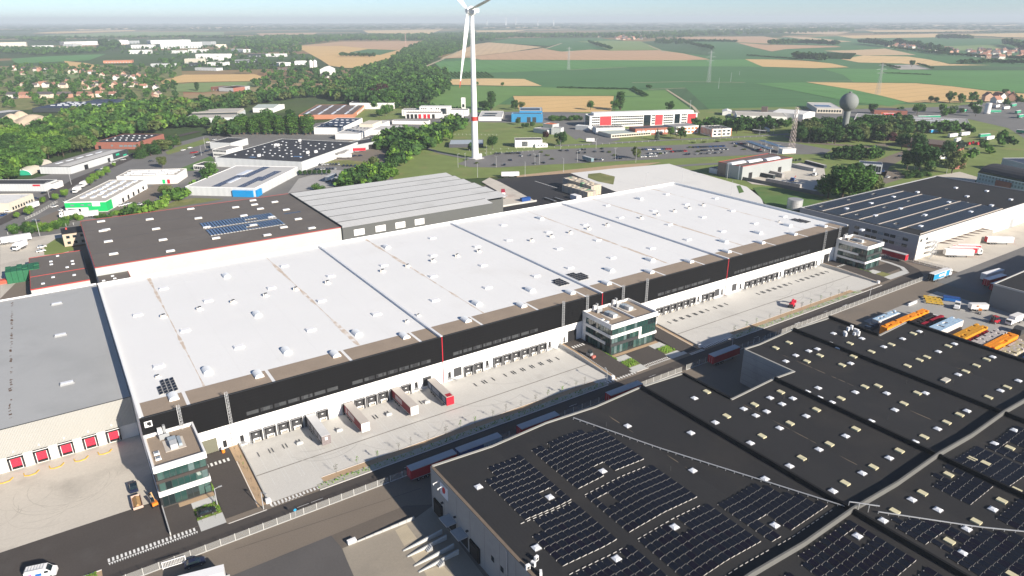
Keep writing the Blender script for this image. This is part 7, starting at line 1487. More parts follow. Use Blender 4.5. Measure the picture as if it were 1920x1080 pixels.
def fill(P, spacing, h0, h1, shapes, pals, label, group, name='tree', w=1.0):
 """scatter trees over a patch of ground outlined by photo pixels"""
 Q = [G(x, y) for x, y in P]; xs = [q.x for q in Q]; ys = [q.y for q in Q]; x = min(xs); Q2 = [(q.x, q.y) for q in Q]
 while x < max(xs):
  y = min(ys)
  while y < max(ys):
   a, b = x+random.uniform(-.45, .45)*spacing, y+random.uniform(-.45, .45)*spacing
   if inpoly(a, b, Q2): h = random.uniform(h0, h1); p = Vector((a, b, 0)); TREES.append([h/p.length, p, h, random.choice(shapes), random.choice(pals), label, group, name, w*random.uniform(.75, 1.4)])
   y += spacing
  x += spacing
WL = 'trees of the long wood at left'
fill([(-40, 262), (20, 247), (45, 260), (70, 250), (112, 236), (125, 226), (160, 217), (230, 212), (245, 204), (290, 204), (340, 200), (345, 222), (330, 240), (290, 250), (185, 264), (175, 280), (95, 302), (72, 318), (40, 330), (15, 345), (-40, 350)], 9.5, 11, 19, ['broad', 'broad', 'round'], ['mid', 'mid', 'mid', 'dark', 'dark', 'lite', 'olive'], 'leafy tree crowded into the long wood behind the left sheds', WL)
fill([(340, 202), (400, 195), (440, 187), (520, 183), (570, 178), (640, 172), (690, 165), (735, 170), (735, 196), (690, 190), (640, 190), (570, 183), (520, 192), (470, 200), (420, 214), (350, 224)], 13, 11, 18, ['broad', 'broad', 'round'], ['mid', 'dark', 'dark', 'olive'], 'leafy tree in the dense wood at centre left', WL)
fill([(690, 168), (760, 150), (838, 152), (836, 178), (812, 190), (760, 202), (700, 204), (660, 200)], 13, 14, 22, ['broad', 'round'], ['dark', 'mid', 'dark'], 'tall tree in the dark grove left of the turbine', 'trees of the dark grove')
T(717, 184, 24, 'round', 'plum', 'big purple-leaved beech in front of the dark grove left of the turbine', None, 'copper_beech', 1.15); T(705, 186, 18, 'round', 'plum', 'smaller purple-leaved beech left of the big one', None, 'copper_beech')
HG = 'trees of the hedge left of the lawn'
fill([(640, 356), (735, 343), (735, 322), (700, 318), (660, 330), (630, 342)], 6.5, 6, 10, ['bush', 'broad', 'round'], ['mid', 'dark', 'lite'], 'bushy tree at the foot of the hedge beside the grey hall', HG)
fill([(725, 330), (745, 318), (775, 297), (792, 286), (835, 268), (868, 232), (860, 226), (800, 250), (740, 254), (690, 276), (730, 285), (738, 308)], 7.5, 7, 13, ['broad', 'round', 'bush'], ['mid', 'dark', 'dark', 'lite'], 'dense tree in the hedge between court and lawn', HG)
T(702, 320, 12, 'round', 'olive', 'pale rounded willow standing on the court beside the hedge', None, 'willow')
for i in range(17): T(449+i*8.3, 252.5-(i % 3)*.6, 19+2.5*math.sin(i*1.7), 'poplar', 'mid', '%s poplar from the left in the dense poplar row' % ('first second third fourth fifth sixth seventh eighth ninth tenth eleventh twelfth thirteenth fourteenth fifteenth sixteenth seventeenth'.split()[i]), 'poplar row', 'poplar', 2.1)
T(500, 238, 22, 'broad', 'mid', 'large tree rising behind the middle of the poplar row', None); T(547, 240, 20, 'poplar', 'dark', 'taller poplar behind the right half of the row', None, 'poplar', 2.2); T(370, 162+8, 14, 'poplar', 'dark', 'dark columnar tree below the small wheat field', None, 'poplar', 2.4)
fill([(395, 258), (440, 258), (440, 240), (410, 240)], 8, 11, 16, ['round', 'broad'], ['olive', 'dark'], 'brownish tree left of the poplar row', 'trees left of the poplars')
fill([(325, 240), (395, 240), (395, 232), (330, 230)], 9, 8, 12, ['broad', 'round'], ['mid', 'dark'], 'green tree along the beige hall', 'trees left of the poplars')
for i, (x, y, h, s, p_) in enumerate(((262, 297, 13, 'cone', 'dark'), (271, 293, 14, 'cone', 'dark'), (283, 292, 12, 'broad', 'dark'), (294, 289, 13, 'cone', 'dark'), (305, 284, 13, 'broad', 'olive'), (316, 280, 12, 'cone', 'dark'), (326, 276, 12, 'broad', 'dark'), (333, 272, 11, 'cone', 'olive'))): T(x, y, h, s, p_, ORD[i]+' dark pine from the left before the brick factory', 'pines by the brick factory', 'pine', 1.5)
T(305, 315, 10, 'round', 'olive', 'drooping round tree on the parking strip right of the pines', None)
for i, (x, y, h) in enumerate(((170, 348, 7), (179, 341, 7), (190, 335, 7), (201, 329, 7.5))): T(x, y, h, 'round', 'lite', 'light green street tree beside the depot roof, %s of four' % ('first', 'second', 'third', 'last')[i], 'street trees', 'street_tree')
for x, y, h, w_ in ((105, 377, 5.5, 'beside the white vans'), (123, 371, 6.5, 'at the green facade corner'), (82, 382, 5, 'slim yellowish, by the lamp post'), (57, 405, 7, 'largest, above the street wall'), (33, 410, 4.5, 'smallest, near the left street'), (214, 313, 4, 'tiny, at the shed corner')): T(x, y, h, 'round', 'lite', 'light green street tree, '+w_, 'street trees', 'street_tree')
HB = 'bushes along the depot fence'
fill([(230, 404), (262, 396), (300, 384), (335, 368), (372, 350), (388, 332), (398, 326), (404, 335), (385, 352), (345, 375), (300, 395), (240, 408)], 5.5, 4.5, 8, ['bush', 'round', 'broad'], ['mid', 'dark', 'lite'], 'bushy tree in the belt between depot and solar shed', HB)
T(399, 331, 12, 'round', 'mid', 'tall round tree at the left corner of the solar shed', None); T(313, 372, 11, 'broad', 'olive', 'olive-leaved tree beside the white hall corner', None)
fill([(16, 432), (60, 425), (105, 420), (150, 408), (150, 414), (105, 432), (60, 438), (20, 440)], 4.2, 2.2, 4.5, ['bush'], ['mid', 'dark', 'lite'], 'bush in the hedge above the forecourt', HB, 'bush'); fill([(165, 405), (230, 400), (235, 405), (170, 412)], 4, 2, 3.5, ['bush'], ['mid', 'lite'], 'bush in the hedge before the green facade', HB, 'bush')
for i in range(7): T(563+i*9, 329-i*.2, 4.5, 'round', 'dark', '%s clipped round tree from the left along the gravel yard' % ('first', 'second', 'third', 'fourth', 'fifth', 'sixth', 'seventh')[i], 'clipped trees', 'clipped_tree')
T(597, 356, 5, 'bush', 'mid', 'broad bush at the edge of the gravel yard behind the pale roof', None, 'bush', 1.6)
for x, y, h, s, p_, w_ in ((923, 279, 13, 'round', 'dark', 'dark round tree right of the turbine foot'), (886, 282, 8, 'bush', 'dark', 'bush hidden behind the turbine foot'), (1053, 274, 15, 'broad', 'dark', 'tall dark tree right of the white pavilion'), (1024, 262, 9, 'round', 'plum', 'small purple round tree behind the white pavilion'), (1232, 262.5, 12, 'cone', 'blue', 'blue spruce before the green-roofed laboratory'), (1257, 255, 10, 'round', 'mid', 'green tree right of the blue spruce'), (1276, 261, 14, 'broad', 'dark', 'tall dark tree at the flagpoles'), (1191, 297.5, 11, 'broad', 'olive', 'single tree standing inside the parking lot'), (971, 234, 8, 'round', 'dark', 'round tree in front of the blue building'), (981, 240.5, 6, 'round', 'dark', 'left small tree on the lawn by the grey shed'), (987.5, 240.5, 6.5, 'round', 'dark', 'middle small tree on the lawn by the grey shed'), (998, 239, 7, 'round', 'dark', 'right small tree on the lawn by the grey shed'), (1163, 206, 24, 'poplar', 'dark', 'tall dark poplar above the wheat field corner'), (1153, 207, 15, 'broad', 'mid', 'broad tree left of the tall dark poplar'), (1107, 206, 13, 'round', 'mid', 'round tree before the wheat field'), (1256, 210, 15, 'broad', 'dark', 'broad dark tree behind the red-panelled office'), (966, 206, 14, 'broad', 'dark', 'dark tree at the left corner of the wheat field'), (978, 204, 11, 'broad', 'olive', 'thin olive tree right of the dark corner tree'), (921, 206, 24, 'poplar', 'dark', 'tall conifer right of the turbine stem'), (905, 206, 14, 'broad', 'dark', 'dark tree between turbine and tall conifer'), (914, 207, 13, 'broad', 'dark', 'dark tree left of the tall conifer'), (913, 213, 9, 'round', 'mid', 'rounded tree below the tall conifer'), (722, 218, 16, 'broad', 'mid', 'tree beside the brown-roofed factory'), (731, 214, 13, 'round', 'mid', 'tree right of the brown-roofed factory'), (712, 220, 11, 'round', 'mid', 'small tree at the brick gable of the brown-roofed factory'), (942, 162, 8, 'round', 'mid', 'lone round tree in the green meadow'), (895, 161, 8, 'round', 'mid', 'lone tree beside the turbine stem in the meadow'), (1709, 125.5, 17, 'round', 'dark', 'lone dark round tree at the cemetery'), (1744.5, 192, 10, 'round', 'dark', 'left of two small round trees at the wheat edge'), (1755, 193, 9, 'round', 'dark', 'right of two small round trees at the wheat edge'), (1780, 192, 17, 'broad', 'mid', 'large willow at the wheat edge, left one'), (1800, 194, 15, 'broad', 'mid', 'lower willow right of the large one'), (1822, 192, 17, 'broad', 'mid', 'large willow beside the truck park'), (1852, 184, 10, 'round', 'dark', 'dark tree by the houses at the wheat edge'), (1883, 181, 12, 'round', 'dark', 'tall dark tree among the houses at right'), (1900, 187, 10, 'round', 'dark', 'small dark tree among the houses at right'), (1719, 215, 15, 'round', 'mid', 'round tree left of the truck park'), (1635, 214, 14, 'round', 'dark', 'tree just right of the water tower sphere'), (1829, 218, 13, 'round', 'dark', 'dark spreading tree in the truck park'), (1785, 213, 11, 'bush', 'mid', 'bushy tree behind the skylit hall, left'), (1770, 217, 10, 'bush', 'mid', 'bushy tree behind the skylit hall, leftmost')):
 T(x, y, h, s, p_, w_, None, {'plum': 'purple_tree', 'blue': 'spruce'}.get(p_, 'poplar' if s == 'poplar' else 'tree'), 2.0 if s == 'poplar' else 1.0)
fill([(1028, 227), (1090, 226), (1090, 223), (1030, 223)], 5, 4, 6, ['bush'], ['dark', 'mid'], 'clipped hedge bush left of the red-panelled office', 'hedge bushes', 'bush')
WT = 'trees of the wood around the water tower'
fill([(1478, 262), (1495, 255), (1520, 250), (1700, 240), (1700, 262), (1660, 266), (1600, 268), (1560, 270), (1500, 268)], 8.5, 12, 19, ['broad', 'broad', 'round'], ['dark', 'dark', 'mid', 'olive'], 'tall tree in the dark wood around the water tower', WT)
fill([(1700, 250), (1822, 253), (1822, 246), (1700, 243)], 8, 8, 13, ['broad', 'round'], ['dark', 'mid'], 'tree in the strip along the skylit hall', WT)
fill([(1295, 248), (1388, 248), (1480, 243), (1480, 236), (1390, 236), (1300, 238)], 9, 8, 14, ['broad', 'round'], ['dark', 'mid'], 'tree in the belt behind the orange-framed office', 'trees behind the offices')
T(1381, 250, 17, 'broad', 'dark', 'large dark tree right of the orange-framed office', None)
RC = 'big trees right of the stone yard'
for i, (x, y, h, p_) in enumerate(((1552, 372, 18, 'mid'), (1578, 376, 23, 'mid'), (1604, 378, 24, 'mid'), (1630, 374, 20, 'olive'), (1590, 360, 22, 'dark'), (1614, 356, 20, 'dark'))): T(x, y, h, 'broad', p_, 'big leafy tree in the clump right of the stone yard, '+('leftmost', 'second from left, front', 'front middle', 'rightmost', 'rear left', 'rear right')[i], RC, 'tree', 1.25)
fill([(1548, 302), (1640, 303), (1665, 296), (1650, 290), (1560, 290)], 7, 6, 11, ['broad', 'round'], ['dark', 'mid', 'dark'], 'dark tree in the hedge between service road and stone yard', 'trees above the stone yard')
for i, (x, y, h, s, p_, w_) in enumerate(((1722, 326, 25, 'broad', 'dark', 'biggest dark tree left of the barrel-roofed office'), (1745, 318, 20, 'broad', 'dark', 'dark tree right behind the biggest one'), (1700, 318, 19, 'broad', 'dark', 'dark tree left behind the biggest one'), (1784, 325, 20, 'broad', 'olive', 'reddish olive tree right of the biggest dark tree'), (1775, 297, 17, 'broad', 'dark', 'tall tree behind the white gable house'), (1718, 285, 19, 'broad', 'dark', 'dark tree before the brown-roofed brick building'), (1690, 280, 16, 'round', 'dark', 'dark tree at the bend of the road'), (1668, 270, 12, 'round', 'plum', 'purple tree beside the wood at right'), (1799, 308, 11, 'round', 'lite', 'bright yellow-green tree beside the barrel-roofed office'), (1788, 312, 12, 'broad', 'lite', 'light green tree left of the brightest one'), (1820, 302, 11, 'round', 'mid', 'green tree behind the flat brick shed'), (1800, 285, 11, 'round', 'blue', 'grey green tree before the red machines'), (1843, 282, 10, 'round', 'mid', 'round tree on the bank at right'), (1855, 288, 8, 'bush', 'lite', 'yellow-green bush on the bank'), (1880, 274, 15, 'broad', 'mid', 'large tree on the bank at the right edge'), (1893, 276, 13, 'broad', 'dark', 'second large tree on the bank at the right edge'), (1832, 345, 3.5, 'round', 'mid', 'tiny tree before the barrel-roofed office'))): T(x, y, h, s, p_, w_, 'trees around the barrel-roofed office')
fill([(1690, 338), (1745, 332), (1735, 326), (1695, 328)], 4.5, 3, 5, ['bush'], ['mid', 'dark'], 'hedge bush along the rear of the solar-roofed warehouse', 'hedge bushes', 'bush')
fill([(1440, 302), (1500, 299), (1500, 303), (1450, 307)], 5, 2, 4, ['bush'], ['dark'], 'low bush beside the stone works', 'hedge bushes', 'bush')
# parking islands
for i, (x, y) in enumerate(((1014, 286), (1026, 292), (1036, 299), (1143, 286), (1152, 292), (1238, 289), (1293, 277), (1308, 285), (1378, 275), (1395, 281), (894, 307), (1300, 268), (1320, 267), (1345, 266))): T(x, y, 1.6, 'bush', 'olive', '%s planted island bush of the parking lot counted from the turbine' % ('first second third fourth fifth sixth seventh eighth ninth tenth eleventh twelfth thirteenth last'.split()[i]), 'parking island bushes', 'bush', 2.4)
NEAR = list(TREES); TREES = []
# distant woods, hedgerows and orchards (read as one mass)
GF = ('broad', 'round')
fill([(0, 128), (60, 122), (200, 128), (330, 125), (330, 190), (230, 196), (100, 200), (0, 205)], 30, 8, 13, GF, ['mid', 'dark'], '', '')
fill([(0, 100), (60, 104), (200, 98), (215, 93), (0, 92)], 26, 11, 18, GF, ['mid', 'dark'], '', ''); fill([(190, 90), (202, 90), (202, 84), (190, 84)], 12, 26, 32, ('poplar',), ['dark'], '', '', w=2); fill([(206, 92), (224, 92), (222, 84), (208, 84)], 18, 22, 30, ('broad',), ['dark'], '', '')
fill([(320, 140), (480, 138), (560, 135), (640, 134), (690, 128), (690, 165), (560, 176), (480, 172), (470, 156), (510, 148), (480, 137)], 26, 9, 15, GF, ['mid', 'dark'], '', '')
fill([(200, 92), (300, 86), (430, 88), (560, 100), (600, 115), (590, 126), (440, 124), (300, 108), (240, 104)], 62, 9, 15, GF, ['mid', 'dark'], '', ''); fill([(300, 110), (460, 122), (600, 128), (600, 136), (440, 132), (300, 128)], 34, 8, 13, GF, ['mid', 'dark'], '', '')
fill([(690, 165), (640, 165), (690, 131), (742, 110), (757, 97), (806, 77), (890, 82), (860, 95), (815, 112), (790, 130), (838, 140), (838, 152)], 17, 11, 19, GF, ['mid', 'dark'], '', '')
fill([(430, 92), (560, 99), (568, 95), (545, 87), (640, 77.5), (640, 70), (520, 69), (440, 76)], 42, 16, 26, GF, ['mid', 'dark'], '', '')
fill([(640, 77.5), (806, 76.5), (900, 79.5), (960, 71.5), (1127, 71), (1180, 73), (1180, 66), (960, 66), (830, 66), (640, 69)], 46, 18, 27, GF, ['mid', 'dark'], '', '')
fill([(1180, 75), (1260, 74), (1340, 68), (1445, 64.5), (1600, 60), (1600, 55), (1440, 57), (1280, 61), (1180, 66)], 75, 20, 32, GF, ['mid', 'dark'], '', ''); fill([(1225, 83), (1280, 84), (1285, 80), (1235, 77)], 38, 15, 24, GF, ['dark'], '', '')
def line(px, n, h, w=1.2, pal=('dark',), jit=.4):
 for i in range(n):
  f = i/(n-1)*(len(px)-1); k = min(int(f), len(px)-2); f -= k; T(px[k][0]+(px[k+1][0]-px[k][0])*f+random.uniform(-jit, jit), px[k][1]+(px[k+1][1]-px[k][1])*f, random.uniform(.8, 1.15)*h, random.choice(GF), random.choice(pal), '', '', 'tree', w)
line([(1105, 81), (1145, 94)], 22, 17); line([(1276, 80), (1335, 94)], 26, 18); line([(1280, 79), (1380, 80)], 24, 17); line([(1443, 84), (1500, 83), (1570, 86)], 46, 24, 1.3); line([(1495, 112.5), (1545, 115)], 22, 22, 1.4); line([(1402, 105), (1495, 112)], 40, 6); line([(1614, 82), (1668, 88)], 26, 26, 1.4); line([(1680, 84), (1700, 86), (1775, 102)], 34, 26, 1.3); line([(1670, 91), (1780, 104), (1920, 112)], 90, 11, 1.3, ('dark', 'mid'), 3); line([(1760, 73), (1820, 74)], 26, 26, 1.5); line([(1885, 84), (1930, 96)], 24, 30, 1.5); line([(1800, 120), (1860, 119), (1925, 121)], 40, 13, 1.4); line([(1045, 165), (1120, 167), (1182, 168)], 40, 3.5, 1.8); line([(1187, 168), (1212, 181)], 22, 5, 1.6); line([(1655, 122), (1685, 129)], 14, 6, 1.5); line([(1720, 121), (1748, 130)], 14, 6, 1.5); line([(1658, 137.5), (1745, 141)], 30, 3, 1.5); line([(1215, 166), (1219, 166)], 4, 7); line([(640, 106), (665, 106), (700, 107)], 18, 14, 1.4); line([(1640, 64), (1790, 63)], 40, 14, 1.6); line([(1770, 62), (1925, 61)], 40, 14, 1.6); line([(0, 60), (70, 59)], 40, 24, 1.6); line([(0, 74), (120, 74), (330, 72), (480, 74)], 110, 22, 1.5, ('dark', 'mid'), 2); line([(40, 76), (120, 80)], 30, 22, 1.5, ('dark', 'mid'), 3)
line([(860, 212), (800, 204), (740, 203)], 16, 9, 1.3)
fill([(0, 56), (480, 56), (640, 55), (640, 51), (0, 50)], 210, 13, 22, GF, ['dark'], '', '', w=4); fill([(640, 55), (1000, 55), (1280, 55), (1280, 49), (640, 49)], 210, 13, 22, GF, ['dark'], '', '', w=4); fill([(1280, 54), (1920, 57), (1920, 50), (1280, 48)], 210, 13, 22, GF, ['dark'], '', '', w=4); fill([(0, 50), (1920, 49), (1920, 44.5), (0, 45)], 560, 14, 26, GF, ['dark'], '', '', w=9)
for r_ in range(11):                                # orchard rows
 for i in range(12): x = 838+r_*7.2+i*1.3; T(x, 137.5+i*.85, 4.5, 'round', 'dark', '', '', w=1.2)
for r_ in range(16):
 for i in range(7): T(1552+r_*3.4-i*1.6, 101+i*1.6+r_*.1, 6, 'round', 'dark', '', '', w=1.2)
FARM = TREES
NEAR.sort(key=lambda t: -t[0])
lab = [t for t in NEAR if t[6] is None or t[7] != 'tree' or not t[6]]; keep = set(id(t) for t in lab)
for t in NEAR:
 if len(keep) >= 330: break
 keep.add(id(t))
def crown_mesh(sh, pal, k):
 if (sh, pal, k) not in MEC: MEC[sh, pal, k] = np_mesh('crown', *CR[sh, k], LEAF[pal])
 return MEC[sh, pal, k]
rest = []
for t in NEAR:
 if id(t) not in keep: rest.append(t); continue
 s, p, h, sh, pal, label, group, name, w = t
 o = thing(name, label, 'bush' if name == 'bush' else 'tree', (p.x, p.y, 0), random.uniform(0, 6.28), group); o.scale = (h*w, h*w, h)
 ob('crown', crown_mesh(sh, pal, random.randrange(3)), o)
 if name != 'bush': ob('trunk', ME_TR, o)
def merged(name, trees, label, cat):
 Vs = []; Ms = []; pl = list(LEAF)
 for s, p, h, sh, pal, *_r in trees:
  V, mi = CRL[sh, random.randrange(3)]; a = random.uniform(0, 6.28); c, sn = math.cos(a)*h*_r[3], math.sin(a)*h*_r[3]
  Q = np.empty_like(V); Q[:, 0] = V[:, 0]*c-V[:, 1]*sn+p.x; Q[:, 1] = V[:, 0]*sn+V[:, 1]*c+p.y; Q[:, 2] = V[:, 2]*h; Vs.append(Q); Ms.append(mi+3*pl.index(pal))
 o = ob(name, np_mesh(name, np.concatenate(Vs), np.concatenate(Ms), [m for k in pl for m in LEAF[k]])); return tag(o, label, cat, None, 'stuff')
print('trees', len(keep), len(rest), len(FARM))
TREES = []; fill([(1600, 214), (1700, 210), (1790, 206), (1850, 198), (1925, 192), (1925, 200), (1850, 206), (1800, 216), (1650, 219)], 26, 7, 13, GF, ['mid', 'dark'], '', ''); rest += TREES
merged('woodland', rest, 'mass of trees filling the woods behind the nearest ones', 'wood')
merged('distant_woods', FARM, 'distant woods, hedgerows and garden trees up to the horizon', 'wood')
# ------------------------------------------------------------------ wind turbines
tw = mat('turbine_white', (.74, .75, .76), .4, .03, .1, .02)
def blade_mesh(L_):
 mb = MB(); n = 11; rings = []
 for i in range(n+1):
  f = i/n; z = f*L_; c = L_*(.042 if f < .04 else .042+.045*math.sin(min(1, (f-.04)/.16)*math.pi/2) if f < .2 else .087*(1-(f-.2)/.8)**.9+.006); th = c*(.9 if f < .05 else .22); tw_ = R(14)*(1-f)
  rings.append([(c*(x*math.cos(tw_)), th*y-c*x*math.sin(tw_)*.5, z) for x, y in ((-.35, 0), (-.1, .5), (.3, .3), (.65, 0), (.3, -.3), (-.1, -.5))])
 for i in range(n):
  for j in range(6): mb.mi = 1 if i == n-1 else 0; mb.poly([rings[i][j], rings[i][(j+1) % 6], rings[i+1][(j+1) % 6], rings[i+1][j]])
 mb.mi = 0; mb.poly(rings[-1]); return mb
def turbine(label, p, H, Rb, yaw, a0, redband=True, cat='wind turbine', rb=3.05):
 t = thing('wind_turbine', label, cat, (p.x, p.y, 0), yaw)
 tower = MB(); k = 28; zs = [0, .17, .1701, .36, .3601, .6, .6001, 1]; rr = [rb*H/118*(1-.52*z) for z in zs]
 for i in range(0, len(zs)-1):
  if zs[i+1]-zs[i] > .01: tower.cyl((0, 0, zs[i]*H), (0, 0, zs[i+1]*H), rr[i], rr[i+1], k, cap=False)
 tower.build('tower', tw, t)
 if redband: MB().cyl((0, 0, H*.273), (0, 0, H*.303), rb*H/118*(1-.52*.273)+.03, rb*H/118*(1-.52*.303)+.03, k, cap=False).build('red_band', mat('turbine_red', (.55, .05, .04), .5), t); bx('base_plinth', concwall, t, -5.5, 5.5, -5.5, 5.5, 0, .5); bx('door_box', white_paint, t, 1.0, 4.0, -rb-1.2, -rb+.6, .5, 4.0)
 na = MB(); L2 = H*.07; na.box(-L2*.55, L2*.75, -H*.018, H*.018, H-H*.014, H+H*.022)
 if redband:
  na = MB(); n = 12
  for i in range(n):
   a, b = 2*math.pi*i/n, 2*math.pi*(i+1)/n; prof = [(-3.4, 3.0), (-1.6, 3.9), (1.2, 3.6), (3.2, 2.4), (4.2, .8)]
   for (x0, r0), (x1, r1) in zip(prof[:-1], prof[1:]): na.poly([(x0, r0*math.cos(a), H+1.5+r0*math.sin(a)), (x1, r1*math.cos(a), H+1.5+r1*math.sin(a)), (x1, r1*math.cos(b), H+1.5+r1*math.sin(b)), (x0, r0*math.cos(b), H+1.5+r0*math.sin(b))])
  na.poly([(-3.4, 3.0*math.cos(2*math.pi*i/n), H+1.5+3.0*math.sin(2*math.pi*i/n)) for i in range(n)]); na.box(1.5, 6.8, -1.4, 1.4, H+.4, H+3.4)
 nn = na.build('nacelle', tw, t); hx = -L2*.55-1.6 if not redband else -4.8
 hub = MB().cyl((hx-1.4, 0, H+1.5), (hx+1.6, 0, H+1.5), Rb*.026, Rb*.055, 14).build('hub', tw, t)
 me = blade_mesh(Rb).mesh('blade', [tw, mat('turbine_red', (.55, .05, .04), .5) if redband else tw])
 for j in range(3):
  b = ob('blade', me, t, (hx, 0, H+1.5)); b.rotation_euler = (a0+j*2*math.pi/3, 0, 0)
 return t
pT_ = G(891, 297); HT_ = ht(883.5, 24, 891, 297)
_f = Vector((math.sin(AZ), math.cos(AZ))); _r = Vector((math.cos(AZ), -math.sin(AZ))); _d = -_f*math.cos(R(41))-_r*math.sin(R(41))
turbine('tall white wind turbine with a red band on its tower, near the centre', pT_, HT_, 61.0, math.atan2(-_d.y, -_d.x), R(180+11), True)
for px, py, top, nm, ph in ((913, 49.5, 37.5, 'leftmost', 20), (948.5, 50, 32.5, 'second', 0), (967, 49, 33, 'third', 30), (1008.5, 50.5, 36, 'fourth', 50), (1038, 49.5, 33, 'fifth', 15), (1383, 45.5, 36, 'sixth, alone over the fields', 10), (1456, 46, 36, 'seventh, alone over the fields', 40), (1569.5, 43.8, 35, 'eighth, faint', 0), (1585.5, 43.5, 34, 'ninth, faint', 25), (1600, 43.5, 36, 'rightmost, faint', 45)):
 p = G(px, py); H = ht(px, top, px, py); turbine('tiny far white wind turbine on the horizon, %s counted from left' % nm, p, H, H*.45, -AZ-R(90)+R(20), R(ph), False, rb=8.0)
# ------------------------------------------------------------------ water tower, lattice mast, pylons
p = G(1580, 262); hs = ht(1587, 191, 1582, 262); t = thing('water_tower', 'grey spherical water tower on a slim stem above the trees', 'water tower', (p.x, p.y, 0)); wt = mat('water_tower_grey', (.20, .215, .21), .75, .08, .15, .04)
rs = 14.6*p.length/1295.0; MB().cyl((0, 0, 0), (0, 0, hs-rs*.8), rs*.30, rs*.36, 22).cyl((0, 0, hs-rs*1.0), (0, 0, hs-rs*.8), rs*.36, rs*.55, 22, False).build('stem', wt, t)
sp_ = MB(); n, m_ = 28, 16
for i in range(m_):
 for j in range(n):
  a, b, c, d = math.pi*i/m_, math.pi*(i+1)/m_, 2*math.pi*j/n, 2*math.pi*(j+1)/n; f = lambda u, v: (rs*math.sin(u)*math.cos(v), rs*math.sin(u)*math.sin(v), hs-rs*math.cos(u))
  sp_.poly([f(a, c), f(a, d), f(b, d), f(b, c)] if 0 < i < m_-1 else ([f(a, c), f(b, d), f(b, c)] if i == 0 else [f(a, c), f(a, d), f(b, c)]))
o = sp_.build('sphere', wt, t); o.data.polygons.foreach_set('use_smooth', [True]*len(o.data.polygons)); MB().cyl((0, 0, hs+rs-.1), (0, 0, hs+rs+1.2), 1.3, k=12).build('hatch', wt, t)
def lattice(label, p, H, w0, w1, m, n=10, arms=(), name='lattice_mast', cat='mast', bar=.22):
 t = thing(name, label, cat, (p.x, p.y, 0), AZ*-1+.4); c = lambda f: [(s*(w0+(w1-w0)*f)/2, q*(w0+(w1-w0)*f)/2, H*f) for s, q in ((-1, -1), (1, -1), (1, 1), (-1, 1))]
 lg = MB(); br = MB()
 for k in range(4): lg.bar(c(0)[k], c(1)[k], bar*1.3)
 for i in range(n):
  a, b = c(i/n), c((i+1)/n)
  for k in range(4): br.bar(a[k], b[(k+1) % 4], bar); br.bar(a[(k+1) % 4], b[k], bar); br.bar(b[k], b[(k+1) % 4], bar)
 lg.build('legs', m, t); br.build('bracing', m, t)
 for z, l_ in arms:
  for s in (-1, 1): MB().bar((0, 0, H*z), (s*l_, 0, H*z), bar*1.5).bar((0, 0, H*z+2), (s*l_, 0, H*z), bar).build('cross_arm', m, t)
 return t
p = G(1484, 277); H = ht(1492.5, 201, 1484, 277); pinkm = mat('mast_pink_white', (.55, .46, .42), .6); t = lattice('pale pink lattice mast with antennas left of the water tower', p, H, 4.2, 2.0, pinkm, 10, bar=.12)
for k in range(6): bx('antenna', white_paint, t, 1.4*math.cos(k*1.05)-.3, 1.4*math.cos(k*1.05)+.3, 1.4*math.sin(k*1.05)-.3, 1.4*math.sin(k*1.05)+.3, H-9+(k % 2)*4, H-6+(k % 2)*4)
pyl = mat('pylon_grey', (.34, .36, .37), .6)
for px, py, tp, w_ in ((1328.5, 154.5, 95, 'in the green field right of centre'), (1645, 177, 118, 'at the edge of the big wheat field'), (1066, 131, 88, 'in the light green field near the centre'), (761, 88, 62, 'red and white, above the left wheat field')):
 p = G(px, py); lattice('thin lattice pylon, '+w_, p, ht(px, tp, px, py), 5.5, 1.4, pyl if px > 800 else mat('pylon_red_white', (.55, .34, .30), .6), 10, ((.93, 8), (.8, 11), (.68, 8)) if px > 800 else (), 'pylon', 'pylon', .13)
for px, py, tp, w_ in ((1347, 166, 146, 'with a bush at its foot, in the dark green field'), (1370, 153.5, 136, 'right of the tall lattice pylon'), (1386, 141, 133, 'short, far in the field'), (1294, 203, 188, 'by the field track')):
 p = G(px, py); t = thing('power_pole', 'slim power pole '+w_, 'pole', tuple(p)); h = ht(px, tp, px, py); MB().cyl((0, 0, 0), (0, 0, h), .3, .15, 6).build('shaft', pyl, t); MB().bar((-1.2, 0, h-.5), (1.2, 0, h-.5), .2).build('cross_bar', pyl, t)
# ------------------------------------------------------------------ lamp posts
lampm = mat('lamp_steel', (.50, .51, .52), .5, metal=.3)
def lamp(label, p, h, n=1, grp=None, rz=0):
 t = thing('lamp_post', label, 'lamp post', (p.x, p.y, 0), rz, grp); MB().cyl((0, 0, 0), (0, 0, h), .14, .09, 8).build('shaft', lampm, t)
 for k in range(n): s = 1 if k == 0 else -1; MB().bar((0, 0, h-.1), (s*1.2, 0, h+.1), .1).build('arm', lampm, t); bx('lamp_head', greyp, t, min(s*.9, s*1.8), max(s*.9, s*1.8), -.2, .2, h+.05, h+.2)
for i, (px, py, h) in enumerate(((859, 314, 11), (872.5, 313, 11), (912.5, 292, 9), (930.5, 314, 9), (1003, 309, 9), (1011.5, 308, 9), (1051, 282, 9), (1082.5, 303.5, 10), (1117.5, 278.5, 9), (1153.5, 300, 10), (1192, 305, 12), (1205, 259, 9), (1434, 281.5, 9), (1458, 290, 9))): lamp('%s lamp post from the left around the parking lot' % ORD[i], G(px, py), h, 1+(i % 2), 'parking lot lamp posts', R(40*i))
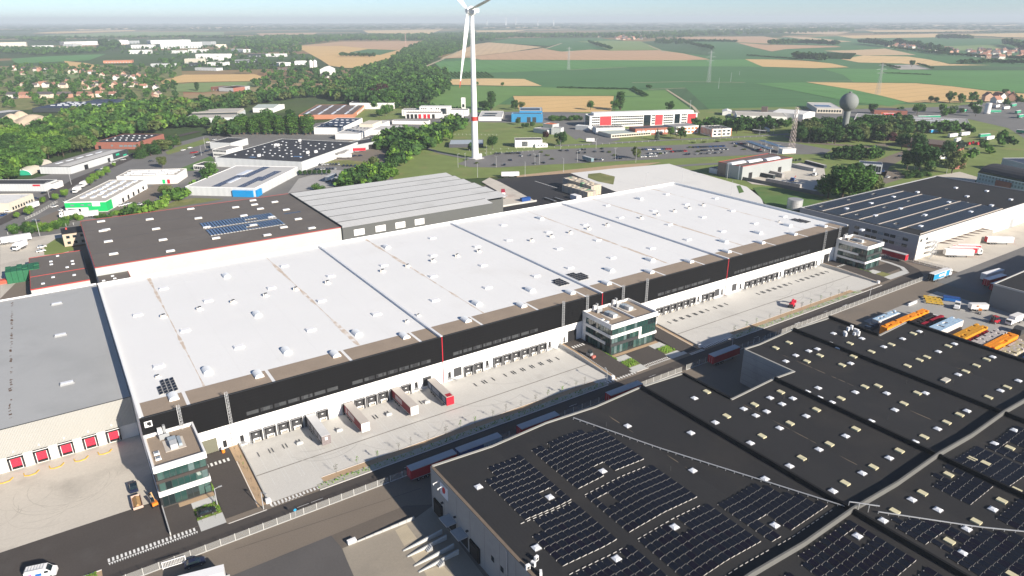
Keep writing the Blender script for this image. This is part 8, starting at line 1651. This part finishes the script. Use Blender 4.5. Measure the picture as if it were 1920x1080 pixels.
for i, (px, py, h, w_) in enumerate(((895.5, 333, 11, 'behind the pale metal roof, left one'), (984.5, 331, 11, 'on the bank above the black yard, left'), (1056.5, 323, 11, 'on the bank above the black yard, right'), (1279, 342, 10, 'on the pale yard behind the white roof, left'), (1363, 336, 12, 'beside the stone works wall'), (1371, 365, 10, 'on the pale yard behind the white roof, right'), (1210, 350, 10, 'on the pale yard beside the grass island'), (1516, 268, 9, 'on the service road right of the mast'), (1424, 253, 9, 'on the service road left of the mast'), (1450, 252, 8, 'on the service road, nearest to the mast'), (1560, 270, 7, 'at the wood edge below the water tower'), (1713, 325, 9, 'beneath the biggest dark tree'), (1774, 326, 8, 'on the court before the barrel-roofed office'), (93, 372, 11, 'among the street trees at left'), (134, 346, 12, 'before the long shed at left'), (50, 386, 7, 'by the cream office at left'), (75, 443, 10, 'behind the forecourt hedge'), (385, 278, 10, 'on the verge left of the black-roofed factory'), (378, 292, 9, 'on the lawn strip left of the black-roofed factory'))): lamp('lamp post '+w_, G(px, py), h, 1, None, i)
for i, (x, y, w_) in enumerate(((16.9, 157.0, 'beside the leftmost office bay'), (137.2, 149.6, 'at the zebra crossing left of the middle office'), (190.0, 142.2, 'in the shade by the red trailer before the open court'), (279.5, 143.0, 'beside the fence gate at right'), (26.0, 149.2, 'at the leftmost driveway mouth'))): lamp('slim lamp post '+w_, Vector((x, y, 0)), 5.0, 1, None, i*1.3)
for px, py, tp in ((1640, 342, 318), (1645, 342, 318), (1650, 342, 318)):
 p = G(px+230, py); t = thing('flag_pole', 'white flagpole before the barrel-roofed office, %s of three' % {1640: 'left', 1645: 'middle', 1650: 'right'}[px], 'flagpole', tuple(p)); MB().cyl((0, 0, 0), (0, 0, 10), .14, .08, 7).build('shaft', white_paint, t); MB().cyl((0, 0, 0), (0, 0, .3), .4, .4, 8).build('foot', concwall, t)
# ------------------------------------------------------------------ fence along the road: posts and mesh panels
def fmesh_mat():
 m = bpy.data.materials.new('wire_mesh'); m.use_nodes = True; t = m.node_tree; N = t.nodes; L = t.links; b = N['Principled BSDF']; b.inputs['Base Color'].default_value = (.62, .62, .60, 1); b.inputs['Roughness'].default_value = .5
 tr = N.new('ShaderNodeBsdfTransparent'); mx = N.new('ShaderNodeMixShader'); mx.inputs[0].default_value = .14; L.new(tr.outputs[0], mx.inputs[1]); L.new(b.outputs[0], mx.inputs[2]); L.new(mx.outputs[0], N['Material Output'].inputs[0]); return m
fmm = fmesh_mat(); fpost = mat('fence_post', (.62, .62, .60), .5)
def fence(label, pts, h=1.9, gap=2.5, base=True):
 t = thing('mesh_fence', label, 'fence', (pts[0][0], pts[0][1], 0)); o_ = Vector((pts[0][0], pts[0][1], 0)); mem = {}
 pm = MB().bar((0, 0, 0), (0, 0, h+.1), .09 if base else .13).mesh('fence_post', fpost)
 for a, b in zip(pts[:-1], pts[1:]):
  a, b = Vector((*a[:2], 0)), Vector((*b[:2], 0)); d = b-a; n = max(1, round(d.length/gap)); l_ = d.length/n; ang = math.atan2(d.y, d.x)
  key = round(l_, 2)
  if key not in mem: mem[key] = ((MB().box(.06, l_-.06, -.012, .012, .12, h) if base else MB().box(.05, l_-.05, -.015, .015, h-.06, h).box(.05, l_-.05, -.015, .015, h*.5, h*.5+.05)).mesh('mesh_panel', fmm), MB().box(0, l_, -.1, .1, 0, .14).mesh('base_plank', concwall))
  for k in range(n):
   q = a+d*(k/n)-o_; ob('fence_post', pm, t, q); ob('mesh_panel', mem[key][0], t, q, ang)
   if base: ob('base_plank', mem[key][1], t, q, ang)
 return t
fence('long white wire fence between the new road and the old brown road', [(-40, 141.6), (56, 141.6)], 1.9, 3.2); fence('white wire fence along the shaded middle of the road', [(56.4, 141.6), (164, 141.6)], 1.9, 3.4); fence('sunlit white wire fence along the right end of the road', [(166, 141.6), (323.7, 141.6)], 2.0, 3.2)
fence('grey fence in front of the solar-roofed warehouse corner', [(333.5, 175), (342, 160), (343, 141)], 2.2, 2.6)
fence('fence on the bank of the sunken shelter behind the turbine', [G(832, 253), G(938, 254)], 1.3, 4, False); fence('white fence along the back of the parking lot by the turbine', [G(900, 289), G(1000, 284), G(1000, 283)], 1.4, 5, False); fence('white fence along the access road below the lawn', [G(880, 283), G(1040, 277), G(1130, 271), G(1240, 265)], 1.4, 7, False); fence('white fence before the orange-framed office', [G(1280, 266), G(1440, 256), G(1500, 258)], 1.4, 7, False)
fence('fence of the forecourt left of the brown warehouse', [G(15, 440), G(60, 434), G(110, 427), G(152, 420)], 1.6, 4, False); fence('pale concrete fence along the left street', [G(48, 412), G(70, 402), G(108, 379)], 1.5, 3.5, True)
t = thing('sliding_gate', 'white framed sliding gate at the bottom left road entrance', 'gate', (2.2, 141.0, 0), R(-6)); MB().bar((0, 0, .3), (4.6, 0, .3), .12).bar((0, 0, 1.9), (4.6, 0, 1.9), .12).bar((0, 0, 0), (0, 0, 2), .14).bar((4.6, 0, 0), (4.6, 0, 2), .14).build('frame', white_paint, t)
for k in range(14): bx('bar', white_paint, t, .3+k*.31, .35+k*.31, -.02, .02, .3, 1.9)
for px, py, w_ in ((555, 970, 'beside the leftmost fence'), (1110, 0, '')):
 if px > 1000: continue
 p = G(px, py); t = thing('road_sign', 'small round blue road sign '+w_, 'sign', tuple(p)); MB().cyl((0, 0, 0), (0, 0, 2.2), .05, k=6).build('post', lampm, t); MB().cyl((-.0, -.06, 2.2), (0, -.02, 2.2), .35, k=16).build('disc', lblue, t)
t = thing('gate_post', 'bright yellow and white ball barrier beside the leftmost driveway gate', 'barrier', (23.2, 178.4, .82)); MB().cyl((0, 0, 0), (0, 0, 1.2), .45, .45, 10).build('drum', orange, t); MB().cyl((0, 0, 1.2), (0, 0, 1.5), .5, .3, 10).build('cap', white_paint, t)
# stone yard goods
for i, (x0, y0, x1, y1, h, w_) in enumerate(((1420, 330, 1450, 336, 3, 'long dark stack nearest to the works gate'), (1436, 326, 1466, 334, 3.2, 'long pale-topped stack right of the works gate'), (1482, 313, 1525, 322, 2.6, 'wide row of grey crates in the yard middle'), (1508, 306, 1545, 316, 2.4, 'dark row at the back of the yard'), (1435, 341, 1500, 353, 2.6, 'long row along the front wall of the yard'))):
 a, b = G(x0, y0), G(x1, y1); t = thing('stone_stack', 'stacked goods in the stone yard, '+w_, 'stack', (a.x, a.y, .05), math.atan2((b-a).y, (b-a).x)); l_ = (b-a).length; n = max(4, int(l_/2.2))
 for k in range(n): bx('pallet_load', (wl_dark, rf_grey, wl_grey)[(k*3+i) % 3], t, k*l_/n, (k+.88)*l_/n, 0, 2.6, 0, h*random.uniform(.8, 1.0)); bx('load_top', rf_lgrey, t, k*l_/n+.05, (k+.86)*l_/n, .05, 2.55, h, h+.06)
yw = thing('yard_wall', 'long dark concrete wall along the front of the stone yard', 'wall', tuple(G(1380, 335))); a, b = G(1380, 335), G(1545, 368)
for k in range(24): p, q = a.lerp(b, k/24)-a, a.lerp(b, (k+.98)/24)-a; MB().bar((p.x, p.y, 1.2), (q.x, q.y, 1.2), .25, 2.4).build('wall_panel', mat('dark_concrete', (.15, .145, .14), .9), yw)
for px, py, c_, w_ in ((1484, 341, blue, 'blue and white mobile crane in the stone yard'), (1525, 331, white_paint, 'white flatbed lorry in the stone yard')):
 p = G(px, py); t = thing('works_lorry', w_, 'lorry', (p.x, p.y, .05), R(15)); bx('cab', c_, t, 0, 2.2, -1.2, 1.2, .6, 2.8); bx('flatbed', greyp, t, 2.3, 8, -1.2, 1.2, .9, 1.3); bx('cab_window', glass_d, t, -.04, 0, -1, 1, 1.7, 2.6); MB().bar((2.6, 0, 1.4), (7.5, 0, 3.2), .4).build('jib', rt if c_ == blue else metal_l, t)
 for x in (1.1, 5.5, 6.8):
  for s in (-1.05, 1.05): ob('wheel', ME_WHEEL, t, (x, s, 0))
# red machines at right, scrap rows
for i, (px, py) in enumerate(((1816, 272), (1824, 270), (1832, 272), (1838, 269))):
 p = G(px, py); t = thing('red_machine', 'red farm machine in the row before the green trailer, %s from left' % ORD[i], 'machine', (p.x, p.y, .03), R(30*i)); bx('frame', red, t, -2, 2, -1, 1, .6, 1.6); bx('hopper', redd, t, -1.2, 1.2, -.8, .8, 1.6, 2.8); bx('drawbar', metal_d, t, 2, 3.6, -.15, .15, .6, .8)
 for s in (-1.05, 1.05): ob('wheel', ME_WHEEL, t, (0, s, 0))
# saplings in the planting strip
def sap_mesh(seed):
 r = random.Random(seed); mb = MB(); mb.cyl((0, 0, 0), (.05, .02, 2.5), .04, .02, 5); mb.mi = 1
 for k in range(16):
  z = r.uniform(1.2, 2.7); a = r.uniform(0, 6.28); d = r.uniform(.05, .55); x, y = d*math.cos(a), d*math.sin(a); s = r.uniform(.06, .14); mb.poly([(x-s, y, z-s), (x, y+s, z), (x+s, y, z+s), (x, y-s, z)])
 mb.mi = 0
 for k in range(7): a = r.uniform(0, 6.28); mb.bar((0, 0, 1.2+.22*k), (.5*math.cos(a), .5*math.sin(a), 1.6+.22*k), .03)
 return mb
SAP = [sap_mesh(k) for k in range(3)]; MSAP = [(s.mesh('sapling', [bark, LEAF['mid'][1]])) for s in SAP]
xs = [46, 52, 57.5, 64, 68, 73, 79, 84, 88.5, 95, 100, 105, 111, 116, 121, 127, 131]; xs2 = [204, 211, 217, 225, 232, 239, 246, 252, 259, 266, 272, 278]
for i, x in enumerate(xs): tag(ob('sapling', MSAP[i % 3], None, (x, 153.0+.5*math.sin(i*2.1), .05), i), '%s young tree from the left in the left truck yard planting strip' % (ORD[i] if i < 16 else 'last'), 'sapling', 'saplings of the planting strips')
for i, x in enumerate(xs2): tag(ob('sapling', MSAP[i % 3], None, (x, 152.6, .05), i), '%s young tree from the left in the right truck yard planting strip' % ORD[i], 'sapling', 'saplings of the planting strips')
for i, (x, y) in enumerate(((26, 177), (26.4, 172), (26.1, 168.5), (26.5, 166), (26.2, 161), (26.6, 156), (26.2, 153.6), (12.5, 152.5), (15.5, 152.0), (16.6, 159.5))): tag(ob('shrub', MSAP[i % 3], None, (x, y, .15+.8*max(0, min(1, (y-152)/20))*(x > 18)), i, .55), '%s low shrub of the leftmost driveway planting, counted from the gate' % ORD[i], 'shrub', 'driveway shrubs')
hd = MB(); rr_ = random.Random(5)                          # weeds and ground cover
for x0, x1, y0, y1, n, z in ((17.2, 17.6, 163, 176, 160, .3), (150.8, 151.3, 160, 172, 260, .35), (11.7, 17.2, 153.7, 158.6, 200, .08), (151, 156.3, 153.8, 158.4, 200, .08), (169, 174.3, 154.2, 158.8, 200, .08), (40, 136, 149.1, 151.0, 260, .05), (200, 284, 149.1, 151, 220, .05), (309.9, 310.4, 160, 170, 150, .35), (-17, -10, 146.8, 148.3, 120, .05)):
 for k in range(n): x, y, s = rr_.uniform(x0, x1), rr_.uniform(y0, y1), rr_.uniform(.08, .22); hd.mi = rr_.randrange(3); hd.poly([(x-s, y, z), (x+s, y+s*.3, z), (x+s*.6, y, z+s*2.0), (x-s*.4, y+.1, z+s*2.2)])
tag(hd.build('ground_cover', LEAF['lite']), 'low weeds and ground cover along kerbs and office fronts', 'plants', None, 'stuff')
W('planting_strip', -18, -9, 146.4, 148.5, .03, sand)
# ------------------------------------------------------------------ houses
HW = [mat('house_wall_%d' % i, c, .85, .06, .3, .05) for i, c in enumerate(((.70, .66, .59), (.48, .27, .20), (.74, .72, .68), (.56, .38, .28), (.66, .57, .47)))]
HR = [mat('house_roof_%d' % i, c, .85, .1, .3, .08) for i, c in enumerate(((.26, .13, .10), (.085, .08, .085), (.34, .17, .12), (.13, .11, .11)))]
HM = {}
def house_parts(k):
 if k in HM: return HM[k]
 r = random.Random(k); L_, D_, e, h = r.choice((8, 9, 11)), r.choice((7, 8)), r.choice((3.2, 5.2)), 0; h = e+3.2
 w_ = MB().box(0, L_, 0, D_, 0, e); w_.poly([(0, 0, e), (0, D_/2, h), (0, D_, e)]); w_.poly([(L_, 0, e), (L_, D_, e), (L_, D_/2, h)])
 rf = MB(); rf.poly([(-.4, -.5, e-.2), (L_+.4, -.5, e-.2), (L_+.4, D_/2, h+.1), (-.4, D_/2, h+.1)]); rf.poly([(L_+.4, D_+.5, e-.2), (-.4, D_+.5, e-.2), (-.4, D_/2, h+.1), (L_+.4, D_/2, h+.1)])
 ch = MB().box(L_*.7, L_*.7+.7, D_*.4, D_*.4+.7, h-1.2, h+1.1); wn = MB().box(1, 2.2, -.05, .02, 1, 2.3); wn2 = MB().box(L_-2.4, L_-1.2, -.05, .02, 1, 2.3)
 HM[k] = (w_.mesh('wall', HW[k % 5]), rf.mesh('roof', HR[(k*3) % 4]), ch.mesh('chimney', HW[1]), wn.mesh('window', glass_d), wn2.mesh('window', glass_d)); return HM[k]
def house(px, py, rz, k, label, group, s=1.0):
 p = G(px, py); t = thing('house', label, 'house', (p.x, p.y, 0), rz, group); t.scale = (s, s, s); w_, rf, ch, a, b = house_parts(k)
 ob('wall', w_, t); r_ = ob('roof', rf, t); ob('chimney', ch, r_); ob('window', a, t); ob('window', b, t)
TW = 'houses of the left town'; k = 0
for px, py in ((20, 132), (33, 131), (28, 128), (40, 133), (38, 140), (62, 134), (75, 134), (88, 135), (112, 137.5), (135, 138.5), (142, 137), (155, 138), (165, 139), (178, 139), (194, 145), (200, 149), (212, 149), (220, 150), (234, 143), (240, 147), (250, 149), (263, 144), (272, 145), (15, 160), (45, 162), (60, 163), (72, 160), (88, 164), (101, 162), (112, 165), (118, 163), (125, 152), (148, 155), (160, 158), (172, 159), (182, 160), (192, 164), (205, 161), (218, 164), (232, 162), (241, 163), (255, 160), (262, 165), (168, 166), (155, 168), (228, 148), (186, 168), (295, 169), (285, 182), (298, 182), (180, 182), (210, 181), (205, 183)):
 house(px, py, -AZ+R(random.choice((0, 10, 95, 80))), k, ('pale', 'red brick', 'white', 'brown brick', 'beige')[k % 5]+' house scattered among trees in the left town', TW, 1.05); k += 1
for i, (px, w_) in enumerate(((12, 22), (34, 26), (69, 26), (107, 24), (144, 26))):
 a, b = G(px, 184-.2*i), G(px+w_, 184-.2*i); t = thing('terrace_row', '%s brick terrace row from the left above the navy complex' % ORD[i], 'terrace', (a.x, a.y, 0), math.atan2((b-a).y, (b-a).x), TW); l_ = (b-a).length; bx('wall', (HW[0], HW[1], HW[4], HW[1], HW[3])[i], t, 0, l_, 0, 9, 0, 5.4)
 mb = MB(); mb.poly([(-.3, -.4, 5.2), (l_+.3, -.4, 5.2), (l_+.3, 4.5, 9), (-.3, 4.5, 9)]); mb.poly([(l_+.3, 9.4, 5.2), (-.3, 9.4, 5.2), (-.3, 4.5, 9), (l_+.3, 4.5, 9)]); mb.poly([(0, 0, 5.2), (0, 4.5, 8.8), (0, 9, 5.2)]); mb.poly([(l_, 0, 5.2), (l_, 9, 5.2), (l_, 4.5, 8.8)]); mb.build('roof', (HR[1], HR[2], HR[1], HR[3], HR[0])[i], t)
 for j in range(max(3, int(l_/4))): bx('window', glass_l if j % 3 else white_paint, t, 1+j*l_/max(3, int(l_/4)), 2.2+j*l_/max(3, int(l_/4)), -.05, .02, 1+2.4*(j % 2), 2.2+2.4*(j % 2))
VR = 'houses of the right village'
for i in range(95):
 f = random.random(); px = 1660+f*260; lo = 86+(px-1660)*.093; py = lo+random.uniform(-3, 2.2) if px < 1800 else random.uniform(95, 111)
 house(px, py, -AZ+R(random.uniform(-40, 40)), i, 'small %s house of the village beyond the fields at right' % ('pale', 'brick', 'white', 'brown', 'beige')[i % 5], VR, 1.5)
for i in range(30): house(1153+random.random()*48, 69.5+random.random()*5.5, -AZ+R(random.uniform(-40, 40)), i+2, 'tiny house of the hamlet at the wood edge near the centre', 'houses of the hamlet', 2.0)
for i, (px, py) in enumerate(((1120, 70), (1868, 193), (1893, 184), (1905, 190), (1862, 190), (1885, 190))): house(px, py, -AZ+R(20*i), i*2, ('lone pale farmhouse under the far wood', 'house at the wheat edge nearest to the truck park', 'house with pale gable between dark trees at right', 'house by the right edge above the truck park', 'brown-roofed house beside the willow', 'low house behind the white silo')[i], None, 1.4)
# ------------------------------------------------------------------ air
hz = MB().box(-27000, 27000, -27000, 27000, -2.0, 185.0).build('haze', None); hz['kind'] = 'stuff'
hz.data.materials.clear(); _m = bpy.data.materials.new('haze_air'); _m.use_nodes = True; _n = _m.node_tree; _n.nodes.clear()
_o = _n.nodes.new('ShaderNodeOutputMaterial'); _v = _n.nodes.new('ShaderNodeVolumePrincipled')
_v.inputs['Color'].default_value = (.76, .86, .95, 1); _v.inputs['Density'].default_value = HAZE; _v.inputs['Anisotropy'].default_value = .0
_n.links.new(_v.outputs[0], _o.inputs['Volume']); hz.data.materials.append(_m)
for _ob in bpy.data.objects:
 if '_used' in _ob: del _ob['_used']
